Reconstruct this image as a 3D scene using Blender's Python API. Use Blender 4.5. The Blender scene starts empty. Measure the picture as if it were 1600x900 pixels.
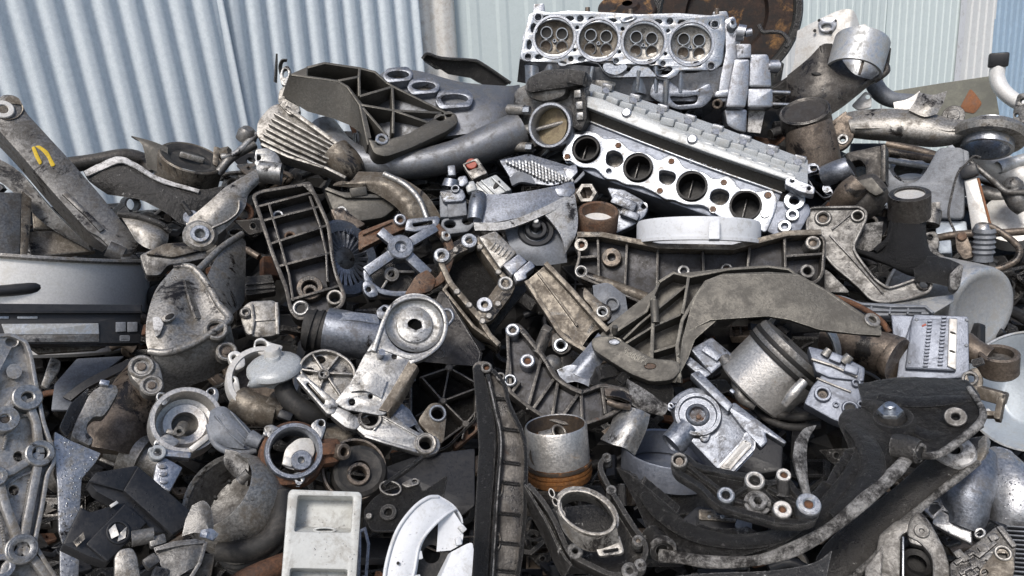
import bpy, bmesh, math, random
from mathutils import Vector, Matrix
R = math.radians
random.seed(7)
SC = bpy.context.scene
COL = SC.collection
# ------------------------------------------------------------------ camera
F = 1164.0                       # focal length in pixels of the 1600 px wide photograph
PITCH, ROLL, EYE = 13.0, 3.0, 1.55
cam_d = bpy.data.cameras.new('camera')
cam_d.sensor_width = 36.0
cam_d.lens = 36.0 * F / 1600.0
cam_d.clip_start, cam_d.clip_end = 0.02, 2000.0
cam = bpy.data.objects.new('camera', cam_d)
COL.objects.link(cam)
CAM = (Matrix.Translation((0, 0, EYE)) @ Matrix.Rotation(R(90 - PITCH), 4, 'X') @ Matrix.Rotation(R(-ROLL), 4, 'Z'))
cam.matrix_world = CAM
SC.camera = cam

def depth(u, v):                 # how far the face of the heap is along the view axis
    q = (900 - v) / 900.0
    return 0.85 + 0.80 * q + 0.35 * q * q

def ray(u, v):
    return Vector(((u - 800) / F, -(v - 450) / F, -1.0))

def world_at(u, v, d):
    return CAM @ (ray(u, v) * d)

# ------------------------------------------------------------------ 2-D helpers
def area(p):
    return 0.5 * sum(p[i][0] * p[(i + 1) % len(p)][1] - p[(i + 1) % len(p)][0] * p[i][1] for i in range(len(p)))

def fillet(pts, r, n=3):
    """round the corners of a closed outline"""
    if r <= 0: return [Vector((p[0], p[1])) for p in pts]
    out, N = [], len(pts)
    P = [Vector((p[0], p[1])) for p in pts]
    for i in range(N):
        a, b, c = P[i - 1], P[i], P[(i + 1) % N]
        d1, d2 = a - b, c - b
        l1, l2 = d1.length, d2.length
        if l1 < 1e-6 or l2 < 1e-6: continue
        t = min(r, l1 * 0.45, l2 * 0.45)
        s, e = b + d1 / l1 * t, b + d2 / l2 * t
        for j in range(n + 1):
            q = j / n
            out.append(s * (1 - q) ** 2 + b * 2 * q * (1 - q) + e * q * q)
    return out

def circle(u, v, r, n=20, ry=None, rot=0):
    ry = ry or r
    c, s = math.cos(R(rot)), math.sin(R(rot))
    return [(u + r * math.cos(a) * c - ry * math.sin(a) * s, v + r * math.cos(a) * s + ry * math.sin(a) * c)
            for a in [2 * math.pi * i / n for i in range(n)]]

def offset_poly(P, d, closed=True):
    """each point moved d to the left of the travel direction (mitred)"""
    N, out = len(P), []
    for i in range(N):
        b = P[i]
        a = P[i - 1] if (closed or i > 0) else None
        c = P[(i + 1) % N] if (closed or i < N - 1) else None
        d1 = (b - a).normalized() if a is not None and (b - a).length > 1e-9 else None
        d2 = (c - b).normalized() if c is not None and (c - b).length > 1e-9 else None
        if d1 is None: d1 = d2
        if d2 is None: d2 = d1
        n1, n2 = Vector((-d1.y, d1.x)), Vector((-d2.y, d2.x))
        m = n1 + n2
        if m.length < 1e-6: m = n1.copy()
        m.normalize()
        k = max(0.45, m.dot(n1))
        out.append(b + m * (d / k))
    return out

def catmull(P, n):
    """smooth open curve through points (Vectors of any size, or tuples)"""
    P = [Vector(p) for p in P]
    if len(P) < 3 or n < 2:
        if n < 2: return P
    out = []
    for i in range(len(P) - 1):
        p0 = P[i - 1] if i > 0 else P[i] * 2 - P[i + 1]
        p1, p2 = P[i], P[i + 1]
        p3 = P[i + 2] if i + 2 < len(P) else P[i + 1] * 2 - P[i]
        for j in range(n):
            t = j / n
            out.append(0.5 * ((2 * p1) + (p2 - p0) * t + (2 * p0 - 5 * p1 + 4 * p2 - p3) * t * t + (3 * p1 - p0 - 3 * p2 + p3) * t ** 3))
    out.append(P[-1])
    return out

def fill_mesh(loops, z0, z1, bev):
    """a flat plate: outer loop then holes, in metres, with rounded edges; returns a mesh"""
    cu = bpy.data.curves.new('tmp', 'CURVE')
    cu.dimensions = '2D'
    cu.fill_mode = 'BOTH'
    h = (z1 - z0) / 2
    bev = max(0.0, min(bev, h * 0.7))
    cu.extrude = max(h - bev, 1e-5)
    cu.bevel_depth = bev
    cu.bevel_resolution = 1
    cu.offset = -bev
    for i, lp in enumerate(loops):
        q = list(lp)
        if (area(q) > 0) != (i == 0): q.reverse()
        sp = cu.splines.new('POLY')
        sp.points.add(len(q) - 1)
        for j, p in enumerate(q): sp.points[j].co = (p[0], p[1], 0, 1)
        sp.use_cyclic_u = True
    ob = bpy.data.objects.new('tmp', cu)
    me = bpy.data.meshes.new_from_object(ob)
    bpy.data.objects.remove(ob)
    bpy.data.curves.remove(cu)
    me.transform(Matrix.Translation((0, 0, (z0 + z1) / 2)))
    return me

# ------------------------------------------------------------------ things
ALL = []
class T:
    """one thing: an Empty with its own place, distance and tilt; outlines are measured on its own plane"""
    def __init__(s, name, label, cat, uv, dd=0.0, tilt=20, turn=0, group=None, spin=0):
        u, v = uv
        d = depth(u, v) + dd
        r = ray(u, v)
        z = -r.normalized()
        x = Vector((0, 1, 0)).cross(z).normalized()
        y = z.cross(x)
        B = Matrix((x, y, z)).transposed()
        B = B @ Matrix.Rotation(R(turn), 3, 'Y') @ Matrix.Rotation(R(-tilt), 3, 'X') @ Matrix.Rotation(R(spin), 3, 'Z')
        s.Mc = Matrix.Translation(r * d) @ B.to_4x4()
        s.inv = s.Mc.inverted()
        s.c = s.inv @ Vector((0, 0, 0))
        s.rot = s.inv.to_3x3()
        s.v2l = B.inverted() @ Matrix((x, y, z)).transposed()      # directions as seen -> on this plane
        s.k = d / F
        if name is None: return          # a bare frame, used for the loose fragments
        s.e = bpy.data.objects.new(name, None)
        s.e.empty_display_size = 0.03
        COL.objects.link(s.e)
        s.e.matrix_world = CAM @ s.Mc
        s.e['label'] = label
        s.e['category'] = cat
        if group: s.e['group'] = group
        ALL.append(s.e)
    def L(s, u, v, z=0.0):
        d = s.rot @ ray(u, v)
        t = (z * s.k - s.c.z) / d.z
        return s.c + d * t
    def mb(s): return MB(s)
    # one-line helper: a part from a single builder call
    def part(s, name, mat, fn, parent=None, label=None, edge=None):
        b = MB(s); fn(b); return b.done(name, mat, parent, label, edge)
    def bosses(s, name, mat, lst, z1=2, z0=-12, parent=None, ins=None):
        """each boss (u,v,r,rh) a part of its own"""
        for q in lst:
            u, v, r, rh = q[:4]
            boss_ring(s, name, mat, u, v, r, rh, q[4] if len(q) > 4 else z1, q[5] if len(q) > 5 else z0, parent)

class MB:
    def __init__(s, t):
        s.t, s.bm = t, bmesh.new()
    def _add(s, me):
        s.bm.from_mesh(me); bpy.data.meshes.remove(me)
    def plate(s, pts, z1=0, z0=-10, r=5, bev=1.2, holes=(), n=3):
        k, L = s.t.k, s.t.L
        lp = [fillet([L(p[0], p[1], z1).xy for p in pts], r * k, n)]
        for h in holes:
            if isinstance(h, tuple): q = [L(p[0], p[1], z1).xy for p in circle(*h)]
            else: q = fillet([L(p[0], p[1], z1).xy for p in h], r * k * 0.8, n)
            lp.append(q)
        s._add(fill_mesh(lp, z0 * k, z1 * k, bev * k))
    def rib(s, pts, w=4, z1=0, z0=-15, closed=False, bev=1.2, r=0, smooth=0):
        k, L = s.t.k, s.t.L
        P = [L(p[0], p[1], z1).xy for p in pts]
        if closed:
            if r: P = fillet(P, r * k)
            a, b = offset_poly(P, w * k / 2), offset_poly(P, -w * k / 2)
            lp = [a, b] if abs(area(a)) > abs(area(b)) else [b, a]
        else:
            if smooth: P = [Vector(p) for p in catmull(P, smooth)]
            a, b = offset_poly(P, w * k / 2, False), offset_poly(P, -w * k / 2, False)
            lp = [a + b[::-1]]
        s._add(fill_mesh(lp, z0 * k, z1 * k, min(bev, w * 0.4) * k))
    def rim(s, pts, w=4, z1=0, z0=-20, r=5, bev=1.2):
        """a wall just inside a closed outline"""
        k, L = s.t.k, s.t.L
        P = fillet([L(p[0], p[1], z1).xy for p in pts], r * k)
        if area(P) < 0: P.reverse()
        s._add(fill_mesh([P, offset_poly(P, w * k)], z0 * k, z1 * k, min(bev, w * .4) * k))
    def lathe(s, u, v, z, prof, axis=(0, 0, 1), seg=32, a0=0, a1=360, noise=0, closed=False):
        """prof: list of (radius, height along axis) in px"""
        k = s.t.k
        o = s.t.L(u, v, z)
        ax = Vector(axis).normalized()
        if abs(ax.x) + abs(ax.y) > 1e-6: ax = s.t.v2l @ ax
        up = Vector((1, 0, 0)) if abs(ax.x) < 0.9 else Vector((0, 1, 0))
        e1 = (up - ax * up.dot(ax)).normalized(); e2 = ax.cross(e1)
        full = abs(a1 - a0) >= 360
        n = seg if full else seg + 1
        rows = []
        for j in range(n):
            a = R(a0 + (a1 - a0) * j / seg)
            dr = e1 * math.cos(a) + e2 * math.sin(a)
            w = 1 + noise * (random.random() - .5)
            rows.append([s.bm.verts.new(o + (dr * r * w + ax * h) * k) for r, h in prof])
        m = len(prof)
        for j in range(seg):
            A, B = rows[j], rows[(j + 1) % n]
            for i in range(m if closed else m - 1):
                q = [A[i], B[i], B[(i + 1) % m], A[(i + 1) % m]]
                try: s.bm.faces.new(q)
                except ValueError: pass
        if not full and closed:
            for rr in (rows[0], rows[-1]):
                try: s.bm.faces.new(rr)
                except ValueError: pass
    def ring(s, u, v, r, rh=0, z1=2, z0=-12, c=1.2, axis=(0, 0, 1), seg=28, z=0):
        c = min(c, (r - rh) * .35)
        if rh > 0:
            prof = [(rh, z0), (rh, z1 - c), (rh + c, z1), (r - c, z1), (r, z1 - c), (r, z0)]
            s.lathe(u, v, z, prof, axis, seg, closed=True)
        else:
            s.lathe(u, v, z, [(0, z1), (r - c, z1), (r, z1 - c), (r, z0), (0, z0)], axis, seg)
    def hexnut(s, u, v, r, z1=6, z0=-2, axis=(0, 0, 1), z=0, rh=0):
        if rh: s.lathe(u, v, z, [(rh, z0), (rh, z1), (r * .92, z1), (r, z1 - r * .12), (r, z0)], axis, 6, closed=True)
        else: s.lathe(u, v, z, [(0, z1), (r * .92, z1), (r, z1 - r * .12), (r, z0)], axis, 6)
    def tube(s, path, r=5, seg=14, smooth=5, hollow=0, caps=True, flat=1.0):
        """path of (u,v,z); r one radius or one for each point"""
        k = s.t.k
        P = [s.t.L(*p) for p in path]
        rr = [r] * len(P) if not hasattr(r, '__len__') else list(r)
        Q = catmull([(p.x, p.y, p.z, q * k) for p, q in zip(P, rr)], smooth)
        pts = [Vector(q[:3]) for q in Q]; rad = [q[3] for q in Q]
        N = len(pts)
        t0 = (pts[1] - pts[0]).normalized()
        up = Vector((0, 0, 1)) if abs(t0.z) < .9 else Vector((0, 1, 0))
        e1 = (up - t0 * up.dot(t0)).normalized()
        rows = []
        for i in range(N):
            tg = (pts[min(i + 1, N - 1)] - pts[max(i - 1, 0)]).normalized()
            e1 = (e1 - tg * e1.dot(tg)).normalized(); e2 = tg.cross(e1)
            rows.append([s.bm.verts.new(pts[i] + (e1 * math.cos(2 * math.pi * j / seg) * flat + e2 * math.sin(2 * math.pi * j / seg)) * rad[i]) for j in range(seg)])
        for i in range(N - 1):
            for j in range(seg):
                s.bm.faces.new([rows[i][j], rows[i][(j + 1) % seg], rows[i + 1][(j + 1) % seg], rows[i + 1][j]])
        if caps:
            for row, ii, sg in ((rows[0], 0, 1), (rows[-1], N - 1, -1)):
                if hollow:
                    tg = (pts[min(ii + 1, N - 1)] - pts[max(ii - 1, 0)]).normalized() * sg
                    c = pts[ii]
                    inn = [s.bm.verts.new(c + (w.co - c) * hollow) for w in row]
                    dp = [s.bm.verts.new(w.co + tg * rad[ii] * 1.6) for w in inn]
                    for j in range(seg):
                        q = (j + 1) % seg
                        s.bm.faces.new([row[j], row[q], inn[q], inn[j]])
                        s.bm.faces.new([inn[j], inn[q], dp[q], dp[j]])
                    s.bm.faces.new(dp)
                else: s.bm.faces.new(row)
    def box(s, u, v, z, size, rot=(0, 0, 0), bev=1.5):
        k = s.t.k
        sx, sy, sz = [q * k for q in size]
        M = Matrix.Translation(s.t.L(u, v, z)) @ Matrix.Rotation(R(rot[2]), 4, 'Z') @ Matrix.Rotation(R(rot[1]), 4, 'Y') @ Matrix.Rotation(R(rot[0]), 4, 'X')
        b2 = bmesh.new()
        bmesh.ops.create_cube(b2, size=1.0, matrix=Matrix.Diagonal((sx, sy, sz, 1)))
        if bev: bmesh.ops.bevel(b2, geom=b2.edges[:], offset=min(bev * k, min(sx, sy, sz) * .3), segments=2, affect='EDGES', profile=.5)
        b2.transform(M)
        me = bpy.data.meshes.new('tmp'); b2.to_mesh(me); b2.free(); s._add(me)
    def patch(s, rows, th=4, nu=4, nv=4, sm_u=True, sm_v=True, wob=0.0):
        """a sheet through rows of (u,v,z) points, given thickness th px (away from the viewer)"""
        k = s.t.k
        G = [[s.t.L(*p) for p in row] for row in rows]
        def res(P, n, sm):
            if sm: return catmull(P, n)
            out = []
            for i in range(len(P) - 1): out += [P[i].lerp(P[i + 1], j / n) for j in range(n)]
            return out + [P[-1]]
        G = [res(r, nu, sm_u) for r in G]
        G = list(zip(*[res([r[i] for r in G], nv, sm_v) for i in range(len(G[0]))]))
        if wob:
            G = [[p + Vector((0, 0, 1)) * (random.random() - .5) * wob * k for p in r] for r in G]
        V = [[s.bm.verts.new(p) for p in r] for r in G]
        nr, nc = len(V), len(V[0])
        nor = [[None] * nc for _ in range(nr)]
        for i in range(nr):
            for j in range(nc):
                a = G[i][min(j + 1, nc - 1)] - G[i][max(j - 1, 0)]
                b = G[min(i + 1, nr - 1)][j] - G[max(i - 1, 0)][j]
                n = a.cross(b)
                n = n.normalized() if n.length > 1e-12 else Vector((0, 0, 1))
                view = (s.t.c - G[i][j])
                if n.dot(view) < 0: n = -n
                nor[i][j] = n
        W = [[s.bm.verts.new(G[i][j] - nor[i][j] * th * k) for j in range(nc)] for i in range(nr)]
        for i in range(nr - 1):
            for j in range(nc - 1):
                s.bm.faces.new([V[i][j], V[i][j + 1], V[i + 1][j + 1], V[i + 1][j]])
                s.bm.faces.new([W[i][j], W[i + 1][j], W[i + 1][j + 1], W[i][j + 1]])
        for i in range(nr - 1):
            for j in (0, nc - 1): s.bm.faces.new([V[i][j], V[i + 1][j], W[i + 1][j], W[i][j]])
        for j in range(nc - 1):
            for i in (0, nr - 1): s.bm.faces.new([V[i][j], V[i][j + 1], W[i][j + 1], W[i][j]])
    def text(s, body, u, v, z, size, rot=0, h=1.0):
        k = s.t.k
        fc = bpy.data.curves.new('tmp', 'FONT'); fc.body = body
        fc.size = size * k; fc.extrude = h * k; fc.align_x = 'CENTER'; fc.align_y = 'CENTER'
        ob = bpy.data.objects.new('tmp', fc)
        me = bpy.data.meshes.new_from_object(ob)
        bpy.data.objects.remove(ob); bpy.data.curves.remove(fc)
        me.transform(Matrix.Translation(s.t.L(u, v, z)) @ Matrix.Rotation(R(rot), 4, 'Z'))
        s._add(me)
    def done(s, name, mat, parent=None, label=None, edge=None, ang=38):
        bm = s.bm
        bmesh.ops.remove_doubles(bm, verts=bm.verts, dist=1e-6)
        bmesh.ops.recalc_face_normals(bm, faces=bm.faces)
        me = bpy.data.meshes.new(name)
        bm.to_mesh(me); bm.free()
        me.materials.append(MAT[mat] if isinstance(mat, str) else mat)
        n = len(me.polygons)
        me.polygons.foreach_set('use_smooth', [True] * n)
        me.polygons.foreach_set('material_index', [0] * n)
        me.set_sharp_from_angle(angle=R(ang))
        ob = bpy.data.objects.new(name, me)
        COL.objects.link(ob)
        ob.parent = parent or s.t.e
        if label: ob['label'] = label
        return ob

BR = random.Random(5)
def boss_ring(t, name, mat, u, v, r, rh, z1, z0, parent=None):
    """no two bolt bosses alike: a little taller or shorter, worn, some plugged with dirt or a stuck stud"""
    alt = {'bright_machined': ['bright_machined', 'cast_aluminium', 'clean_aluminium'], 'piston_alloy': ['piston_alloy', 'dirty_aluminium', 'bright_machined'],
           'cast_aluminium': ['cast_aluminium', 'dirty_aluminium', 'clean_aluminium'], 'dirty_aluminium': ['dirty_aluminium', 'cast_aluminium', 'grey_casting']}
    m = BR.choice(alt.get(mat, [mat]))
    z1 = z1 + BR.uniform(-2.5, 1.5); r = r * BR.uniform(.94, 1.05)
    b = MB(t); b.ring(u, v, r, rh * BR.uniform(.9, 1.1), z1, z0, c=BR.uniform(.8, 2.4))
    if rh and BR.random() < .4: b.lathe(u, v, 0, [(rh * .95, z1 - 1.2), (rh * 1.3, z1 + .9), (r * .8, z1 + .7), (r * .85, z1 - 1)])
    o = b.done(name, m, parent)
    q = BR.random()
    if rh and q < .24:
        b = MB(t); b.lathe(u, v, 0, [(0, z1 - BR.uniform(3, 7)), (rh * 1.05, z1 - BR.uniform(4, 8))], noise=.1); b.done('dirt_plug', BR.choice(['deep_rust', 'gap_shade_dirt', 'brown_steel']), o)
    elif rh > 4 and q < .32:
        b = MB(t); b.tube([(u, v, z0), (u + BR.uniform(-1, 1), v, z1 + BR.uniform(-3, 5))], rh * .75, 10, 1); b.done('stuck_stud', 'brown_steel', o)
    return o

def casting(t, out, mat, floor=18, depth_=26, rim=5, ribs=(), bosses=(), holes=(), r=6, ribw=None, boss_mat=None, pierced=(), z=0, name='body', ribz=-2, bz=2, bossname='boss', floor_mat=None):
    """a ribbed casting: floor, wall round its outline, ribs, and each boss a part"""
    b = MB(t)
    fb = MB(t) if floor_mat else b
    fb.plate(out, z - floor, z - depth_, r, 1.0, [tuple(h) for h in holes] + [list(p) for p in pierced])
    if floor_mat: fb.done('floor', floor_mat)  # recess floor in its own darker material, shade put into the colour
    b.rim(out, rim, z, z - depth_ - (1.0 if floor_mat else -.5), r)
    for rb in ribs: b.rib(rb, ribw or rim * .8, z + ribz, z - depth_ + 1)
    o = b.done(name, mat)
    for q in bosses:
        boss_ring(t, bossname, boss_mat or mat, q[0], q[1], q[2], q[3], z + bz, z - depth_ + 1.5)
    return o
# ------------------------------------------------------------------ materials
MAT = {}
def _n(nt, kind, **kw):
    n = nt.nodes.new(kind)
    for k, v in kw.items():
        if k.startswith('i_'): n.inputs[k[2:].replace('_', ' ')].default_value = v
        else: setattr(n, k, v)
    return n
def C4(c): return (c[0], c[1], c[2], 1)

def metal(name, base, grime=(.05, .042, .034), amt=.4, met=.85, rough=.45, rust=None, rust_amt=.0, crust=None, crust_amt=0,
          gscale=38, bump=.34, bscale=520, drops=0.0, mott=.30, gr_rough=.55, oil=0.0, coat=0.0, lump=0.0, edge=None, edge_amt=.75, speck=.28):
    if met > .4 and not name.startswith('pot'): met = min(1, met * 1.02)
    m = bpy.data.materials.new(name); m.use_nodes = True
    nt = m.node_tree; nt.nodes.clear()
    lk = nt.links.new
    out = _n(nt, 'ShaderNodeOutputMaterial'); bs = _n(nt, 'ShaderNodeBsdfPrincipled')
    lk(bs.outputs[0], out.inputs[0])
    tc = _n(nt, 'ShaderNodeTexCoord'); oi = _n(nt, 'ShaderNodeObjectInfo')
    sc = _n(nt, 'ShaderNodeMath', operation='MULTIPLY'); sc.inputs[1].default_value = 37.0
    lk(oi.outputs['Random'], sc.inputs[0])
    ad = _n(nt, 'ShaderNodeVectorMath', operation='ADD')
    lk(tc.outputs['Object'], ad.inputs[0]); lk(sc.outputs[0], ad.inputs[1])
    V = ad.outputs[0]
    def noise(scale, detail=5, rgh=.6, dist=0.0):
        x = _n(nt, 'ShaderNodeTexNoise'); x.inputs['Scale'].default_value = scale; x.inputs['Detail'].default_value = detail
        x.inputs['Roughness'].default_value = rgh; x.inputs['Distortion'].default_value = dist
        lk(V, x.inputs['Vector']); return x.outputs['Fac']
    def ramp(f, a, b):
        x = _n(nt, 'ShaderNodeMapRange'); x.interpolation_type = 'SMOOTHSTEP'
        x.inputs['From Min'].default_value = a; x.inputs['From Max'].default_value = b
        lk(f, x.inputs['Value']); return x.outputs['Result']
    def mixc(f, a, b):
        x = _n(nt, 'ShaderNodeMix', data_type='RGBA')
        lk(f, x.inputs[0])
        for s, q in ((6, a), (7, b)):
            if isinstance(q, tuple): x.inputs[s].default_value = C4(q)
            else: lk(q, x.inputs[s])
        return x.outputs[2]
    def mixf(f, a, b):
        x = _n(nt, 'ShaderNodeMix', data_type='FLOAT')
        lk(f, x.inputs[0])
        for s, q in ((2, a), (3, b)):
            if isinstance(q, (int, float)): x.inputs[s].default_value = q
            else: lk(q, x.inputs[s])
        return x.outputs[0]
    n1 = noise(gscale, 12, .80, .3)
    n2 = noise(gscale * 7, 8, .75)
    n3 = noise(bscale, 3, .6)
    th = .5 + (0.5 - amt) * .42
    gm = ramp(n1, th - .085, th + .10)
    mo = ramp(n2, .35, .65)
    dark = tuple(c * (1 - mott) for c in base); lite = tuple(min(1, c * (1 + mott * .45)) for c in base)
    col = mixc(mo, dark, lite)
    col = mixc(gm, col, grime)
    me_ = mixf(gm, met, met * .25)
    ro = mixf(gm, rough, gr_rough)
    ro2 = _n(nt, 'ShaderNodeMath', operation='MULTIPLY_ADD'); lk(mo, ro2.inputs[0]); ro2.inputs[1].default_value = .16; lk(ro, ro2.inputs[2])
    ro = ro2.outputs[0]
    if oil:                         # thick dark oil lying on part of the surface
        n7 = noise(gscale * .38, 10, .72, .5)
        th = .5 + (.5 - oil) * .42
        om = ramp(n7, th - .03, th + .05)
        col = mixc(om, col, (.014, .012, .011)); me_ = mixf(om, me_, .1); ro = mixf(om, ro, .22)
    if rust and rust_amt:
        n4 = noise(gscale * .7 + 3, 6, .7, .8)
        th = .5 + (.5 - rust_amt) * .42
        rm = ramp(n4, th - .07, th + .09)
        rc = mixc(mo, tuple(c * .45 for c in rust), rust)
        col = mixc(rm, col, rc); me_ = mixf(rm, me_, .05); ro = mixf(rm, ro, .85)
    if crust and crust_amt:
        n5 = noise(gscale * 2.2, 8, .75, .4)
        th = .5 + (.5 - crust_amt) * .42
        cm = ramp(n5, th - .03, th + .05)
        col = mixc(cm, col, crust); me_ = mixf(cm, me_, .3); ro = mixf(cm, ro, .6)
    # fine dark pitting and dust
    n6 = noise(260, 4, .75)
    pm = ramp(n6, .60, .68)
    pf = _n(nt, 'ShaderNodeMath', operation='MULTIPLY'); lk(pm, pf.inputs[0]); pf.inputs[1].default_value = speck
    col = mixc(pf.outputs[0], col, tuple(c * .6 for c in grime))
    if edge:
        # rubbed, bare edges
        bv = _n(nt, 'ShaderNodeBevel', samples=4); bv.inputs['Radius'].default_value = .0022
        ge = _n(nt, 'ShaderNodeNewGeometry')
        dt = _n(nt, 'ShaderNodeVectorMath', operation='DOT_PRODUCT'); lk(bv.outputs[0], dt.inputs[0]); lk(ge.outputs['Normal'], dt.inputs[1])
        em = _n(nt, 'ShaderNodeMapRange'); em.interpolation_type = 'SMOOTHSTEP'; lk(dt.outputs['Value'], em.inputs['Value'])
        em.inputs['From Min'].default_value = .985; em.inputs['From Max'].default_value = .86
        wn = ramp(n2, .38, .60)
        ee = _n(nt, 'ShaderNodeMath', operation='MULTIPLY'); lk(em.outputs[0], ee.inputs[0]); lk(wn, ee.inputs[1])
        ef = _n(nt, 'ShaderNodeMath', operation='MULTIPLY'); lk(ee.outputs[0], ef.inputs[0]); ef.inputs[1].default_value = edge_amt
        col = mixc(ef.outputs[0], col, edge); me_ = mixf(ef.outputs[0], me_, .9); ro = mixf(ef.outputs[0], ro, .38)
    lk(col, bs.inputs['Base Color']); lk(me_, bs.inputs['Metallic']); lk(ro, bs.inputs['Roughness'])
    bp = _n(nt, 'ShaderNodeBump'); bp.inputs['Strength'].default_value = bump; bp.inputs['Distance'].default_value = .0010 if bump < .65 else (.0018 if bump < .95 else .0030)
    hs = _n(nt, 'ShaderNodeMath', operation='MULTIPLY_ADD'); lk(n2, hs.inputs[0]); hs.inputs[1].default_value = 1.6; lk(n3, hs.inputs[2])
    lk(hs.outputs[0], bp.inputs['Height'])
    nrm = bp.outputs[0]
    if lump:                        # uneven scale and caked oil under the gloss
        n8 = noise(75, 3, .5)
        b3 = _n(nt, 'ShaderNodeBump'); b3.inputs['Strength'].default_value = lump; b3.inputs['Distance'].default_value = .006
        lk(n8, b3.inputs['Height']); lk(nrm, b3.inputs['Normal']); nrm = b3.outputs[0]
    if drops:
        vo = _n(nt, 'ShaderNodeTexVoronoi'); vo.inputs['Scale'].default_value = 230; vo.inputs['Randomness'].default_value = 1
        lk(V, vo.inputs['Vector'])
        big = noise(30, 2)
        rad = _n(nt, 'ShaderNodeMapRange'); lk(big, rad.inputs['Value'])
        rad.inputs['From Min'].default_value = .35; rad.inputs['From Max'].default_value = .7
        rad.inputs['To Min'].default_value = .02; rad.inputs['To Max'].default_value = .42 * drops + .05
        dv = _n(nt, 'ShaderNodeMath', operation='DIVIDE'); lk(vo.outputs['Distance'], dv.inputs[0]); lk(rad.outputs[0], dv.inputs[1])
        dm = _n(nt, 'ShaderNodeMapRange'); dm.interpolation_type = 'SMOOTHSTEP'
        lk(dv.outputs[0], dm.inputs['Value']); dm.inputs['From Min'].default_value = 1.0; dm.inputs['From Max'].default_value = .3
        b2 = _n(nt, 'ShaderNodeBump'); b2.inputs['Strength'].default_value = .8; b2.inputs['Distance'].default_value = .0012
        lk(dm.outputs[0], b2.inputs['Height']); lk(nrm, b2.inputs['Normal']); nrm = b2.outputs[0]
        ro3 = mixf(dm.outputs[0], ro, .12); lk(ro3, bs.inputs['Roughness'])
        lk(dm.outputs[0], bs.inputs['Coat Weight']); bs.inputs['Coat Roughness'].default_value = .05
    if coat: lk(nrm, bs.inputs['Coat Normal'])
    if coat and not drops: bs.inputs['Coat Weight'].default_value = coat; bs.inputs['Coat Roughness'].default_value = .16
    lk(nrm, bs.inputs['Normal'])
    MAT[name] = m
    return m

BRN = (.075, .058, .042); OIL = (.016, .014, .013)
metal('clean_aluminium', (.43, .45, .49), (.20, .19, .185), .36, .9, 0.28, mott=.25, drops=.3, edge=(.76,.77,.8), oil=0.16)
metal('bright_machined', (.44, .465, .50), (.24, .20, .15), .3, .92, 0.26, mott=.28, bump=.2, oil=0.12)
metal('cast_aluminium', (.43, .43, .425), (.15, .138, .12), .36, .85, 0.32, mott=.35, edge=(.66,.66,.65), oil=0.3)
metal('wet_aluminium', (.52, .53, .55), (.16, .15, .13), .33, .85, 0.3, mott=.3, drops=.8, edge=(.7,.7,.7), oil=0.2)
metal('blue_grey_aluminium', (.27, .29, .33), (.12, .12, .125), .36, .85, 0.32, mott=.35, drops=.25, edge=(.62,.64,.68), oil=0.27)
metal('dirty_aluminium', (.37, .357, .335), (.12, .104, .083), 0.4, .75, 0.36, mott=.45, edge=(.6,.57,.53), oil=0.3)
metal('brown_aluminium', (.24, .215, .18), (.085, .068, .05), .52, .65, 0.36, mott=.45, edge=(.46,.42,.37), oil=0.36)
metal('olive_casting', (.130, .123, .109), (.078, .072, .062), .45, .6, 0.38, mott=.35, drops=.15, edge=(.34,.33,.29))
metal('dark_casting', (.115, .107, .098), (.035, .030, .026), .5, .65, 0.32, mott=.45, rust=(.13, .06, .03), rust_amt=.05, edge=(.36,.35,.33), oil=0.4)
metal('grey_casting', (.22, .215, .207), (.075, .068, .06), .45, .7, 0.34, mott=.4, edge=(.45,.44,.43), oil=0.34)
metal('oily_black', (.042, .040, .038), (.012, .011, .0105), .5, .45, .24, mott=.45, crust=(.13, .125, .12), crust_amt=.24, gr_rough=.34, coat=.8, lump=.8, bump=1.0, bscale=620, gscale=95, edge=(.34,.33,.32))  # the pale crust specks here are painted glints of wet grit
metal('worn_black', (.042, .039, .036), (.022, .02, .018), .5, .45, 0.32, mott=.5, crust=(.45, .44, .42), crust_amt=0.16, gr_rough=.5, edge=(.42,.41,.39), oil=0.35, bump=0.7, coat=.4, lump=.6)
metal('black_grit', (.009, .009, .010), (.010, .010, .011), .5, .1, .55, mott=.4, bump=1.0, bscale=260)
metal('crusty_edge', (.42, .41, .395), (.018, .016, .015), .5, .6, .5, mott=.5, bump=.9, gscale=40)
metal('rusty_steel', (.20, .13, .09), (.06, .04, .03), .45, .4, .6, mott=.5, rust=(.17, .082, .044), rust_amt=.45, edge=(.34,.26,.2), oil=0.3)
metal('deep_rust', (.13, .065, .038), (.04, .022, .015), .45, .25, .7, mott=.5, rust=(.19, .088, .044), rust_amt=.38, bump=.6, edge=(.26,.17,.12))
metal('drum_rust', (.05, .03, .022), (.012, .009, .008), .5, .35, .5, mott=.5, rust=(.36, .19, .07), rust_amt=.3, bump=.6, gscale=12)
metal('brown_steel', (.19, .155, .125), (.06, .045, .034), .45, .55, 0.34, mott=.4, edge=(.40,.36,.32), oil=0.34)
metal('pot_steel', (.84, .83, .81), (.68, .66, .61), .28, .2, 0.3, mott=.12, bump=.08, speck=.12)
metal('pot_aluminium', (.58, .60, .62), (.34, .34, .33), .5, .75, 0.3, mott=.18, bump=.2, speck=.12)
metal('pale_enamel', (.42, .47, .52), (.36, .37, .37), .25, .35, .3, mott=.1, bump=.15, speck=.12)
metal('white_plastic', (.66, .68, .71), (.46, .46, .45), .32, .0, .38, mott=.05, bump=.05, drops=.5, gr_rough=.5, speck=.12)
metal('pale_grey_plastic', (.54, .55, .53), (.36, .35, .32), .42, .0, .42, mott=.06, bump=.08, drops=.7, gr_rough=.5, speck=.12)
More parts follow.
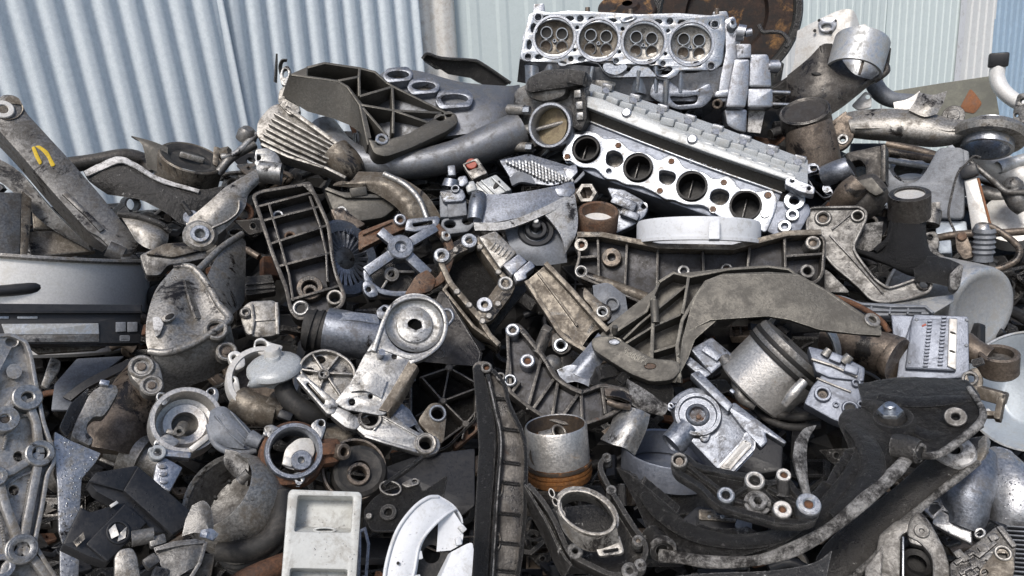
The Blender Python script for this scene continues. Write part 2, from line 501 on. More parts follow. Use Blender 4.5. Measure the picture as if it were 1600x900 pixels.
metal('black_plastic', (.014, .015, .018), (.020, .020, .022), .4, .0, .36, mott=.25, bump=.15, drops=.45, gr_rough=.48, speck=.12)
metal('dark_rubber', (.016, .0155, .015), (.05, .045, .04), .4, .0, .6, mott=.3, bump=.3)
metal('grey_resin', (.20, .215, .24), (.12, .125, .135), .4, .15, .42, mott=.25, drops=.4)
metal('black_and_hole_shade', (.007, .0065, .006), (.012, .010, .008), .4, .1, .5, mott=.3)  # near-black put in for the darkness inside holes; also black marks and rings
metal('clear_plastic', (.43, .45, .46), (.33, .32, .29), .3, .1, .18, mott=.14, bump=.3)
metal('piston_alloy', (.62, .60, .57), (.26, .20, .14), 0.22, .85, .34, mott=.25, oil=0.15)
metal('piston_carbon', (.10, .075, .055), (.035, .028, .024), .5, .5, .4, rust=(.34, .15, .05), rust_amt=.25)
metal('orange_varnish', (.34, .15, .05), (.10, .05, .025), .4, .5, .35, mott=.4)
metal('galvanised_sheet', (.76, .83, .88), (.62, .69, .74), .45, .15, .42, mott=0.16, bump=.12, gscale=70, rust=(.33, .24, .18), rust_amt=-.12, speck=.12)
metal('smooth_alloy', (.23, .25, .295), (.15, .16, .185), .35, .8, .40, mott=.16, drops=.2, speck=.25)
metal('zinc_casting', (.46, .45, .435), (.20, .178, .15), .42, .75, .38, mott=.25, drops=.3, oil=.15, edge=(.62,.58,.52))
metal('shaded_slate_floor', (.062, .062, .068), (.03, .027, .025), .45, .55, .34, mott=.35, drops=.2, gscale=60)  # dark slate floors, painted deeper to carry the shade of the recesses
metal('manifold_grey', (.22, .23, .25), (.115, .112, .108), .4, .75, .36, mott=.2, drops=.2, edge=(.4,.41,.44))
metal('galvanised_pale', (.70, .69, .66), (.50, .47, .43), .4, .45, .42, mott=.14, bump=.12, gscale=40, rust=(.33, .24, .18), rust_amt=.02, speck=.12)
metal('cream_sheet', (.66, .74, .74), (.60, .68, .68), .4, .05, .42, mott=.05, bump=.05, gscale=40, speck=.12)
metal('pale_cream_sheet', (.70, .72, .72), (.62, .63, .63), .4, .05, .42, mott=.05, bump=.05, gscale=40, speck=.12)
metal('blue_sheet', (.40, .53, .66), (.33, .44, .55), .4, .25, .42, mott=.08, bump=.08, gscale=8, speck=.12)
metal('olive_board', (.20, .20, .165), (.13, .13, .11), .45, .05, .7, mott=.25, gscale=9)
metal('tan_film', (.33, .27, .17), (.16, .12, .075), .4, .2, .5, mott=.3)
metal('rust_patch', (.30, .13, .06), (.20, .10, .06), .4, .05, .8, mott=.3)
metal('yellow_paint', (.70, .48, .03), (.5, .34, .03), .2, .0, .5, mott=.2, speck=.12)
metal('white_chalk', (.68, .67, .66), (.12, .11, .10), .42, .0, .8, mott=.2, gscale=60)
metal('concrete_ground', (.33, .32, .30), (.25, .24, .225), .5, .0, .85, mott=.25, gscale=3, speck=.12)
metal('gap_shade_dirt', (.012, .011, .010), (.014, .013, .012), .5, .3, .5, mott=.5)  # near-black painted as the shade in the heap gaps; also dirt plugs
metal('red_plastic', (.36, .07, .04), (.2, .05, .03), .3, .0, .4)
# ------------------------------------------------------------------ daylight
w = bpy.data.worlds.new('World'); SC.world = w; w.use_nodes = True
nt = w.node_tree; nt.nodes.clear()
sky = nt.nodes.new('ShaderNodeTexSky'); sky.sky_type = 'NISHITA'; sky.sun_disc = False
SUN_EL, SUN_AZ = 50.0, 205.0      # azimuth clockwise from +Y: behind the viewer, to the left
sky.sun_elevation = R(SUN_EL); sky.sun_rotation = R(SUN_AZ)
sky.air_density = 1.0; sky.dust_density = 2.5; sky.ozone_density = 1.0
bg = nt.nodes.new('ShaderNodeBackground'); bg.inputs[1].default_value = .095
wo = nt.nodes.new('ShaderNodeOutputWorld')
nt.links.new(sky.outputs[0], bg.inputs[0]); nt.links.new(bg.outputs[0], wo.inputs[0])
sl = bpy.data.lights.new('sun', 'SUN'); sl.energy = 2.0; sl.angle = R(16); sl.color = (1.0, .95, .89)
so = bpy.data.objects.new('sun', sl); COL.objects.link(so)
d = Vector((math.sin(R(SUN_AZ)) * math.cos(R(SUN_EL)), math.cos(R(SUN_AZ)) * math.cos(R(SUN_EL)), math.sin(R(SUN_EL))))
so.rotation_euler = d.to_track_quat('Z', 'Y').to_euler()
SC.view_settings.view_transform = 'Standard'; SC.view_settings.look = 'None'
SC.view_settings.gamma = 1.0; SC.view_settings.use_curve_mapping = False
SC.view_settings.exposure = 0.44
SC.render.engine = 'CYCLES'
SC.cycles.max_bounces = 6; SC.cycles.diffuse_bounces = 3; SC.cycles.glossy_bounces = 4
SC.cycles.use_adaptive_sampling = True; SC.cycles.use_denoising = True
SC.cycles.caustics_reflective = False; SC.cycles.caustics_refractive = False

# ------------------------------------------------------------------ ground, core of the heap
def mesh_obj(name, verts, faces, mats, smooth=False, fm=None):
    me = bpy.data.meshes.new(name); me.from_pydata(verts, [], faces); me.update()
    for m in mats: me.materials.append(MAT[m])
    me.polygons.foreach_set('use_smooth', [smooth] * len(me.polygons))
    if fm: me.polygons.foreach_set('material_index', fm)
    o = bpy.data.objects.new(name, me); COL.objects.link(o); return o
G = 400
g = mesh_obj('ground', [(-G, -G, 0), (G, -G, 0), (G, G, 0), (-G, G, 0)], [(0, 1, 2, 3)], ['concrete_ground'])
g['kind'] = 'structure'

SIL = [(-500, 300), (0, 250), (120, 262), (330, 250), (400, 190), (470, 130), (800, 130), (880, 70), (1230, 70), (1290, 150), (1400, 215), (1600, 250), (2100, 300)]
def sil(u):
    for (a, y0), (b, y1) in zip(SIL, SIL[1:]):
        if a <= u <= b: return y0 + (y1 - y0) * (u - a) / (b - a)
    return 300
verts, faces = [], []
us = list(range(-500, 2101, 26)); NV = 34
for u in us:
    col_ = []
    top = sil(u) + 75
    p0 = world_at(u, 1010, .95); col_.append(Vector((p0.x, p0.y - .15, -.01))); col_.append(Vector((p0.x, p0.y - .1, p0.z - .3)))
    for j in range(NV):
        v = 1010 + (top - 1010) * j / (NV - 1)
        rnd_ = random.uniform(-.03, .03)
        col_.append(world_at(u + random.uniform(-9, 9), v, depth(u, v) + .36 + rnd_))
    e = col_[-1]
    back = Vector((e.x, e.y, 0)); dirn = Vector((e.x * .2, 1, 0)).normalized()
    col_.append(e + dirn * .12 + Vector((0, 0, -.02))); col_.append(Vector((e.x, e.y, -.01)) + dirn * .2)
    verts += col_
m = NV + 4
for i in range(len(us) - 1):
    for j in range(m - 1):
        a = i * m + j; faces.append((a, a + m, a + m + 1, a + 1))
heap = mesh_obj('scrap_mound', verts, faces, ['gap_shade_dirt'])  # core added behind the scrap to block light and darken the gaps
heap['kind'] = 'stuff'; heap['label'] = 'added near-black core of the scrap heap, coloured as the shade in its gaps'; heap['category'] = 'scrap heap'

# ------------------------------------------------------------------ corrugated fence sheets behind the heap
def wall_line(uvd0, uvd1):
    a, b = world_at(*uvd0), world_at(*uvd1)
    a.z = b.z = 0; return a, (b - a).normalized()
def hit(line, u, v):
    a, dr = line
    n = Vector((-dr.y, dr.x, 0))
    o = CAM.translation; r = (CAM.to_3x3() @ ray(u, v))
    t = (a - o).dot(n) / r.dot(n)
    return ((o + r * t) - a).dot(dr)
LW = wall_line((0, 120, 2.0), (655, 100, 2.8))
RW = wall_line((655, 100, 2.86), (1600, 80, 3.9))
def sheet(name, label, line, uA, uB, mat, pitch=.069, amp=.0095, kind='sine', lean=0, off=0.0, h=3.0, vref=60, cat='metal sheet', group=None):
    s0, s1 = hit(line, uA, vref), hit(line, uB, vref)
    a, dr = line; n = Vector((dr.y, -dr.x, 0))
    wd = s1 - s0
    per = 12 if kind == 'sine' else 8
    xs = []
    if kind == 'sine':
        N = max(4, int(wd / pitch * per))
        for i in range(N + 1):
            x = wd * i / N; ph = 2 * math.pi * x / pitch
            xs.append((x, amp * (1 - 2 * ((1 - math.sin(ph)) / 2) ** 2.0)))
    elif kind == 'rib':
        x = 0
        while x < wd:
            for q, y in ((0, 0), (.55, 0), (.66, amp), (.89, amp)): 
                if x + q * pitch < wd: xs.append((x + q * pitch, y))
            x += pitch
        xs.append((wd, 0))
    else: xs = [(0, 0), (wd, 0)]
    nz = 24
    vs, fs = [], []
    ph0 = random.random() * 9
    for i, (x, y) in enumerate(xs):
        for j in range(nz + 1):
            z = h * j / nz
            yy = y + (.0015 if kind == 'sine' else .004) * math.sin(z * 2.3 + x * 3 + ph0) + .0025 * math.sin(z * 5.1 - x * 7 + ph0)
            vs.append((x, -yy, z))
    for i in range(len(xs) - 1):
        for j in range(nz):
            q = i * (nz + 1) + j; fs.append((q, q + nz + 1, q + nz + 2, q + 1))
    o = mesh_obj(name, vs, fs, [mat], smooth=(kind == 'sine'))
    md = o.modifiers.new('thickness', 'SOLIDIFY'); md.thickness = .0015
    X, Y, Z = dr, -n, Vector((0, 0, 1))
    M = Matrix((X, Y, Z)).transposed().to_4x4()
    base = a + dr * s0 + n * off
    zr = 1.9
    M = Matrix.Translation(base) @ M @ Matrix.Translation((0, 0, zr)) @ Matrix.Rotation(R(lean), 4, 'Y') @ Matrix.Translation((0, 0, -zr))
    o.matrix_world = M
    o['label'] = label; o['category'] = cat
    if group: o['group'] = group
    return o
lean_sheet = sheet('corrugated_sheet', 'galvanised corrugated sheet leaning over at the end of the fence, with rust specks', LW, -420, 352, 'galvanised_sheet', lean=-4.5, off=.012)
sheet('corrugated_sheet', 'upright galvanised corrugated sheet between the leaning sheet and the pale strip', LW, 330, 657, 'galvanised_sheet', lean=-.6)
sheet('corrugated_sheet', 'narrow strip of pale corrugated sheet above the black metal lid', RW, 648, 710, 'galvanised_pale', lean=-.2, off=.03, pitch=.10)
sheet('metal_fence', 'smooth pale green fence panel behind the upturned cylinder head', RW, 706, 1185, 'cream_sheet', pitch=.12, amp=.003, kind='rib')
sheet('metal_fence', 'whitish ribbed fence panel behind the rusty brake drum', RW, 1170, 1242, 'pale_cream_sheet', pitch=.055, amp=.005, kind='rib', off=.012)
sheet('metal_fence', 'pale green ribbed fence panel behind the bracket with the steel collar', RW, 1240, 1384, 'cream_sheet', pitch=.05, amp=.0035, kind='rib', off=.0)
sheet('metal_fence', 'pale green ribbed fence panel above the board with a rust patch', RW, 1383, 1493, 'cream_sheet', pitch=.045, amp=.004, kind='rib', off=.010)
sheet('edge_trim', 'thin white edge trim standing between two ribbed fence panels', RW, 1490, 1499, 'white_plastic', kind='flat', off=.022, cat='trim')
sheet('metal_fence', 'greyish ribbed fence panel beside the thin white trim', RW, 1494, 1552, 'pale_cream_sheet', pitch=.05, amp=.006, kind='rib', off=.004)
sheet('corrugated_sheet', 'blue finely ribbed sheet behind the pipe with a black cap', RW, 1548, 2300, 'blue_sheet', pitch=.042, amp=.009, kind='rib', off=.014)


# ================================================================== top of the heap
# ---- finned aluminium bracket
t = T('finned_bracket', 'aluminium bracket with a row of cooling fins and a round nose', 'bracket', (485, 215), -.03, 30, -10)
b = t.mb()
b.plate([(402, 190), (420, 168), (436, 160), (455, 176), (500, 208), (530, 226), (556, 243), (552, 262), (520, 262), (470, 245), (420, 226), (400, 212)], -6, -30, 8)
b.plate([(434, 160), (436, 140), (448, 131), (455, 118), (463, 150), (470, 175), (452, 180)], 0, -10, 6)
b.rib([(446, 166), (480, 190), (530, 226), (548, 240)], 7, 4, -28)
b.rib([(408, 224), (450, 244), (510, 262), (540, 277)], 5, 2, -28)
body = b.done('body', 'dirty_aluminium')
for q in range(6):
    x = q * -4.2; y = q * 8.4
    t.part('fin', 'dirty_aluminium', lambda b: b.rib([(428 + x, 176 + y * .95), (470 + x * 1.2, 199 + y * .85), (527 + x * 1.0, 230 + y * .72)], 3.2, 4, -14))
t.part('nose', 'brown_aluminium', lambda b: b.tube([(524, 240, -16), (540, 255, -16), (552, 265, -18), (560, 272, -22)], [27, 26, 22, 15], 22, 4))
t.part('mounting_ear', 'cast_aluminium', lambda b: b.plate([(440, 132), (436, 120), (440, 106), (449, 101), (455, 108), (452, 122), (447, 134)], 3, -5, 6, 1.2, [(446, 114, 4, 12, 7)]))

# ---- dark strap curled on the wall side
t = T('bent_strap', 'thin black curled strap sticking up behind the finned bracket', 'strap', (438, 110), .25, 5, 0)
t.part('strap_blade', 'worn_black', lambda b: b.patch([[(429, 128, 0), (431, 106, 2), (433, 84, 8)], [(433, 130, -4), (434, 106, -2), (434, 84, 4)]], 2))
t.part('strap_hook', 'worn_black', lambda b: b.patch([[(438, 116, 0), (436, 104, 2), (440, 94, 6), (449, 93, 6)], [(442, 118, -3), (441, 106, -2), (443, 98, 2), (448, 97, 3)]], 2))

# ---- olive cast bracket with pockets
t = T('pocketed_bracket', 'olive grey cast bracket with deep ribbed pockets and a bolted foot', 'bracket', (585, 170), -.08, 34, 6)
b = t.mb()
b.plate([(452, 116), (480, 104), (507, 97), (563, 106), (585, 110), (603, 127), (613, 134), (690, 172), (717, 186), (640, 232), (590, 240), (574, 214), (560, 162), (543, 134), (527, 126)], -52, -60, 6, 1)
for rb in ([(455, 116), (527, 126), (543, 135), (563, 164), (576, 226)], [(480, 105), (507, 98), (562, 106), (586, 112), (604, 128)],
           [(562, 106), (561, 122), (562, 150)], [(527, 126), (562, 119)], [(562, 150), (613, 135)], [(613, 134), (615, 172), (614, 208)],
           [(563, 163), (615, 172), (690, 176)], [(604, 128), (613, 134), (690, 172), (712, 184)], [(567, 168), (605, 212)], [(615, 172), (672, 192)]):
    b.rib(rb, 4.5, 0, -56, bev=1.5)
b.patch([[(452, 116, 0), (490, 121, 0), (527, 126, 0), (543, 135, 0), (564, 164, 0), (575, 216, 0)],
         [(441, 149, -30), (480, 174, -30), (520, 185, -30), (545, 195, -30), (562, 206, -25), (573, 222, -12)]], 5, 3, 3, False, True)
b.done('body', 'olive_casting')
b = t.mb()
b.plate([(574, 214), (590, 222), (640, 207), (690, 177), (712, 175), (718, 190), (700, 204), (640, 232), (603, 245), (584, 240)], 8, -22, 8, 2.5,
        [(594, 222, 6, 14, 4.5), (688, 184, 7, 14, 4), (701, 179, 5, 12, 3.2)])
foot = b.done('foot', 'olive_casting')
t.part('washer', 'bright_machined', lambda b: b.ring(596, 222, 10, 5, 10, 6), foot)

# ---- intake manifold
t = T('intake_manifold', 'grey aluminium intake manifold with three open ports and a curved tube', 'manifold', (680, 190), .03, 38, 0)
b = t.mb()
b.patch([[(560, 150, -20), (600, 112, -5), (650, 110, 0), (720, 128, 0), (790, 134, -4), (812, 132, -20)],
         [(556, 190, -10), (610, 160, 14), (670, 150, 18), (740, 160, 20), (790, 160, 14), (815, 160, -10)],
         [(560, 236, -30), (620, 226, 6), (690, 214, 14), (750, 206, 16), (790, 198, 10), (812, 192, -10)]], 8, 5, 5)
b.done('plenum', 'manifold_grey')
b = t.mb()
b.tube([(505, 205, -40), (535, 238, -18), (580, 256, -4), (640, 258, 4), (710, 244, 8), (770, 222, 12), (812, 205, 14)], [26, 24, 22, 22, 24, 28, 30], 24, 7)
b.done('runner_tube', 'manifold_grey')
for (u, v, sx, sy) in ((622, 116, 25, 13), (662, 134, 27, 14), (710, 154, 31, 16)):
    o = t.part('port_flange', 'blue_grey_aluminium', lambda b: b.plate([(u - sx, v + 3), (u - sx + 7, v - sy + 3), (u + sx - 10, v - sy), (u + sx, v - 3), (u + sx - 5, v + sy - 4), (u - sx + 9, v + sy)], 30, 2, 6, 1.5, [(u, v, sx * .68, 20, sy * .45)]))
    t.part('port_bore', 'brown_aluminium', lambda b: b.plate(circle(u, v, sx * .75, 18, sy * .55), 16, 8, 0), o)

# ---- black lid
t = T('oil_pan', 'glossy black pressed metal lid tipped against the manifold', 'lid', (725, 110), .10, 25, 12)
b = t.mb()
b.patch([[(660, 92, 2), (668, 85, 6), (690, 92, 4), (735, 95, 4), (752, 100, 4), (797, 130, 4)],
         [(664, 96, 0), (674, 94, -2), (692, 99, -2), (733, 102, -2), (748, 107, -2), (790, 134, -2)],
         [(682, 106, -6), (688, 108, -10), (700, 116, -14), (735, 122, -14), (745, 128, -14), (770, 140, -14)]], 3, 3, 3, False, False)
b.tube([(660, 92, 4), (668, 84, 8), (690, 91, 6), (735, 94, 6), (752, 99, 6), (798, 130, 6)], 2.6, 8, 4)
b.done('shell', 'oily_black')

# ---- throttle body
t = T('throttle_body', 'grimy throttle body with a round bore and brown flap', 'throttle', (862, 185), -.06, 8, -18)
t.part('housing', 'grey_casting', lambda b: (b.plate([(803, 140), (835, 125), (880, 112), (912, 120), (916, 160), (912, 200), (880, 216), (830, 232), (806, 222), (800, 180)], -22, -62, 10, 3),
       b.plate([(818, 128), (838, 112), (872, 107), (886, 120), (884, 150), (850, 160), (822, 152)], 2, -30, 10, 5)))
t.part('motor_cover', 'worn_black', lambda b: (b.plate([(822, 122), (850, 108), (895, 106), (917, 112), (918, 130), (890, 136), (846, 142), (822, 146)], 10, -20, 8, 4), b.box(902, 122, 6, (28, 22, 22), (0, 0, -10), 3)))
t.part('bore_collar', 'clean_aluminium', lambda b: b.lathe(862, 197, 0, [(29, -44), (29, 8), (31, 11), (34, 11), (36, 8), (36.5, -24)], seg=40))
t.part('throttle_flap', 'tan_film', lambda b: b.lathe(862, 197, -14, [(0, 1.5), (29, 1.5), (29, -1.5), (0, -1.5)], (-.55, .1, .84), seg=36))
t.part('flap_shaft', 'dirty_aluminium', lambda b: b.tube([(836, 203, -10), (862, 196, -10), (888, 189, -10)], 3.5, 10, 1))
t.part('side_panel', 'worn_black', lambda b: b.plate([(896, 140), (914, 134), (917, 186), (908, 205), (894, 200)], 4, -30, 6, 3))
for (u, v) in ((820, 172), (824, 230)):
    o = t.part('bolt_tube', 'dirty_aluminium', lambda b: b.tube([(u - 26, v - 1, -10), (u, v, -4)], [8, 8], 14, 1))
    t.part('hex_bolt', 'bright_machined', lambda b: b.hexnut(u + 1, v, 7, 8, -4, (1, 0, .4), -3), o)
t.part('port_stub', 'cast_aluminium', lambda b: b.tube([(826, 205, -20), (802, 209, -6)], [11, 10], 16, 1, .75))
t.part('cable_loop', 'dark_rubber', lambda b: (b.tube([(750, 222, 10), (752, 218, 16), (758, 217, 16), (762, 222, 14), (756, 228, 12), (750, 226, 10)], 1.2, 6, 4), b.lathe(768, 221, 10, [(0, 6), (6, 4), (7, 0), (6, -5)])))
for (u, v) in ((903, 147), (906, 165), (907, 182)):
    t.part('clip', 'cast_aluminium', lambda b: b.box(u, v, 4, (11, 12, 8), (0, 0, 4), 2))

# ---- upturned cylinder head with four chambers
t = T('cylinder_head', 'aluminium cylinder head on top of the heap showing four combustion chambers', 'cylinder head', (975, 62), -.06, 15, 3)
top = [(826, 22), (842, 16), (862, 20), (888, 16), (930, 18), (1000, 22), (1060, 20), (1112, 24), (1132, 20), (1134, 56), (1128, 100), (1116, 110), (1086, 110), (1062, 110), (1058, 118), (1044, 125), (1028, 124), (1018, 112), (1012, 106), (990, 104), (984, 114), (970, 122), (954, 121), (942, 112), (936, 100), (915, 96), (886, 102), (870, 98), (818, 96), (812, 88), (818, 60)]
holes = []
CH = [(866, 58, 33, 29), (935, 62, 33, 29), (1006, 65, 34, 30), (1080, 68, 34, 30)]
for (u, v, a, c) in CH: holes.append(circle(u, v, a - 2, 30, c - 2))
slots = [(841, 27, 5, 10), (1116, 37, 9, 14, 5), (825, 89, 6, 12), (1111, 103, 6, 12), (834, 44, 5, 8, 8), (827, 70, 4, 8, 8), (855, 27, 7, 8, 3), (890, 29, 7, 8, 4), (925, 30, 6, 8, 4),
         (957, 32, 7, 8, 3), (1028, 34, 7, 8, 4), (1066, 35, 7, 8, 4), (842, 89, 6, 8, 4), (909, 92, 6, 8, 4), (1018, 97, 7, 8, 4), (1090, 100, 7, 8, 4), (892, 92, 4, 10), (963, 95, 4, 10), (1036, 99, 4, 10), (902, 43, 3, 8), (973, 45, 3, 8), (1044, 48, 3, 8), (898, 78, 2.5, 8), (968, 81, 2.5, 8), (1040, 84, 2.5, 8), (1047, 33, 5, 12), (907, 29, 5, 12)]
b = t.mb()
b.plate(top, 0, -16, 5, 1.2, holes + slots + [[(943, 101), (952, 99), (960, 104), (966, 104), (974, 100), (980, 104), (972, 112), (962, 116), (950, 113), (944, 108)], [(1026, 110), (1038, 108), (1046, 103), (1052, 108), (1044, 116), (1034, 119), (1027, 117)], [(873, 97), (880, 95), (886, 99), (882, 102), (874, 101)]])
deck = b.done('gasket_face', 'bright_machined')
b = t.mb()
b.plate([(828, 24), (1130, 26), (1132, 100), (1100, 112), (1020, 110), (930, 98), (818, 94), (816, 60)], -15, -70, 5, 1)
# hollow ports and webs under the face
b.patch([[(812, 92, -2), (880, 100, -2), (940, 106, -4), (1020, 118, -4), (1086, 114, -4), (1132, 104, -6)], [(808, 128, -46), (880, 140, -20), (950, 150, -22), (1020, 158, -22), (1086, 158, -22), (1130, 150, -22)]], 5, 4, 3, False, False)
body = b.done('body', 'clean_aluminium')
for (u, v, a, c) in CH:
    o = t.part('chamber_rim', 'clean_aluminium', lambda b: b.lathe(u, v, 0, [(a - 3, -14), (a - 3, .5), (a - 2, 1.4), (a + 1.2, 1.4), (a + 1.8, .2)], seg=40))
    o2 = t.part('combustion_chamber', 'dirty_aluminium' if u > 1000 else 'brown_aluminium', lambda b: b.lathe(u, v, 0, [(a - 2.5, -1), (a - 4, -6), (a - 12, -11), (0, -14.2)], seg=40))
    for dx, dy, mt in ((-12, -7, 'black_and_hole_shade'), (12, -5, 'black_and_hole_shade'), (-13, 14, 'brown_steel'), (12, 15, 'brown_steel')):
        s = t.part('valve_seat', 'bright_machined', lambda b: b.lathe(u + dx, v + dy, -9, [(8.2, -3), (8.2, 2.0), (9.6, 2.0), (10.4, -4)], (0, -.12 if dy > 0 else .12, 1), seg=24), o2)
        t.part('valve_bore', mt, lambda b: b.lathe(u + dx, v + dy, -10, [(0, -1), (8.3, 1.2)], (0, -.12 if dy > 0 else .12, 1), seg=24), o2)  # the near-black bores carry their inner shade in the colour
    t.part('spark_plug_hole', 'bright_machined', lambda b: b.ring(u, v + 3, 3.2, 1.4, -9, -14), o2)
for (u, v) in ((841, 27), (825, 89), (1111, 103), (1117, 38)):
    t.part('bolt_hole', 'clean_aluminium', lambda b: b.ring(u, v, 7.5, 4.8, 1, -8))
t.part('slot_boss', 'bright_machined', lambda b: b.plate([(968, 30), (975, 24), (992, 22), (996, 27), (988, 33), (972, 36)], 3, -4, 5, 1, [[(976, 30), (988, 26), (989, 29), (977, 33)]]))
for (u, v) in ((918, 12), (985, 15), (1120, 14)):
    t.part('dowel', 'brown_steel', lambda b: b.tube([(u, v + 10, -6), (u, v, -6)], 4, 10, 1))
t.part('tab', 'clean_aluminium', lambda b: b.plate([(834, 6), (850, 5), (852, 20), (832, 22)], -2, -20, 2))
t.part('tab', 'clean_aluminium', lambda b: b.plate([(1114, 18), (1136, 17), (1140, 30), (1116, 30)], -4, -20, 2))
# ribs and ports along the lower side
for (u0, u1) in ((820, 842), (850, 868), (985, 1010), (1016, 1034), (1054, 1072)):
    t.part('port_web', 'clean_aluminium', lambda b: b.patch([[(u0, 102, -10), ((u0 + u1) / 2, 102, -2), (u1, 104, -10)], [(u0 + 2, 146, -16), ((u0 + u1) / 2, 144, -6), (u1, 148, -16)]], 4, 4, 2))
t.part('stud', 'bright_machined', lambda b: b.tube([(998, 110, 0), (995, 142, -8)], 3.5, 10, 1))
t.part('stud', 'bright_machined', lambda b: b.tube([(926, 104, 2), (922, 128, -2)], 3.5, 10, 1))
t.part('stud', 'bright_machined', lambda b: b.tube([(1041, 125, 0), (1039, 164, -10)], 4.5, 10, 1))
t.part('port_flange', 'blue_grey_aluminium', lambda b: b.plate([(1020, 128), (1042, 122), (1060, 138), (1085, 142), (1110, 128), (1116, 150), (1100, 168), (1060, 172), (1030, 160), (1014, 150)], -8, -20, 8, 2, [[(1045, 150), (1070, 152), (1092, 148), (1088, 162), (1056, 164)]]))
t.part('port_flange', 'dirty_aluminium', lambda b: b.plate([(928, 112), (960, 116), (964, 136), (940, 142), (916, 132)], -12, -24, 8, 2))
# end casting with pump body
b = t.mb()
b.plate([(1132, 30), (1148, 24), (1158, 60), (1150, 110), (1142, 158), (1120, 160), (1126, 120), (1134, 80)], -4, -60, 5, 2)
b.plate([(1118, 142), (1146, 138), (1140, 150), (1132, 152), (1116, 152)], 2, -40, 5, 3)
b.done('end_housing', 'clean_aluminium')
b = t.mb()
b.plate([(1150, 68), (1174, 68), (1174, 90), (1152, 92)], 4, -40, 3, 2)
b.plate([(1148, 92), (1172, 92), (1170, 140), (1165, 168), (1134, 168), (1142, 120)], 8, -44, 4, 3)
b.plate([(1172, 84), (1200, 84), (1204, 96), (1206, 136), (1170, 136)], -4, -40, 4, 3)
b.plate([(1168, 138), (1208, 138), (1208, 168), (1168, 168)], 0, -40, 4, 3)
b.plate([(1132, 170), (1168, 170), (1166, 208), (1150, 204), (1136, 196)], -6, -40, 4, 3)
pump = b.done('pump_housing', 'clean_aluminium')
for (v) in (144, 163):
    t.part('stud', 'bright_machined', lambda b: b.tube([(1206, v, -8), (1234, v + 1, -8)], 3.2, 10, 1), pump)
t.part('pump_boss', 'clean_aluminium', lambda b: (b.tube([(1152, 50, 0), (1164, 52, 2)], [12, 12], 18, 1), b.tube([(1164, 52, 2), (1174, 50, 2)], [6, 6], 12, 1)), pump)
t.part('bolt', 'bright_machined', lambda b: (b.lathe(1144, 41, 2, [(0, 8), (5, 7), (7, 3), (8, -4)]), b.tube([(1145, 40, 6), (1145, 31, 12)], 3, 8, 1)))
t.part('pipe_end', 'clean_aluminium', lambda b: b.tube([(1202, 104, -8), (1216, 104, -8)], 10, 18, 1, .7), pump)
t.part('seal_bore', 'brown_steel', lambda b: b.ring(1120, 163, 8, 4, -2, -14, axis=(-.3, 0, 1)))
t.part('paper_tag', 'white_chalk', lambda b: b.patch([[(1170, 172, -24), (1196, 170, -24)], [(1168, 206, -20), (1188, 208, -20)]], 1, 2, 2))

# ---- second cylinder head lying on its side
t = T('cylinder_head', 'long cylinder head on its side with four round ports and a valve cover', 'cylinder head', (1080, 262), -.05, 24, -4)
face = [(876, 240), (886, 226), (880, 212), (905, 204), (930, 205), (946, 218), (958, 214), (972, 222), (985, 236), (1010, 238), (1030, 252), (1044, 240), (1060, 246), (1068, 262), (1100, 268), (1118, 282), (1135, 272), (1148, 282), (1156, 296), (1186, 300), (1206, 294), (1216, 312), (1210, 334), (1196, 366), (1178, 352), (1150, 346), (1125, 340), (1110, 328), (1098, 320), (1070, 320), (1052, 312), (1040, 312), (1022, 300), (1000, 290), (975, 288), (962, 280), (946, 280), (930, 262), (905, 262)]
PT = [(916, 233, 22), (997, 262, 23), (1081, 291, 24), (1165, 321, 24)]
b = t.mb()
hol = [circle(u, v, r, 30) for u, v, r in PT] + [[(948, 238), (958, 234), (972, 240), (974, 254), (962, 262), (946, 256)], [(1030, 266), (1040, 266), (1055, 270), (1056, 280), (1046, 290), (1030, 284)], [(1112, 298), (1124, 294), (1140, 300), (1138, 314), (1126, 322), (1108, 312)]]
b.plate(face, 0, -12, 9, 1.5, hol + [(966, 227, 4, 12), (886, 245, 4.5, 12), (951, 267, 4, 10), (1049, 252, 4, 12), (1031, 298, 4, 12), (1131, 285, 4, 12), (1114, 327, 4, 12), (1200, 305, 5, 12), (1196, 335, 5, 12)])
fl = b.done('port_face', 'bright_machined')
for u, v, r in PT:
    o = t.part('port_gasket', 'black_and_hole_shade', lambda b: b.lathe(u, v, 0, [(r - 1, -30), (r - 5, -20), (r - 3.5, 2.5), (r - .5, 2.5), (r, -2)], seg=36))
    t.part('port_divider', 'grey_casting', lambda b: b.box(u, v, -26, (2, r * 1.8, 8), (0, 0, -12), .6), o)
    t.part('port_end', 'black_and_hole_shade', lambda b: b.lathe(u, v, -30, [(0, 0), (r, 0)]), o)  # black disc closes the port in place of its inner shade
for (u, v) in ((966, 227), (886, 245), (1049, 252), (1031, 298), (1131, 285), (1114, 327), (1200, 305)):
    t.part('bolt', 'rusty_steel', lambda b: b.hexnut(u, v, 5.2, 1, -8), fl)
b = t.mb()
b.plate([(918, 188), (1010, 222), (1110, 262), (1222, 300), (1215, 320), (1190, 366), (1000, 300), (930, 276), (880, 250), (900, 200)], -9, -90, 6, 2, [circle(u, v, r - 1, 30) for u, v, r in PT] + hol[4:])
b.plate([(1212, 312), (1250, 320), (1262, 316), (1268, 330), (1244, 372), (1212, 368), (1196, 360)], -4, -80, 6, 2)
b.text('6-2K12-2', 1107, 258, -7, 17, -22)
body = b.done('block', 'smooth_alloy')
for u, v in ((960, 248), (1043, 278), (1124, 308)): t.part('pocket_floor', 'dirty_aluminium', lambda b: b.plate(circle(u, v, 20, 12), -30, -34, 0, 0))
b = t.mb()
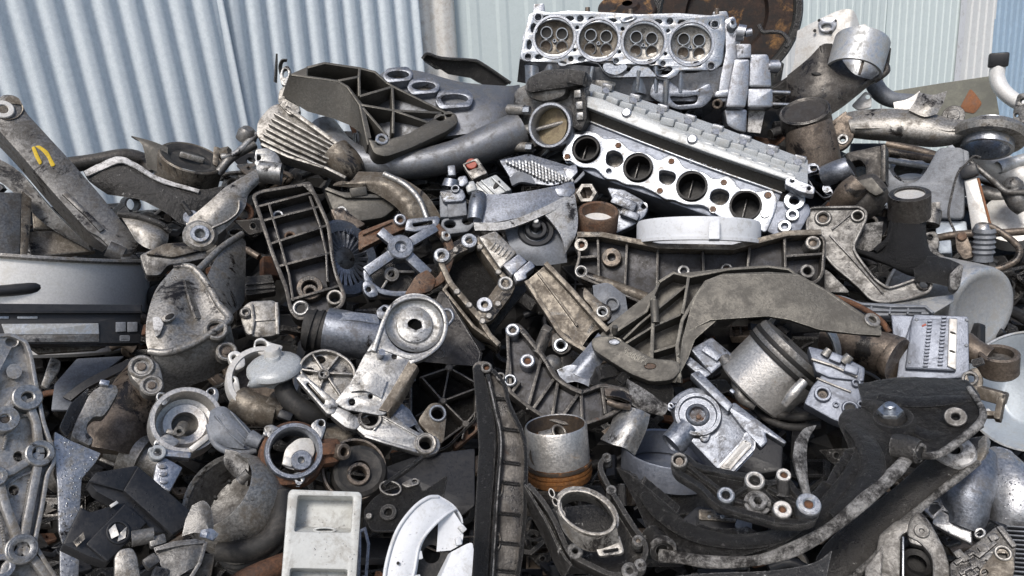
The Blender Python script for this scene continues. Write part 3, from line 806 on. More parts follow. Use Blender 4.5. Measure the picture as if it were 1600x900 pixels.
b.patch([[(916, 186, -8), (1010, 224, -8), (1110, 262, -8), (1226, 300, -8)], [(926, 166, 14), (1016, 200, 14), (1120, 240, 14), (1240, 276, 14)]], 6, 3, 3, False, False)
b.done('side_wall', 'olive_casting')
b = t.mb()
b.rib([(916, 187), (1010, 224), (1110, 262), (1222, 301)], 3, -4, -14)
b.done('gasket_edge', 'bright_machined')
b = t.mb()
b.patch([[(912, 160, 17), (1000, 192, 17), (1110, 232, 17), (1262, 288, 17)], [(916, 128, -30), (1010, 158, -30), (1120, 196, -30), (1262, 250, -30)]], 8, 4, 4, False, False)
b.plate([(912, 148), (940, 154), (1010, 184), (1110, 226), (1246, 276), (1240, 284), (1110, 240), (1000, 200), (914, 166)], 20, 8, 3, 1.5)
cov = b.done('valve_cover', 'clear_plastic')
for i in range(15):
    q = i / 14
    u, v = 938 + 300 * q, 150 + 112 * q
    t.part('cover_lug', 'clear_plastic', lambda b: (b.box(u, v, -6 + random.uniform(-4, 6), (22, 12, 24), (30, 0, -20 + random.uniform(-6, 6)), 2),
           b.box(u - 4, v + 14, 10, (15 + random.uniform(-3, 5), 10, 14), (20, 0, -20), 2)), cov)
    if i % 2 == 0: t.part('cover_lug', 'wet_aluminium', lambda b: (b.tube([(u + 6, v - 2, -8), (u + 9, v - 9, 2)], 6, 14, 1), b.box(u + 12, v - 14, -22, (18, 10, 12), (30, 0, -20), 2)), cov)
t.part('cover_bolt', 'clean_aluminium', lambda b: b.ring(1083, 227, 8, 0, 24, 4, 2))
t.part('cover_bolt', 'clean_aluminium', lambda b: b.ring(982, 186, 8, 0, 24, 4, 2))
t.part('end_bracket', 'clean_aluminium', lambda b: b.plate([(1228, 276), (1252, 282), (1274, 292), (1272, 304), (1252, 300), (1226, 288)], 24, 4, 4, 1.5, [(1238, 282, 3, 10), (1264, 294, 3, 10)]))
for (u, v, r) in ((1241, 314, 15), (1238, 336, 10), (1226, 354, 10)):
    t.part('washer', 'bright_machined', lambda b: b.ring(u, v, r, r * .45, 3, -8))
t.part('blind_plug', 'bright_machined', lambda b: b.ring(1195, 335, 6.5, 0, 2, -4), fl)

# ---- rusty drum, disc behind
t = T('brake_drum', 'brown rusty brake drum upside down behind the cylinder head', 'brake drum', (1130, 40), .16, 52, -20)
t.part('drum_wall', 'drum_rust', lambda b: b.lathe(1135, 22, 0, [(60, -60), (96, -58), (102, -40), (106, -6), (108, 0)], (.10, .1, 1), seg=64))
t.part('drum_flange', 'worn_black', lambda b: b.lathe(1135, 22, 0, [(106, -4), (114, -3), (115, 3), (112, 7), (104, 7), (100, 0)], (.10, .1, 1), seg=64))
t.part('drum_face', 'drum_rust', lambda b: b.lathe(1135, 22, 0, [(0, -8), (60, -8), (64, 2), (100, 3)], (.10, .1, 1), seg=64))
t.part('brake_cable', 'worn_black', lambda b: b.tube([(1186, 40, 30), (1192, 50, 28), (1205, 50, 28), (1222, 52, 26), (1233, 66, 22), (1228, 74, 20)], 3, 8, 5))
t = T('brake_disc', 'rust stained disc edge peeping over the cylinder head', 'brake disc', (980, 12), .20, 60, 0)
t.part('disc', 'drum_rust', lambda b: b.lathe(980, 20, 0, [(8, 0), (44, 0), (45, 3), (45, 9), (43, 11), (20, 11), (16, 16), (8, 16)], seg=48))
# ================================================================== right side of the heap
# ---- stamped sheet bracket behind the collar
t = T('stamped_plate', 'pale stamped steel plate with an oval embossed hole, standing behind the collared arm', 'bracket', (1300, 80), .14, 10, -8)
b = t.mb()
b.patch([[(1246, 48, -6), (1280, 30, 0), (1312, 16, 2), (1330, 15, 2), (1338, 24, -4), (1346, 50, -10)],
         [(1243, 70, -4), (1275, 60, 4), (1310, 50, 6), (1326, 48, 6), (1336, 52, 0), (1350, 66, -12)],
         [(1240, 100, 0), (1270, 95, 6), (1305, 92, 8), (1326, 88, 6), (1338, 86, 0), (1356, 80, -12)],
         [(1226, 140, 0), (1262, 130, 4), (1300, 128, 6), (1330, 120, 4), (1345, 110, 0), (1362, 96, -10)]], 3, 4, 4)
b.done('sheet', 'galvanised_pale')
t.part('embossed_oval', 'clean_aluminium', lambda b: b.plate([(1277, 34), (1290, 26), (1306, 28), (1308, 40), (1298, 52), (1280, 50)], 10, 2, 6, 1.5, [circle(1291, 42, 8, 14, 5)]))
for (u, v) in ((1280, 32), (1305, 33), (1273, 48), (1298, 50)):
    t.part('small_hole', 'black_and_hole_shade', lambda b: b.lathe(u, v, 9, [(0, 1), (2.4, 1), (2.4, -2)], seg=10))  # black discs painted as the dark of the punched holes
t.part('fold', 'galvanised_pale', lambda b: b.patch([[(1342, 40, -6), (1352, 38, -8), (1358, 44, -10)], [(1344, 60, -4), (1356, 56, -8), (1362, 62, -12)]], 3))

# ---- dark arm with steel collar
t = T('pressed_steel_bracket', 'dark pressed steel arm holding a large bright steel collar', 'suspension arm', (1300, 135), .02, 16, 6)
b = t.mb()
b.patch([[(1230, 118, -14), (1262, 92, -2), (1284, 70, 2), (1300, 68, -10)],
         [(1228, 150, -8), (1258, 128, 8), (1290, 104, 12), (1330, 112, -4)],
         [(1226, 172, -8), (1262, 158, 12), (1304, 142, 16), (1360, 124, -2)],
         [(1240, 196, -12), (1275, 188, 4), (1310, 172, 8), (1368, 126, -8)]], 5, 5, 5)
b.tube([(1284, 72, 2), (1286, 86, 2), (1292, 92, -4)], 4, 10, 4)
arm = b.done('arm', 'dark_casting')
t.part('collar', 'pot_aluminium', lambda b: (b.lathe(1340, 90, -4, [(37, -28), (37, 26), (41, 26), (41, -28)], (-.24, -.84, .48), seg=48, closed=True)))
t.part('collar_seam', 'brown_steel', lambda b: b.tube([(1343, 116, 40), (1356, 68, 20)], 2.0, 8, 1))
t.part('rolled_edge', 'dark_casting', lambda b: b.tube([(1366, 126, -8), (1378, 118, -6), (1386, 110, -8), (1382, 100, -14), (1374, 108, -16)], 5, 10, 4))
t.part('rubber_block', 'dark_rubber', lambda b: b.box(1382, 90, -26, (14, 26, 20), (0, 0, -8), 2))
t.part('slot', 'black_and_hole_shade', lambda b: b.plate(circle(1276, 115, 8, 12, 3, 10), 15, 5, 0))  # black plate stands for the shade inside the slot

# ---- brown cylinder stub
t = T('bush_tube', 'dull brown steel tube stub with a dark worn end band', 'bush', (1262, 215), .06, 14, -10)
t.part('tube_body', 'brown_steel', lambda b: b.tube([(1272, 268, -18), (1268, 225, -4), (1262, 192, 4)], [42, 38, 34], 32, 4))
t.part('end_band', 'dark_casting', lambda b: b.lathe(1259, 186, 4, [(30, 14), (34, 17), (37, 15), (38, -14), (30, -18)], (-.10, .80, .55), seg=36))
t.part('end_face', 'dark_casting', lambda b: b.lathe(1259, 186, 4, [(0, 12), (31, 14)], (-.10, .80, .55), seg=36))

# ---- long control arm
t = T('wishbone', 'long tan forged control arm ending in a wide eye with a bright ring', 'suspension arm', (1450, 195), -.02, 14, 4)
b = t.mb()
b.patch([[(1322, 176, -10), (1350, 171, -2), (1400, 170, 2), (1450, 176, 4), (1490, 186, 2), (1530, 186, -2), (1570, 184, -10), (1594, 196, -14)],
         [(1326, 190, 8), (1360, 188, 14), (1400, 186, 18), (1450, 190, 18), (1490, 200, 14), (1530, 198, 14), (1570, 198, 8), (1597, 212, 0)],
         [(1330, 206, 8), (1360, 208, 14), (1400, 210, 18), (1450, 214, 18), (1490, 214, 16), (1530, 206, 16), (1568, 208, 12), (1596, 222, 4)],
         [(1334, 216, -8), (1360, 219, -6), (1400, 222, -4), (1450, 230, -4), (1490, 226, -2), (1520, 214, 6), (1560, 214, 8), (1590, 230, 0)]], 8, 6, 5)
b.rib([(1336, 200), (1400, 199), (1440, 195), (1480, 204), (1520, 198)], 3, 19, 10, smooth=4)
arm = b.done('beam', 'dirty_aluminium')
t.part('eye', 'dirty_aluminium', lambda b: b.lathe(1545, 213, 0, [(34, -9), (34, 7), (39, 11), (47, 9), (52, 0), (48, -9)], (.14, .86, -.48), seg=48, closed=True))
t.part('eye_ring', 'bright_machined', lambda b: b.lathe(1545, 213, -2, [(30, -22), (30, 17), (35, 17), (35, -22)], (.14, .86, -.48), seg=44, closed=True))
t.part('fork_plate', 'brown_steel', lambda b: b.plate([(1290, 226), (1300, 200), (1318, 178), (1334, 182), (1336, 212), (1322, 232), (1300, 238)], 6, -10, 10, 2, [(1317, 219, 5, 14)]))
t.part('fork_plate', 'brown_steel', lambda b: b.plate([(1288, 208), (1296, 192), (1322, 172), (1326, 180), (1318, 205), (1300, 216)], -16, -28, 8, 2, [(1305, 201, 6, 14)]))
for (u, v, r, z) in ((1317, 219, 9, 8), (1304, 201, 9, -14)): t.part('bush', 'cast_aluminium', lambda b: b.ring(u, v, r, 4, z, z - 14))
t.part('saddle', 'dirty_aluminium', lambda b: b.patch([[(1436, 144, -4), (1458, 148, 6), (1480, 142, -2)], [(1430, 158, 8), (1452, 164, 16), (1474, 160, 8)], [(1420, 172, 14), (1444, 182, 20), (1464, 178, 14)]], 5, 4, 4))
t.part('web', 'galvanised_pale', lambda b: b.patch([[(1396, 160, -10), (1420, 154, -10), (1437, 142, -10)], [(1398, 172, -8), (1422, 170, -6), (1440, 160, -4)]], 4, 4, 2))
t.part('rear_bush', 'grey_casting', lambda b: (b.ring(1490, 180, 16, 0, -2, -30), b.ring(1490, 180, 9, 0, 2, -4)))

# ---- board, blue pipe
t = T('flat_board', 'olive grey board with an orange rust patch leaning at the fence', 'board', (1480, 150), .45, 4, 8)
t.part('board_panel', 'olive_board', lambda b: b.plate([(1396, 142), (1470, 130), (1552, 118), (1562, 180), (1500, 190), (1400, 200)], 0, -6, 1))
t.part('rust_stain', 'rust_patch', lambda b: b.plate([(1500, 168), (1516, 138), (1524, 146), (1535, 162), (1522, 178), (1505, 174)], .8, -1, 4, .2))
t = T('coolant_pipe', 'bluish grey bent metal pipe below the steel collar', 'pipe', (1380, 145), .12, 15, 0)
t.part('pipe_body', 'grey_resin', lambda b: b.tube([(1366, 132, 0), (1376, 146, 2), (1394, 156, 2), (1420, 158, -6), (1450, 160, -10)], [13, 13, 12, 11, 11], 20, 5))
t.part('pipe_bead', 'bright_machined', lambda b: b.tube([(1385, 160, 2), (1394, 148, 6)], 2, 8, 1))
t = T('tin_tab', 'small pale tin tab with one hole beside the bluish pipe', 'tab', (1350, 160), .08, 15, 0)
t.part('tab_plate', 'galvanised_pale', lambda b: b.plate([(1330, 165), (1352, 142), (1362, 148), (1362, 168), (1340, 172)], 0, -4, 4, 1, [(1356, 151, 4, 12)]))

# ---- bent tube with black cap
t = T('bent_tube', 'bent chrome tube with a square black cap at its upper end', 'tube', (1570, 130), .08, 6, -8)
t.part('tube_body', 'pot_steel', lambda b: b.tube([(1559, 104, 4), (1558, 122, 4), (1566, 140, 4), (1584, 156, 0), (1612, 170, -8)], 11, 24, 6))
t.part('black_cap', 'black_plastic', lambda b: b.box(1560, 94, 4, (27, 22, 24), (5, 12, -4), 3))
t = T('tube_clamp', 'grey metal clamp plate with two holes at the end of the bent chrome tube', 'clamp', (1592, 165), .02, 10, -8)
t.part('clamp_plate', 'grey_casting', lambda b: b.plate([(1590, 146), (1612, 144), (1612, 200), (1584, 200), (1582, 176)], 0, -16, 5, 2, [(1588, 180, 3, 10), (1598, 158, 4, 10)]))

# ---- pipes behind
rng = random.Random(3)
for i, (pts, r, mt, lb) in enumerate([
    ([(1384, 226, 0), (1450, 242, 0), (1530, 268, 0), (1640, 300, 0)], 9, 'brown_steel', 'topmost thin brown pipe of the bundle under the long control arm'),
    ([(1384, 238, 4), (1440, 248, 4), (1500, 262, 4), (1640, 330, 4)], 8, 'brown_steel', 'second thin brown pipe of the bundle under the long control arm'),
    ([(1384, 250, 8), (1420, 256, 8), (1470, 264, 8), (1560, 284, 0)], 5, 'pot_aluminium', 'thinnest shiny pipe at the bottom of the bundle under the control arm'),
    ([(1500, 242, 4), (1550, 262, 6), (1600, 282, 6), (1660, 305, 6)], 26, 'galvanised_pale', 'wide pale grey pipe running out of the frame beneath the control arm eye'),
    ([(1560, 262, 20), (1600, 250, 10), (1650, 240, 10)], 10, 'pot_aluminium', 'short shiny pipe beside the control arm eye at the frame edge'),
    ([(1530, 300, -6), (1570, 310, -6), (1640, 322, -6)], 12, 'grey_casting', 'dull pipe under the wide pale grey pipe')]):
    t = T('metal_pipe', lb, 'pipe', (1490 if i < 3 else 1560, 265), .20 - .02 * i, 18, 6, group='loose pipes under the control arm')
    t.part('tube', mt, lambda b: b.tube(pts, r, 20, 4, .82))
t = T('pale_casting', 'pale rounded casting with a dark hollow showing under the bundle of pipes', 'casting', (1420, 275), .22, 20, 0)
t.part('shell', 'pot_aluminium', lambda b: b.lathe(1418, 272, 0, [(20, 10), (26, 12), (34, 4), (38, -30), (20, -30)], (.1, .7, .7), seg=30))
t.part('white_lid', 'pale_enamel', lambda b: b.plate(circle(1425, 282, 28, 24, 12), 16, 8, 0, 2))

# ---- dark post bracket
t = T('pressed_bracket', 'dark blue grey pressed steel bracket with a wide scooped foot beneath the control arm', 'bracket', (1462, 275), .07, 14, -4)
b = t.mb()
b.plate([(1466, 230), (1506, 230), (1508, 290), (1506, 342), (1440, 340), (1392, 328), (1370, 322), (1376, 300), (1376, 252), (1388, 262), (1398, 278), (1414, 286), (1432, 284), (1446, 268)], 0, -14, 8, 2.5)
b.plate([(1500, 231), (1514, 236), (1516, 300), (1505, 300)], -2, -34, 3, 2)
b.done('body', 'grey_resin')
t.part('label_patch', 'grey_casting', lambda b: b.box(1461, 322, 2, (14, 12, 3), (0, 0, 3), 1))

# ---- lever and sensor
t = T('shock_strip', 'rusty pale steel strip standing beside the ribbed rubber boot', 'strip', (1525, 310), .06, 12, -6)
t.part('strip_plate', 'galvanised_pale', lambda b: b.plate([(1506, 282), (1526, 276), (1546, 352), (1540, 366), (1520, 372)], 0, -10, 2, 2))
t.part('rust_edge', 'rust_patch', lambda b: b.rib([(1528, 278), (1547, 350)], 3, 1, -10))
t.part('black_top', 'black_plastic', lambda b: b.box(1514, 268, 2, (24, 20, 14), (0, 0, 14), 3))
t = T('link_rod', 'bent dark grey rod crossing in front of the wide pale pipe', 'rod', (1560, 280), .03, 12, 0)
t.part('rod', 'grey_casting', lambda b: b.tube([(1512, 250, 6), (1530, 264, 8), (1556, 286, 8), (1574, 300, 8), (1610, 300, 4)], [3.5, 4, 4.5, 4.5, 4.5], 12, 3))
t = T('bent_wire', 'thin twisted wire hanging beside the pressed steel bracket', 'wire', (1490, 300), .02, 12, 0)
t.part('wire', 'worn_black', lambda b: b.tube([(1532, 246, 6), (1522, 244, 6), (1510, 256, 6), (1497, 270, 6), (1488, 300, 6), (1482, 336, 6), (1492, 362, 6)], 1.8, 8, 4))
t = T('ball_link', 'grey ball ended link standing at the frame edge below the bent rod', 'link', (1584, 295), .05, 14, 0)
t.part('ball', 'grey_casting', lambda b: b.lathe(1582, 292, 6, [(0, 16), (8, 14), (14, 7), (16, -2), (15, -12)], (0, .9, .4), seg=24))
t.part('shank', 'grey_casting', lambda b: b.tube([(1582, 296, 4), (1592, 318, 2), (1600, 330, 0)], [16, 15, 10], 20, 3))
t = T('rubber_boot', 'ribbed grey rubber boot with a bent brown lever coming out of its top', 'boot', (1538, 375), .0, 10, 0)
t.part('boot', 'grey_resin', lambda b: b.lathe(1538, 378, 0, [(14, 22)] + [q for i in range(5) for q in ((16, 16 - i * 8), (13, 12 - i * 8))] + [(14, -30)], (.06, 1, .2), seg=28))
t.part('metal_collar', 'bright_machined', lambda b: b.lathe(1535, 362, 0, [(6, 14), (10, 12), (14, 4), (14, -6)], (.06, 1, .2), seg=24))
t.part('lever', 'brown_steel', lambda b: b.tube([(1536, 358, 2), (1541, 353, 4), (1556, 358, 6), (1584, 378, 8), (1593, 392, 8), (1586, 408, 10), (1560, 420, 14), (1548, 418, 14)], 5, 12, 5))
t.part('tip', 'dark_rubber', lambda b: b.tube([(1553, 419, 14), (1543, 418, 16)], 8, 16, 1, .6))
t = T('flat_link', 'flat brown steel link with a round pivot head beside the rubber boot', 'link', (1505, 385), .04, 16, 0)
t.part('link_plate', 'brown_steel', lambda b: b.plate([(1492, 366), (1506, 362), (1512, 370), (1524, 400), (1506, 406), (1494, 390)], 0, -8, 5, 1.5))
t.part('pivot', 'rusty_steel', lambda b: b.ring(1503, 370, 7, 0, 5, -2))
t = T('dark_rail', 'dark greasy rail running behind the flat link', 'rail', (1490, 365), .10, 16, 0)
t.part('bar', 'brown_steel', lambda b: b.tube([(1462, 372, 0), (1500, 366, 0), (1560, 364, 0), (1620, 360, 0)], 6, 12, 3))
t = T('oil_can_end', 'pale round end cap showing behind the bent lever', 'cap', (1580, 340), .16, 20, -10)
t.part('cap_face', 'galvanised_pale', lambda b: b.lathe(1584, 338, 0, [(0, 3), (18, 3), (30, 0), (44, -2), (46, -30)], (0, .5, .85), seg=30))
t = T('pale_box', 'whitish enamel box corner visible behind the black rubber mount', 'box', (1485, 350), .16, 30, 0)
t.part('box_panel', 'pale_enamel', lambda b: b.plate([(1462, 344), (1510, 345), (1512, 366), (1462, 366)], 0, -30, 3, 2))
t.part('box_panel', 'pale_enamel', lambda b: b.plate([(1466, 376), (1486, 374), (1488, 396), (1466, 396)], 6, -20, 3, 2))
t = T('ear_bracket', 'grey ear with one bolt hole beside the black rubber mount', 'bracket', (1458, 372), .05, 14, 0)
t.part('ear_plate', 'grey_casting', lambda b: b.plate([(1443, 364), (1462, 360), (1468, 372), (1466, 390), (1444, 388)], 0, -14, 6, 2, [(1453, 371, 4.5, 14)]))
t.part('crusted_arm', 'crusty_edge', lambda b: b.patch([[(1440, 374, 2), (1460, 388, 2), (1480, 404, 0)], [(1440, 396, 4), (1458, 404, 4), (1482, 412, 0)]], 6, 3, 2))
t.part('small_drum', 'grey_casting', lambda b: b.tube([(1458, 330, -10), (1454, 352, -6)], 13, 20, 1))

# ---- black gritty rubber mount
t = T('rubber_mount', 'matt black gritty engine mount flaring out under a steel sleeve', 'engine mount', (1420, 385), -.05, 16, 4)
b = t.mb()
b.patch([[(1392, 334, -8), (1405, 338, 4), (1420, 340, 8), (1436, 340, 4), (1448, 336, -8)],
         [(1388, 352, -8), (1402, 354, 8), (1420, 356, 12), (1438, 356, 8), (1447, 352, -8)],
         [(1384, 374, -8), (1398, 377, 10), (1420, 379, 15), (1440, 377, 10), (1449, 374, -6)],
         [(1374, 394, -10), (1394, 400, 8), (1420, 404, 16), (1446, 400, 10), (1458, 396, -6)],
         [(1330, 388, -30), (1380, 410, 0), (1418, 424, 6), (1446, 420, 4), (1500, 412, -10)],
         [(1334, 398, -40), (1384, 414, -14), (1424, 432, -10), (1450, 430, -6), (1500, 418, -12)]], 8, 5, 5)
b.tube([(1396, 342, -4), (1392, 370, -4), (1368, 392, -8)], 5, 10, 3)
b.done('rubber_body', 'black_grit')
t.part('foot', 'oily_black', lambda b: (b.patch([[(1426, 408, 6), (1450, 400, 8), (1480, 404, 4), (1504, 414, -2)], [(1428, 424, 10), (1452, 420, 12), (1480, 424, 8), (1502, 432, 2)], [(1430, 440, 0), (1454, 442, 2), (1480, 448, 0), (1496, 454, -4)]], 12, 4, 4),))
t.part('foot_end', 'crusty_edge', lambda b: b.plate([(1484, 428), (1500, 412), (1506, 414), (1500, 448), (1492, 455), (1484, 448)], 16, -10, 3, 2))
t.part('sleeve', 'dark_casting', lambda b: b.lathe(1421, 318, 2, [(20, -12), (22, 18), (30, 17), (31, -22), (24, -24)], (.02, .88, .46), seg=36, closed=True))
t.part('sleeve_face', 'galvanised_pale', lambda b: b.lathe(1421, 318, 2, [(0, 10), (22, 14)], (.02, .88, .46), seg=30))
t = T('mud_ball', 'lump of grit covered steel behind the black engine mount', 'scrap piece', (1345, 375), .02, 20, 0)
t.part('lump', 'crusty_edge', lambda b: b.patch([[(1332, 362, -6), (1352, 350, 2), (1380, 346, 0)], [(1336, 380, 0), (1356, 372, 8), (1378, 368, 4)], [(1340, 396, -4), (1360, 392, 2), (1376, 384, 0)]], 8, 4, 4))
t = T('oil_pipe_bend', 'dark greasy elbow pipe stub above the Y shaped bracket', 'pipe', (1345, 315), .04, 16, 0)
t.part('elbow', 'dark_casting', lambda b: b.tube([(1310, 345, -10), (1330, 325, 2), (1356, 305, 4), (1372, 296, 0)], [26, 30, 32, 28], 26, 5))
t.part('rusty_band', 'deep_rust', lambda b: b.tube([(1306, 348, -8), (1318, 336, 0)], [29, 31], 26, 2))
t.part('bead', 'bright_machined', lambda b: b.lathe(1380, 318, 10, [(0, 5), (5, 3), (6, -2)]))
t = T('vent_stub', 'square dark stub with a hollow mouth beside the brown steel tube', 'stub', (1345, 262), .05, 16, -10)
t.part('stub_box', 'dark_casting', lambda b: b.plate([(1320, 238), (1350, 232), (1376, 226), (1378, 256), (1376, 286), (1330, 282)], 0, -40, 5, 4, [[(1330, 252), (1344, 250), (1352, 260), (1352, 278), (1336, 276)]]))
t.part('side_rail', 'dark_casting', lambda b: b.rib([(1380, 226), (1380, 284)], 6, 4, -30))
t = T('cast_elbow', 'rough bluish casting with bolt lugs beside the end of the second cylinder head', 'casting', (1298, 275), .0, 16, -10)
b = t.mb()
b.plate([(1256, 258), (1268, 254), (1278, 256), (1284, 272), (1298, 292), (1304, 304), (1288, 312), (1270, 296), (1258, 276)], 0, -16, 8, 2, [(1271, 262, 5, 14), (1292, 294, 5, 14)])
b.tube([(1290, 276, -6), (1312, 268, 2), (1328, 260, 4)], [18, 19, 16], 22, 4)
b.done('body', 'blue_grey_aluminium')
t.part('pipe_mouth', 'black_and_hole_shade', lambda b: b.lathe(1329, 262, 3, [(0, 0), (14, 0)], (.8, .3, .4), seg=24))
t = T('hose_elbow', 'rusty steel elbow hidden under the end of the cylinder head', 'elbow', (1330, 300), -.01, 16, -10)
t.part('elbow_body', 'brown_steel', lambda b: b.tube([(1310, 322, -8), (1326, 302, 4), (1344, 286, 6)], [16, 20, 18], 22, 5, .8))
t.part('lip', 'olive_casting', lambda b: b.plate([(1332, 284), (1362, 276), (1382, 300), (1368, 306), (1344, 292)], 6, -6, 3, 2))

# ---- Y bracket
t = T('flat_bracket', 'Y shaped flat grey bracket with raised edges and three bolt holes', 'bracket', (1350, 400), .0, 18, 4)
out = [(1262, 322), (1345, 321), (1356, 330), (1355, 342), (1334, 386), (1345, 404), (1370, 436), (1388, 448), (1400, 445), (1436, 432), (1450, 432), (1459, 442), (1455, 456), (1420, 468), (1382, 474), (1360, 470), (1340, 448), (1300, 415), (1285, 395), (1258, 360)]
b = t.mb()
b.plate(out, -4, -16, 10, 1.2, [(1286, 340, 7, 18), (1340, 337, 6.5, 16), (1444, 443, 7, 16), [(1288, 420), (1296, 424), (1330, 458), (1288, 456)]])
b.rim(out, 4, 2, -16, 10)
b.rib([(1296, 366), (1330, 402), (1380, 458)], 3, 0, -10); b.rib([(1334, 330), (1300, 358)], 3, 0, -10)
b.done('body', 'grey_casting')
t.bosses('boss', 'grey_casting', [(1286, 340, 13, 7), (1340, 337, 11, 6.5), (1444, 443, 11, 7)], 0, -14)

# ---- pots
t = T('cooking_pot', 'dented aluminium cooking pot lying on its side', 'pot', (1540, 470), .10, 6, 0)
AX = (.74, -.2, .60)
t.part('pot_body', 'pot_aluminium', lambda b: b.lathe(1512, 478, 0, [(0, 23), (50, 23), (54, 26), (62, 26), (65.5, 24), (67.5, 19), (68, 10), (68.5, 0), (69, -60), (70, -95), (73, -96), (73, -99), (66, -99), (66, -60), (64, 16)], AX, seg=64, noise=.008))
t.part('rim', 'pot_aluminium', lambda b: b.lathe(1512, 478, 0, [(70, -100), (74, -98), (75, -95), (72, -92)], AX, seg=64, closed=True))
t = T('enamel_bowl', 'pale enamel bowl lying behind the black triangular arm', 'bowl', (1580, 640), .10, 4, -10)
t.part('bowl_body', 'pale_enamel', lambda b: b.lathe(1612, 612, 0, [(0, -40), (46, -40), (54, -36), (62, -22), (84, 6), (92, 10), (92, 7), (87, 2), (66, -24), (58, -42), (0, -46)], (-.25, .15, .95), seg=64))
t.part('rim', 'pot_aluminium', lambda b: b.lathe(1612, 612, 0, [(91, 8), (94, 9), (94, 12), (91, 12)], (-.25, .15, .95), seg=64, closed=True))

# ---- control unit with finned lid
t = T('control_unit', 'bluish aluminium control unit with two rows of small teeth on its lid', 'control unit', (1458, 545), -.03, 14, 2)
b = t.mb()
b.plate([(1428, 491), (1513, 494), (1515, 584), (1508, 590), (1400, 597), (1405, 560)], 0, -16, 3, 2)
b.plate([(1424, 499), (1496, 496), (1494, 580), (1414, 576)], 9, -2, 3, 3)
b.plate([(1448, 594), (1468, 593), (1467, 600), (1449, 600)], -2, -12, 2, 1)
cu_ = b.done('lid', 'smooth_alloy')
t.part('side_case', 'smooth_alloy', lambda b: b.plate([(1392, 492), (1410, 492), (1428, 494), (1408, 552), (1398, 552)], -6, -30, 2, 2))
for (u0, v0, u1, v1) in ((1453, 502, 1446, 572), (1475, 496, 1469, 570)):
    def teeth(b):
        for i in range(14):
            q = i / 13
            b.box(u0 + (u1 - u0) * q, v0 + (v1 - v0) * q, 10, (7, 3, 5), (0, 0, 8), .8)
    t.part('tooth_row', 'smooth_alloy', teeth, cu_)
t.part('raised_bar', 'galvanised_pale', lambda b: b.plate([(1483, 497), (1496, 498), (1494, 578), (1480, 572)], 13, 2, 2, 2), cu_)
for (u, v) in ((1489, 520), (1488, 549)): t.part('oval_mark', 'black_and_hole_shade', lambda b: b.plate(circle(u, v, 5.5, 12, 2.2, 20), 13.6, 10, 0), cu_)
for (u, v) in ((1432, 502), (1421, 568), (1511, 500), (1510, 540), (1510, 584), (1412, 530), (1410, 590)):
    t.part('screw', 'grey_resin', lambda b: b.ring(u, v, 2.6, 0, 10 if u < 1440 and v not in (530, 590) else 2, -2), cu_)
t.part('red_mark', 'red_plastic', lambda b: b.plate([(1440, 508), (1446, 505), (1448, 508), (1441, 511)], 9.5, 8, .5), cu_)

# ---- brown tube under
t = T('exhaust_stub', 'brown tapered exhaust stub under the wide olive bracket', 'exhaust pipe', (1350, 540), .0, 14, 0)
t.part('stub_tube', 'brown_steel', lambda b: b.tube([(1290, 530, -20), (1330, 538, -6), (1375, 550, 0), (1392, 556, 2)], [24, 28, 32, 33], 28, 5))
t.part('end_rim', 'brown_steel', lambda b: b.lathe(1396, 560, 2, [(0, 3), (26, 5), (34, 7), (36, 2), (34, -8)], (.85, -.35, .4), seg=32))

# ---- framed cover with brown gasket
t = T('framed_cover', 'bluish resin cover frame with a brown gasket lip', 'cover', (1360, 490), -.01, 36, 4)
b = t.mb()
b.plate([(1270, 455), (1320, 462), (1345, 472), (1444, 476), (1460, 490), (1350, 494), (1300, 478)], 0, -16, 6, 2)
b.rib([(1345, 474), (1396, 478), (1446, 478), (1458, 488)], 4, 6, -4)
b.rib([(1350, 484), (1440, 486)], 3, 5, -4)
for x in (1362, 1392, 1420): b.rib([(x, 476), (x - 2, 490)], 3, 4, -4)
b.done('frame', 'grey_resin')
t.part('gasket_lip', 'deep_rust', lambda b: b.tube([(1288, 464, 4), (1310, 466, 8), (1345, 480, 8), (1375, 500, 8), (1390, 520, 6)], 4.5, 10, 5))
t.part('inner_plate', 'white_chalk', lambda b: b.plate([(1296, 470), (1330, 478), (1370, 504), (1352, 510), (1320, 494)], -2, -10, 4, 1, [(1358, 500, 9, 16, 4)]))
t = T('thin_lid', 'thin silver lid edge sticking out under the aluminium pot', 'lid', (1440, 470), .04, 60, 0)
t.part('lid_plate', 'pot_aluminium', lambda b: b.plate([(1370, 478), (1420, 468), (1490, 460), (1490, 470), (1440, 500), (1380, 500)], 0, -2.5, 4, 1))

# ---- bushing and clevis
t = T('tie_rod_eye', 'brown forged rod end with a wide round eye beside the control unit', 'rod end', (1550, 560), -.03, 14, -6)
t.part('eye', 'brown_steel', lambda b: b.lathe(1560, 566, -2, [(20, -14), (20, 16), (25, 18), (28, 16), (29, -16), (26, -20)], (.05, .86, .5), seg=40, closed=True))
t.part('eye_core', 'grey_casting', lambda b: b.lathe(1560, 566, -2, [(0, 2), (20, 4)], (.05, .86, .5), seg=30))
t.part('shank', 'brown_steel', lambda b: b.tube([(1505, 538, -8), (1520, 548, -4), (1545, 560, -4)], [22, 20, 18], 22, 4))
t = T('clevis', 'rusty steel clevis with a bolt head between the black arm and the enamel bowl', 'clevis', (1545, 630), -.02, 14, -6)
b = t.mb()
b.box(1550, 618, 0, (40, 20, 26), (20, 0, -14), 3); b.box(1562, 640, 0, (9, 36, 26), (0, 0, -8), 2); b.box(1540, 648, -2, (44, 8, 24), (0, 0, 3), 2)
b.plate([(1508, 580), (1526, 572), (1536, 590), (1530, 640), (1518, 640), (1512, 610)], 2, -10, 6, 2, [(1516, 592, 6, 16, 9)])
b.done('body', 'brown_aluminium')
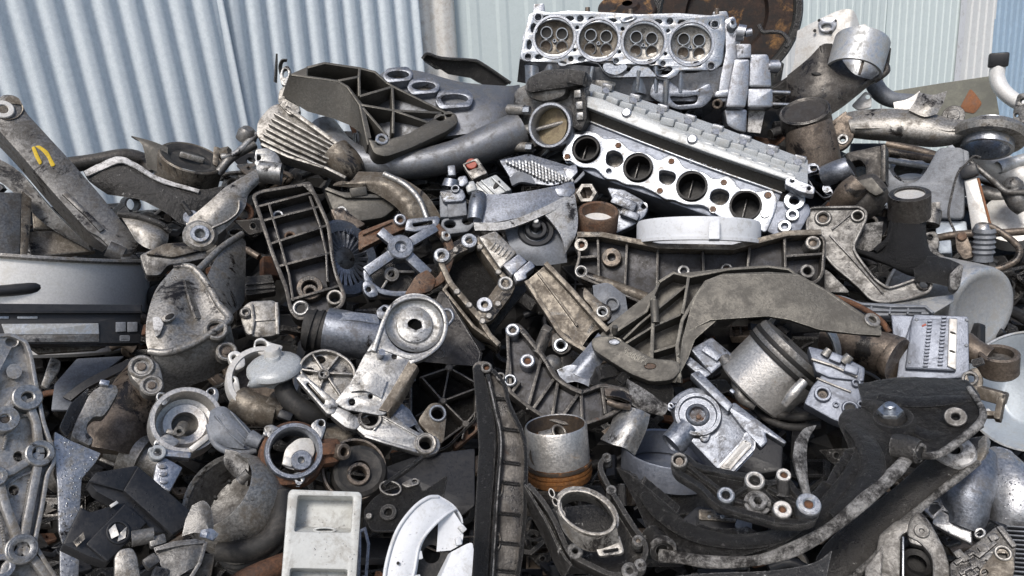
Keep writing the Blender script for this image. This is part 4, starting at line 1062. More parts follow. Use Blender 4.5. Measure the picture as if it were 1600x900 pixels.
t.part('bolt_head', 'pot_aluminium', lambda b: b.lathe(1544, 644, 0, [(0, 8), (4, 7), (5, 2), (4.6, -4)]))
t.part('clamp_ring', 'grey_casting', lambda b: b.ring(1516, 592, 12, 7, 5, -6))
t.part('locking_clip', 'worn_black', lambda b: b.box(1528, 566, 4, (18, 12, 10), (0, 0, 20), 3))
# ================================================================== middle of the heap
# ---- white ring under the cylinder head
t = T('plastic_ring', 'white plastic ring lying flat under the round ports of the cylinder head', 'ring', (1090, 362), -.03, 30, 0)
t.part('ring_wall', 'white_plastic', lambda b: b.lathe(1090, 366, 0, [(86, -14), (87, 16), (92, 18), (94, 14), (94, -14)], (.02, .99, -.09), seg=72, closed=True))
t.part('ring_wall_lip', 'white_plastic', lambda b: b.lathe(1090, 366, 0, [(82, -16), (82, -11), (96, -11), (96, -16)], (.02, .99, -.09), seg=72, closed=True))
t.part('joint_tab', 'white_plastic', lambda b: b.box(1116, 359, 92, (15, 34, 8), (0, 0, -1), 1))

# ---- wide ribbed bracket behind boomerang
t = T('ribbed_bracket', 'long brown grey ribbed bracket in front of the white ring', 'bracket', (1090, 405), -.03, 18, 4)
out = [(898, 372), (908, 362), (940, 364), (1000, 376), (1040, 384), (1140, 384), (1180, 376), (1230, 362), (1275, 360), (1292, 372), (1288, 430), (1275, 445), (1240, 440), (1180, 420), (1100, 440), (1030, 462), (1010, 478), (960, 456), (905, 434), (896, 424), (904, 400)]
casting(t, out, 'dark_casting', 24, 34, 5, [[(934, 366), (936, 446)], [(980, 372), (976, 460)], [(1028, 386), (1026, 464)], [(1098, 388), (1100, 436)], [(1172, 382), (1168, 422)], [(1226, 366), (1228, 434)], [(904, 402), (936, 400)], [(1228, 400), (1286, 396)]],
        [(908, 382, 11, 6), (908, 424, 11, 6), (1270, 380, 11, 6), (1262, 423, 11, 6)], r=10, boss_mat='dirty_aluminium', floor_mat='shaded_slate_floor')
t.bosses('boss', 'dirty_aluminium', [(1069, 418, 10, 5, -14, -30), (1137, 416, 10, 5, -14, -30)])
t.part('top_rail', 'brown_aluminium', lambda b: b.rib([(902, 366), (940, 366), (1030, 384), (1145, 386), (1230, 364), (1284, 362)], 9, 5, -20))
t.part('recess', 'brown_steel', lambda b: b.ring(955, 398, 16, 6, -12, -30))
t.part('lower_rail', 'brown_aluminium', lambda b: b.tube([(912, 432, -10), (950, 444, -6), (1010, 466, -4)], 9, 14, 3))
t = T('rusty_sleeve', 'rusty brown split steel sleeve with a shiny inside behind the ribbed bracket', 'sleeve', (934, 342), .02, 18, 0)
t.part('sleeve_wall', 'rusty_steel', lambda b: b.lathe(934, 344, 0, [(26, -22), (26, 16), (30, 17), (32, 14), (31, -22)], (.06, .84, .5), seg=40, closed=True))
t.part('sleeve_floor', 'pot_steel', lambda b: b.lathe(934, 344, 0, [(0, -4), (26, -2)], (.06, .84, .5), seg=30))
t = T('hex_fitting', 'cream hexagonal fitting beside the tip of the webbed aluminium bracket', 'fitting', (917, 303), .0, 14, -6)
t.part('hex_body', 'dirty_aluminium', lambda b: b.hexnut(917, 303, 17, 8, -14, (0, 0, 1), 0, 10.5))
t.part('threaded_stub', 'brown_steel', lambda b: (b.tube([(917, 303, -12), (892, 312, -24)], [13, 14], 16, 1), b.lathe(917, 303, -10, [(0, 0), (10, 0)])))
t = T('wiring_block', 'dark bluish block of lugs hidden between the rusty sleeve and cylinder head', 'housing', (985, 320), .06, 20, 0)
t.part('block_body', 'blue_grey_aluminium', lambda b: (b.plate([(948, 292), (975, 296), (1004, 312), (1014, 324), (1008, 338), (990, 352), (960, 366), (966, 330)], 0, -20, 5, 2, [(1006, 322, 4, 12)]), b.box(975, 318, 6, (40, 16, 12), (0, 0, -24), 2), b.box(984, 336, 8, (30, 12, 12), (0, 0, -24), 2)))

# ---- boomerang bracket
t = T('olive_bracket', 'wide olive grey boomerang shaped bracket with an open ribbed end', 'bracket', (1150, 500), -.12, 20, 6)
b = t.mb()
b.patch([[(1100, 440, 0), (1125, 430, 4), (1200, 428, 6), (1245, 430, 4), (1290, 455, 2), (1340, 490, 2), (1376, 512, 0)],
         [(1080, 480, 4), (1120, 470, 8), (1200, 466, 8), (1235, 468, 8), (1280, 488, 6), (1340, 508, 4), (1377, 517, 2)],
         [(1070, 520, 2), (1110, 500, 6), (1200, 494, 4), (1235, 500, 4), (1280, 515, 4), (1340, 522, 2), (1377, 524, 2)]], 12, 3, 3, False, True)
b.patch([[(1064, 598, 0), (1062, 570, 4), (1066, 530, 4), (1080, 480, 4), (1102, 440, 0)], [(1030, 592, -16), (1055, 598, 0), (1075, 560, 2), (1086, 530, 2), (1120, 500, 2)]][::-1], 6, 3, 3, False, False)
b.rib([(1062, 590), (1058, 540), (1066, 500), (1088, 462), (1104, 440), (1130, 430), (1200, 427), (1246, 430), (1296, 458), (1376, 512)], 6, 2, -30)
b.rib([(1030, 440), (1052, 426), (1078, 432), (1140, 420), (1200, 416), (1232, 420), (1246, 430)], 5, -16, -60)
b.rib([(958, 520), (1010, 486), (1030, 440)], 5, -20, -60)
b.rib([(1022, 462), (1020, 510), (1018, 562)], 6, -8, -60)
b.rib([(974, 530), (1000, 505), (1072, 446)], 4, -22, -60)
b.rib([(978, 536), (1020, 510), (1066, 490)], 4, -14, -60); b.rib([(1020, 550), (1060, 538)], 4, -14, -60)
b.rib([(1076, 432), (1070, 470), (1066, 490)], 5, -6, -60)
b.plate([(930, 530), (960, 500), (1022, 452), (1050, 428), (1140, 418), (1232, 418), (1250, 432), (1180, 444), (1100, 452), (1070, 500), (1060, 580), (1018, 560)], -50, -60, 6, 1)
body = b.done('body', 'olive_casting')
b = t.mb()
b.plate([(923, 530), (936, 524), (960, 524), (985, 540), (1020, 560), (1052, 562), (1062, 566), (1064, 580), (1050, 594), (1018, 597), (985, 584), (950, 562), (926, 546)], 6, -18, 8, 2.5, [(1016, 572, 9, 18, 4.5), (960, 534, 9, 18, 4.5)])
[b.box(978 + i * 5.2, 545 + i * 2.9 + j * 6, 6, (2.4, 4.5, 2), (0, 0, -28), .4) for i in range(7) for j in (0, 1)]
foot = b.done('foot', 'olive_casting')
t.part('insert', 'rusty_steel', lambda b: b.plate(circle(1016, 572, 9, 18, 4.5), 4, -6, 0), foot)
t.part('insert', 'blue_grey_aluminium', lambda b: b.plate(circle(960, 534, 9, 18, 4.5), 4, -6, 0), foot)
t.part('post', 'olive_casting', lambda b: b.tube([(1022, 470, -10), (1024, 505, -10)], 7, 14, 1))
t.part('post', 'olive_casting', lambda b: b.tube([(960, 520, 4), (961, 510, 14)], 5, 12, 1))
t.part('end_hole', 'dirty_aluminium', lambda b: b.ring(1362, 501, 12, 6, 4, -6, axis=(.3, .5, .8)))

# ---- U shaped arm
t = T('channel_arm', 'brown cast channel arm with two parallel edges running downhill', 'bracket', (885, 475), -.05, 22, -4)
b = t.mb()
b.patch([[(822, 440, -14), (848, 418, -10), (856, 412, -14)], [(862, 500, -14), (890, 464, -10), (900, 455, -14)], [(905, 548, -14), (925, 520, -10), (944, 512, -14)]], 8, 3, 3)
b.rib([(822, 438), (860, 496), (880, 525), (914, 546)], 7, 4, -24, smooth=4); b.rib([(852, 410), (890, 450), (930, 495), (950, 516)], 8, 6, -24, smooth=4)
b.rib([(840, 425), (868, 462), (902, 508)], 4, -4, -16, smooth=3)
b.done('channel', 'brown_aluminium')
t.part('lower_ear', 'dark_casting', lambda b: b.plate([(862, 520), (880, 518), (896, 530), (892, 548), (876, 556), (862, 546)], -6, -20, 8, 2, [(877, 538, 6, 16)]))
t.part('side_ear', 'brown_aluminium', lambda b: b.plate([(912, 446), (926, 460), (940, 472), (955, 478), (956, 494), (944, 503), (930, 496), (924, 478), (910, 466)], 0, -14, 8, 2, [(941, 487, 6, 16)]))
t.bosses('boss', 'bright_machined', [(876, 538, 11, 6, -3, -18), (941, 487, 10, 5.5, 3, -12)])
t = T('duct_corner', 'bluish resin duct corner under the side ear of the channel arm', 'duct', (950, 470), .06, 22, 0)
t.part('duct_shell', 'grey_resin', lambda b: (b.patch([[(926, 446, 0), (950, 442, 6), (976, 452, 0)], [(930, 470, 6), (952, 466, 12), (980, 480, 4)], [(950, 506, -4), (965, 500, 2), (985, 506, -4)]], 6, 4, 4), b.ring(956, 480, 12, 8, 16, 0)))
t = T('aluminium_sleeve', 'small bluish aluminium sleeve wedged between channel arm and olive bracket', 'sleeve', (925, 560), .0, 22, 0)
t.part('sleeve_body', 'blue_grey_aluminium', lambda b: b.patch([[(888, 575, 0), (912, 548, 6), (935, 520, 2)], [(898, 585, 8), (922, 560, 12), (946, 535, 8)], [(920, 594, 2), (934, 575, 4), (950, 556, 2)]], 4, 4, 4))
t.part('flange', 'blue_grey_aluminium', lambda b: b.patch([[(870, 578, 4), (892, 570, 8), (912, 576, 6), (922, 590, 2)], [(880, 600, 0), (898, 596, 4), (912, 600, 2), (920, 604, 0)]], 4, 4, 2))

# ---- web aluminium bracket with cup
t = T('webbed_bracket', 'aluminium bracket with a wing and a triangular web beneath it', 'bracket', (815, 330), -.04, 26, 6)
b = t.mb()
b.patch([[(737, 300, -6), (780, 304, 4), (830, 298, 6), (872, 290, 2), (890, 288, 0)], [(738, 328, 4), (780, 328, 8), (830, 318, 8), (872, 304, 4), (894, 296, 2)], [(740, 350, 8), (780, 346, 8), (830, 334, 6), (872, 314, 4), (898, 302, 2)]], 6, 4, 4)
b.tube([(748, 306, 0), (745, 322, 8), (742, 344, 8)], [12, 13, 12], 18, 4)
wing = b.done('wing', 'blue_grey_aluminium')
b = t.mb()
b.patch([[(740, 348, 10), (790, 346, 10), (840, 328, 8), (896, 300, 4)], [(742, 360, 8), (790, 358, 8), (845, 338, 8), (900, 312, 4)]], 8, 4, 2)
b.patch([[(850, 334, 6), (876, 318, 6), (899, 308, 4)], [(866, 352, 4), (884, 346, 4), (903, 342, 2)], [(878, 372, 0), (890, 370, 0), (900, 366, 0)], [(884, 396, -6), (886, 392, -6), (890, 386, -6)]], 6, 4, 4)
b.done('web', 'cast_aluminium')
t.part('neck', 'blue_grey_aluminium', lambda b: b.plate([(866, 294), (880, 286), (896, 282), (900, 298), (890, 308), (872, 306)], 6, -10, 4, 2))
t = T('pressed_cup', 'dark steel cup with raised rings under the webbed aluminium bracket', 'cup', (840, 380), .04, 26, 6)
t.part('cup_shell', 'grey_resin', lambda b: b.patch([[(786, 346, 0), (830, 344, 6), (870, 360, 2)], [(800, 390, 6), (845, 388, 14), (884, 392, 4)], [(838, 415, 0), (860, 414, 4), (886, 410, 0)]], 5, 5, 5))
t.part('rings', 'black_plastic', lambda b: (b.ring(836, 366, 28, 20, 16, -4), b.ring(836, 366, 17, 10, 20, -4), b.ring(836, 362, 7, 0, 26, 0)))
t.part('tip', 'pot_steel', lambda b: b.ring(835, 358, 4, 0, 30, 20))
# ---- heat sink
t = T('heat_sink', 'dark metal heat sink with rows of shiny teeth below the throttle body', 'heat sink', (835, 270), .05, 34, -6)
t.part('plate', 'blue_grey_aluminium', lambda b: b.plate([(780, 250), (826, 240), (900, 262), (890, 284), (860, 290), (800, 282)], 0, -8, 4, 1))
for i in range(5):
    def row(b):
        for j in range(13):
            b.box(792 + i * 13 + j * 5.2 - i * 3, 254 - i * 3 + j * 2.4 + i * 3.2, 3, (3.4, 6, 9), (0, 0, 20), .8)
    t.part('tooth_row', 'pot_aluminium', row)
t.part('end_strip', 'clean_aluminium', lambda b: b.plate([(880, 262), (900, 256), (903, 268), (888, 284)], 6, -8, 2, 1))
t.part('corner_leaf', 'grey_resin', lambda b: b.plate([(890, 290), (905, 274), (912, 266), (914, 272), (902, 284)], 2, -2, 2, .8))
t.part('mound_lug', 'grey_resin', lambda b: b.patch([[(796, 278, 0), (810, 268, 8), (830, 274, 6)], [(800, 290, 4), (815, 284, 10), (838, 288, 4)]], 4, 4, 3))
# ---- pump bits
t = T('solenoid_valve', 'greyish blue solenoid valve with two port holes in its base', 'valve', (712, 310), .0, 24, -6)
b = t.mb()
b.plate([(690, 342), (736, 334), (742, 350), (732, 362), (698, 366), (688, 356)], 0, -16, 5, 2, [(703, 350, 9, 18, 6), (730, 345, 8, 18, 6)])
b.plate([(698, 314), (728, 312), (730, 336), (700, 340)], 8, -16, 2, 2)
b.box(705, 325, -8, (34, 40, 24), (0, 0, 4), 3)
b.done('valve_base', 'grey_resin')
t.part('coil', 'blue_grey_aluminium', lambda b: (b.plate([(686, 298), (722, 294), (728, 306), (724, 314), (692, 316)], 14, -4, 4, 2), b.ring(713, 302, 7, 4, 18, 8)))
t.part('terminal', 'blue_grey_aluminium', lambda b: (b.tube([(704, 292, 4), (706, 280, 8)], [14, 11], 18, 1), b.plate([(716, 276), (728, 274), (732, 284), (722, 292), (714, 288)], 6, -6, 3, 1), b.box(706, 268, 2, (12, 18, 10), (0, 0, 6), 2)))
t = T('relay_shell', 'open metal relay shell with a red core beside the solenoid valve', 'relay', (742, 266), .0, 24, -6)
t.part('shell_frame', 'dirty_aluminium', lambda b: (b.plate([(722, 256), (746, 246), (762, 270), (738, 282)], 6, -14, 3, 1.5, [[(726, 257), (742, 251), (748, 260), (732, 267)]]), b.plate([(732, 270), (748, 262), (756, 272), (740, 280)], 10, 4, 2, 1)))
t.part('core', 'red_plastic', lambda b: b.ring(737, 257, 9, 0, 4, -10))
t = T('connector_housing', 'clear ribbed connector housing between relay shell and webbed bracket', 'connector', (770, 290), -.01, 26, -6)
t.part('shell', 'clear_plastic', lambda b: (b.plate([(742, 286), (775, 272), (800, 296), (770, 308), (744, 306)], 0, -18, 3, 2), b.rib([(745, 284), (768, 306)], 3, 5, -10), b.rib([(752, 281), (776, 304)], 3, 5, -10), b.rib([(768, 276), (792, 298)], 3, 5, -10), b.box(736, 294, 4, (16, 18, 14), (0, 0, 20), 3)))
t.part('slot', 'black_and_hole_shade', lambda b: b.plate(circle(776, 288, 8, 14, 3.5, -50), 2, -2, .2))  # black oval laid on as the shade of an opening, nothing is cut

# ---- square bracket with four bosses
t = T('square_bracket', 'dark square bracket with a pale bolted rim and four silver bushings', 'bracket', (755, 450), -.02, 24, 4)
b = t.mb()
b.plate([(690, 396), (712, 386), (732, 368), (748, 366), (760, 385), (820, 430), (826, 450), (800, 480), (770, 520), (778, 538), (770, 540), (700, 450), (684, 410)], -38, -48, 8, 1.2)
b.done('floor', 'oily_black'); b = t.mb()  # floor coloured black to stand in for the shade of the recess
b.rim([(690, 396), (712, 386), (732, 368), (748, 366), (760, 388), (784, 422), (800, 440), (800, 452), (762, 492), (752, 506), (700, 444), (684, 410)], 9, 0, -44, 6)
b.rib([(752, 502), (766, 524), (780, 538)], 8, 0, -40); b.rib([(700, 444), (694, 452), (740, 510), (782, 540)], 5, -4, -40)
b.plate([(744, 490), (780, 440), (796, 430), (806, 446), (800, 460), (770, 500), (756, 506)], -2, -20, 6, 1.5)
b.plate([(680, 400), (690, 388), (730, 366), (746, 370), (744, 384), (712, 398), (700, 412), (686, 414)], -2, -20, 6, 1.5)
b.done('body', 'brown_aluminium')
t.bosses('bushing', 'bright_machined', [(733, 377, 13, 5.5, 5, -14), (690, 400, 13, 6, 5, -14), (790, 443, 13, 6, 5, -14), (757, 477, 13, 5, 5, -14)])
for (u, v) in ((712, 391), (750, 386), (779, 425), (714, 456), (733, 477), (754, 502), (778, 475), (764, 494)): t.part('rivet', 'dirty_aluminium', lambda b: b.ring(u, v, 5, 0, 3, -6))
t = T('label_block', 'cream aluminium block with a lettered strip and a stepped silver end', 'housing', (790, 400), -.07, 24, 4)
t.part('block', 'dirty_aluminium', lambda b: (b.plate([(748, 370), (774, 360), (808, 394), (782, 420)], 0, -16, 3, 2), *[b.box(770 + i * 6, 384 + i * 4 - i * .4, 1, (3, 16, 2), (0, 0, -36), .5) for i in range(5)]))
t.part('stepped_end', 'clean_aluminium', lambda b: (b.plate([(786, 414), (810, 396), (824, 408), (800, 430)], 4, -16, 2, 2), b.plate([(802, 428), (828, 406), (837, 416), (822, 428), (824, 434), (816, 438), (808, 440)], 8, -16, 3, 2)))

# ---- ladder bracket
t = T('ladder_bracket', 'dark cast bracket with ladder ribs and two silver bolt bosses', 'bracket', (465, 395), -.06, 24, -6)
out = [(392, 304), (408, 296), (470, 286), (484, 282), (500, 314), (516, 350), (522, 400), (528, 428), (542, 462), (536, 480), (518, 488), (492, 494), (466, 502), (452, 488), (444, 450), (424, 400), (406, 345)]
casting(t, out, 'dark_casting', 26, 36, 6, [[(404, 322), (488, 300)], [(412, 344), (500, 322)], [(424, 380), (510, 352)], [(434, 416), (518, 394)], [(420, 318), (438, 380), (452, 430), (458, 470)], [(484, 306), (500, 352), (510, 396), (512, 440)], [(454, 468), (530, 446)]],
        [(470, 482, 13, 8), (523, 464, 12, 8)], r=9, ribw=4, boss_mat='cast_aluminium', floor_mat='shaded_slate_floor')
t.part('washer', 'clean_aluminium', lambda b: b.ring(432, 328, 9, 5, -18, -28, c=1))
t.part('washer', 'rusty_steel', lambda b: b.ring(451, 361, 9, 5.5, -18, -28))
t.part('cup_boss', 'brown_steel', lambda b: (b.ring(483, 446, 20, 12, -8, -30), b.ring(483, 450, 12, 6, -14, -30)))
# ---- vaned disc
t = T('vaned_disc', 'grey disc with curved cooling vanes and a smooth rim beside the ladder bracket', 'disc', (536, 404), .10, 14, 36)
t.part('rim', 'blue_grey_aluminium', lambda b: (b.lathe(538, 404, 0, [(42, -6), (44, 3), (58, 6), (62, 3), (62, -5), (58, -8)], (0, 0, 1), seg=64, closed=True), b.text('06', 547, 362, 6, 14, 10, .8)))
def vanes(b):
    for i in range(26):
        a = 2 * math.pi * i / 26
        c, s = math.cos(a), math.sin(a)
        k = b.t.k; o = b.t.L(538, 404, 0)
        b2 = bmesh.new(); bmesh.ops.create_cube(b2, size=1, matrix=Matrix.Rotation(a, 4, 'Z') @ Matrix.Translation((31 * k, 0, 0)) @ Matrix.Rotation(.5, 4, 'X') @ Matrix.Diagonal((26 * k, 4.4 * k, 6 * k, 1)))
        b2.transform(Matrix.Translation(o)); me = bpy.data.meshes.new('tmp'); b2.to_mesh(me); b2.free(); b._add(me)
t.part('vane_ring', 'blue_grey_aluminium', vanes)
t.part('hub', 'grey_casting', lambda b: b.lathe(538, 404, 0, [(0, 6), (12, 6), (18, 2), (42, -5), (42, -8), (0, -8)], seg=48))
# ---- slotted, rusty bracket behind
t = T('rusty_bracket', 'rust brown bracket arm with a grey bolt boss behind the four armed casting', 'bracket', (600, 368), .03, 20, 0)
t.part('arm', 'rusty_steel', lambda b: (b.plate([(560, 362), (612, 342), (636, 336), (640, 354), (600, 372), (560, 392)], 0, -16, 5, 2), b.rib([(566, 366), (612, 346)], 3, 4, -6), b.rib([(566, 386), (606, 366)], 3, 4, -6)))
t.bosses('boss', 'cast_aluminium', [(625, 345, 10, 5, 6, -16)])
t = T('slotted_plate', 'small silver plate with a long slot above the four armed casting', 'bracket', (662, 350), .0, 24, 4)
t.part('plate', 'blue_grey_aluminium', lambda b: b.plate([(636, 342), (684, 337), (688, 342), (684, 354), (650, 362), (632, 360)], 0, -8, 4, 1.5, [[(644, 349), (676, 344), (676, 350), (646, 354)]]))
# ---- four armed casting
t = T('spider_casting', 'silver four armed casting with a round hub and a half rusted ring', 'casting', (638, 405), -.08, 16, 8)
ring_ = [(570, 426), (578, 412), (612, 398), (605, 372), (594, 360), (600, 356), (612, 366), (634, 376), (668, 352), (682, 350), (688, 360), (698, 366), (710, 384), (704, 410), (690, 440), (676, 452), (640, 462), (600, 464), (572, 448)]
b = t.mb()
b.rib([(626, 387), (594, 360)], 15, 0, -14, bev=2); b.rib([(626, 387), (682, 354)], 15, 0, -14, bev=2); b.rib([(626, 387), (572, 424)], 16, 0, -14, bev=2); b.rib([(626, 387), (670, 428)], 17, 0, -14, bev=2)
b.ring(626, 387, 20, 8, 6, -22, c=2)
b.rib([(572, 422), (576, 440), (600, 456), (640, 458), (672, 446)], 9, -6, -22, smooth=4, bev=2)
body = b.done('spider', 'blue_grey_aluminium')
t.part('rust_ring', 'rusty_steel', lambda b: b.rib([(666, 448), (690, 434), (704, 400), (700, 374), (682, 352)], 13, -2, -20, smooth=5, bev=2.5))
t.part('rust_corner', 'rusty_steel', lambda b: b.plate([(650, 430), (668, 420), (682, 436), (676, 454), (650, 462), (632, 460)], 1, -16, 6, 2))
t.part('mounting_ear', 'blue_grey_aluminium', lambda b: b.plate([(566, 442), (574, 436), (588, 448), (592, 462), (578, 466), (568, 456)], -2, -18, 5, 2, [(576, 452, 4, 12)]))
t.part('mounting_ear', 'cast_aluminium', lambda b: b.plate([(690, 360), (702, 362), (706, 372), (698, 378), (690, 372)], 2, -14, 4, 1.5, [(698, 367, 3, 10)]))
t.bosses('lower_boss', 'grey_casting', [(614, 424, 12, 5, -16, -40)])
t.part('spoke', 'grey_casting', lambda b: (b.rib([(614, 424), (596, 452)], 4, -20, -36), b.rib([(614, 424), (648, 424)], 4, -20, -36), b.rib([(614, 424), (590, 408)], 4, -20, -36)))
t.part('back_plate', 'worn_black', lambda b: b.plate([(575, 420), (610, 402), (650, 406), (672, 440), (640, 456), (590, 452)], -34, -40, 8, 1))

# ---- filter tube
t = T('filter_can', 'short grey aluminium cylinder with a ringed dark neck between ladder bracket and stamped arm', 'cylinder', (535, 525), -.01, 18, 0)
t.part('can', 'blue_grey_aluminium', lambda b: b.tube([(510, 516, -6), (545, 522, -4), (590, 532, -6)], [36, 36, 35], 32, 3))
t.part('neck', 'dark_rubber', lambda b: (b.tube([(478, 514, -10), (512, 518, -6)], [31, 31], 28, 1), b.tube([(484, 515, -8), (488, 516, -8)], [34, 34], 28, 1), b.tube([(496, 516, -8), (500, 517, -8)], [34, 34], 28, 1)))
t.part('saddle', 'wet_aluminium', lambda b: b.patch([[(512, 492, 20), (550, 488, 26), (592, 492, 20)], [(516, 500, 28), (552, 500, 33), (592, 506, 26)]], 5, 4, 3))

# ---- stamped arm with dished round head
t = T('tensioner_plate', 'silver stamped arm with a dished round head and a square hole', 'bracket', (615, 560), -.09, 20, 2)
b = t.mb()
b.plate([(596, 515), (604, 488), (622, 468), (650, 462), (676, 468), (692, 484), (698, 508), (692, 532), (676, 548), (655, 560), (642, 562), (590, 545), (570, 552)], 0, -8, 14, 2, [(648, 506, 46, 40)])
b.lathe(648, 507, 0, [(46, -2), (42, -6), (38, -9), (30, -9), (27, -5), (12, -4)], seg=48)
b.plate(circle(648, 507, 28, 30), -4, -7, 0, 1, [[(636, 500), (648, 497), (658, 502), (660, 512), (650, 516), (638, 510)]])
head = b.done('head', 'cast_aluminium')
t.part('head_rim', 'cast_aluminium', lambda b: b.rib([(584, 548), (600, 500), (614, 476), (640, 464), (668, 466), (690, 482), (697, 508), (688, 536), (664, 556), (640, 566)], 7, 5, -8, smooth=4, bev=2))
b = t.mb()
b.plate([(570, 552), (590, 534), (640, 560), (652, 574), (630, 610), (612, 640), (598, 650), (540, 640), (522, 628), (548, 596)], -2, -14, 6, 2, [(550, 628, 5, 14), (616, 557, 4, 12), (579, 619, 3.5, 12)])
b.patch([[(560, 596, 2), (580, 580, 6), (605, 594, 4)], [(548, 612, 2), (570, 610, 6), (596, 622, 2)]], 3, 3, 3)
arm = b.done('arm', 'cast_aluminium')
t.part('rusty_flange', 'brown_aluminium', lambda b: b.patch([[(640, 562, 2), (652, 572, 4), (655, 580, -8)], [(610, 612, 2), (626, 614, 4), (632, 624, -8)], [(592, 640, 2), (606, 644, 4), (608, 656, -8)]], 4, 3, 4))
t.part('stud', 'clean_aluminium', lambda b: b.tube([(594, 556, 0), (597, 550, 14)], 5.5, 14, 1))
t.part('top_hook', 'blue_grey_aluminium', lambda b: (b.plate([(588, 484), (600, 475), (612, 478), (600, 500), (590, 496)], -6, -14, 4, 1, [(601, 483, 4, 12)]),))
t.part('side_hook', 'blue_grey_aluminium', lambda b: b.tube([(686, 486, -6), (702, 484, -2), (708, 496, -2), (700, 508, -4)], 3, 10, 5))

# ---- light tensioner bracket
t = T('tensioner_bracket', 'pale cast bracket with a rounded ribbed head and a long arm ending in two eyes', 'bracket', (570, 625), -.04, 20, 2)
head_ = [(466, 578), (470, 562), (484, 550), (506, 544), (524, 548), (545, 560), (556, 575), (556, 600), (540, 630), (520, 640), (500, 620), (478, 596)]
casting(t, head_, 'dirty_aluminium', 12, 22, 4, [[(508, 582), (488, 552)], [(508, 582), (532, 552)], [(508, 582), (470, 576)], [(508, 582), (552, 584)], [(508, 582), (496, 616)], [(508, 582), (534, 620)]], [(506, 584, 9, 4.5)], r=8, name='head', holes=[(500, 562, 9, 14, 6), (484, 580, 8, 14, 6)])
t.part('side_bar', 'cast_aluminium', lambda b: (b.plate([(462, 590), (472, 582), (530, 630), (522, 646), (512, 648)], 4, -14, 3, 2, [[(478, 600), (482, 597), (508, 626), (506, 632)]]),))
b = t.mb()
b.plate([(520, 632), (544, 642), (560, 652), (566, 660), (556, 672), (540, 668), (515, 648)], 2, -18, 5, 2)
b.plate([(554, 668), (560, 648), (580, 640), (596, 646), (606, 640), (640, 668), (664, 680), (682, 680), (690, 694), (684, 708), (668, 712), (640, 704), (600, 690), (572, 684)], 0, -18, 8, 2, [(578, 654, 13, 24), (665, 694, 11, 22)])
b.rib([(596, 648), (660, 684)], 4, 4, -6); b.rib([(570, 680), (600, 690), (650, 704)], 5, 5, -6); b.rib([(584, 672), (590, 664)], 3, 4, -6)
arm = b.done('arm', 'cast_aluminium')
t.bosses('eye', 'cast_aluminium', [(578, 654, 18, 12, 5, -20), (665, 694, 17, 11, 6, -20)])
t.part('lug', 'brown_aluminium', lambda b: b.plate([(652, 658), (664, 640), (672, 630), (684, 628), (696, 636), (698, 652), (694, 690), (686, 694)], -4, -14, 8, 2, [(684, 645, 10, 22)]))
t.part('lug_rim', 'bright_machined', lambda b: b.ring(684, 645, 14, 10, 0, -14))
t.part('side_web', 'blue_grey_aluminium', lambda b: b.patch([[(600, 640, -4), (612, 622, -6), (640, 640, -10)], [(640, 668, 0), (650, 664, -4), (662, 676, -6)]], 5, 4, 4))

# ---- truss cover
t = T('truss_cover', 'black ribbed cover with star shaped webs behind the stamped arm', 'cover', (700, 600), .06, 22, 4)
out = [(688, 452), (700, 462), (754, 550), (748, 580), (745, 655), (700, 700), (670, 712), (640, 690), (640, 570)]
HB = [(686, 552), (702, 574), (692, 626), (728, 662)]
ribs = [[HB[0], (754, 552)], [HB[0], (714, 516)], [HB[0], (660, 540)], [HB[1], (752, 550)], [HB[1], (656, 590)], [HB[1], HB[2]], [HB[1], (748, 600)], [HB[2], (745, 606)], [HB[2], HB[3]], [HB[2], (660, 590)], [HB[2], (650, 650)], [HB[3], (746, 640)], [HB[3], (690, 690)], [HB[3], (722, 686)], [HB[0], HB[1]], [(700, 462), (714, 516), (752, 556)]]
casting(t, out, 'dark_casting', 34, 40, 4, ribs, [(686, 552, 11, 5), (702, 574, 6, 0), (692, 626, 6, 0), (728, 662, 6, 0)], r=8, ribw=3, name='cover_body', floor_mat='oily_black')
t.part('rust_web', 'rusty_steel', lambda b: b.plate([(706, 690), (716, 668), (746, 658), (748, 672), (712, 702)], -12, -30, 4, 1.5, [[(714, 680), (722, 674), (724, 684), (714, 692)], [(732, 668), (742, 664), (742, 672), (732, 680)]]))
t.part('pale_tab', 'clean_aluminium', lambda b: b.plate([(630, 592), (646, 582), (650, 594), (634, 600)], 0, -6, 2, 1, [(634, 590, 3, 10)]))

# ---- cast rib bracket
t = T('ribbed_casting', 'dark cast arm with diagonal ribs and three silver bushings', 'bracket', (880, 595), -.12, 22, 2)
out = [(790, 520), (796, 506), (810, 504), (822, 516), (850, 552), (872, 586), (896, 606), (908, 610), (940, 598), (980, 606), (990, 616), (986, 632), (950, 652), (915, 664), (880, 664), (850, 654), (828, 640), (795, 614), (788, 600), (792, 560)]
casting(t, out, 'dark_casting', 16, 28, 6, [[(846, 558), (824, 640)], [(868, 588), (832, 640)], [(872, 594), (862, 656)], [(906, 612), (872, 660)], [(908, 610), (910, 662)], [(940, 600), (946, 646)], [(796, 560), (798, 600)], [(812, 596), (800, 612)], [(946, 622), (985, 618)]],
        [(801, 517, 11, 5.5), (824, 565, 12, 6), (797, 595, 10, 6)], r=8, ribw=5, boss_mat='bright_machined', bz=6, bossname='bushing', floor_mat='shaded_slate_floor')
t.part('top_rail', 'dark_casting', lambda b: b.rib([(814, 514), (848, 556), (868, 588), (894, 606), (910, 612)], 8, 4, -18, smooth=3, bev=2.5))
t.part('bolt_post', 'dark_casting', lambda b: (b.tube([(840, 552, -6), (854, 518, 4)], [10, 10], 14, 1), b.box(854, 516, 6, (16, 14, 14), (0, 0, -30), 3)))
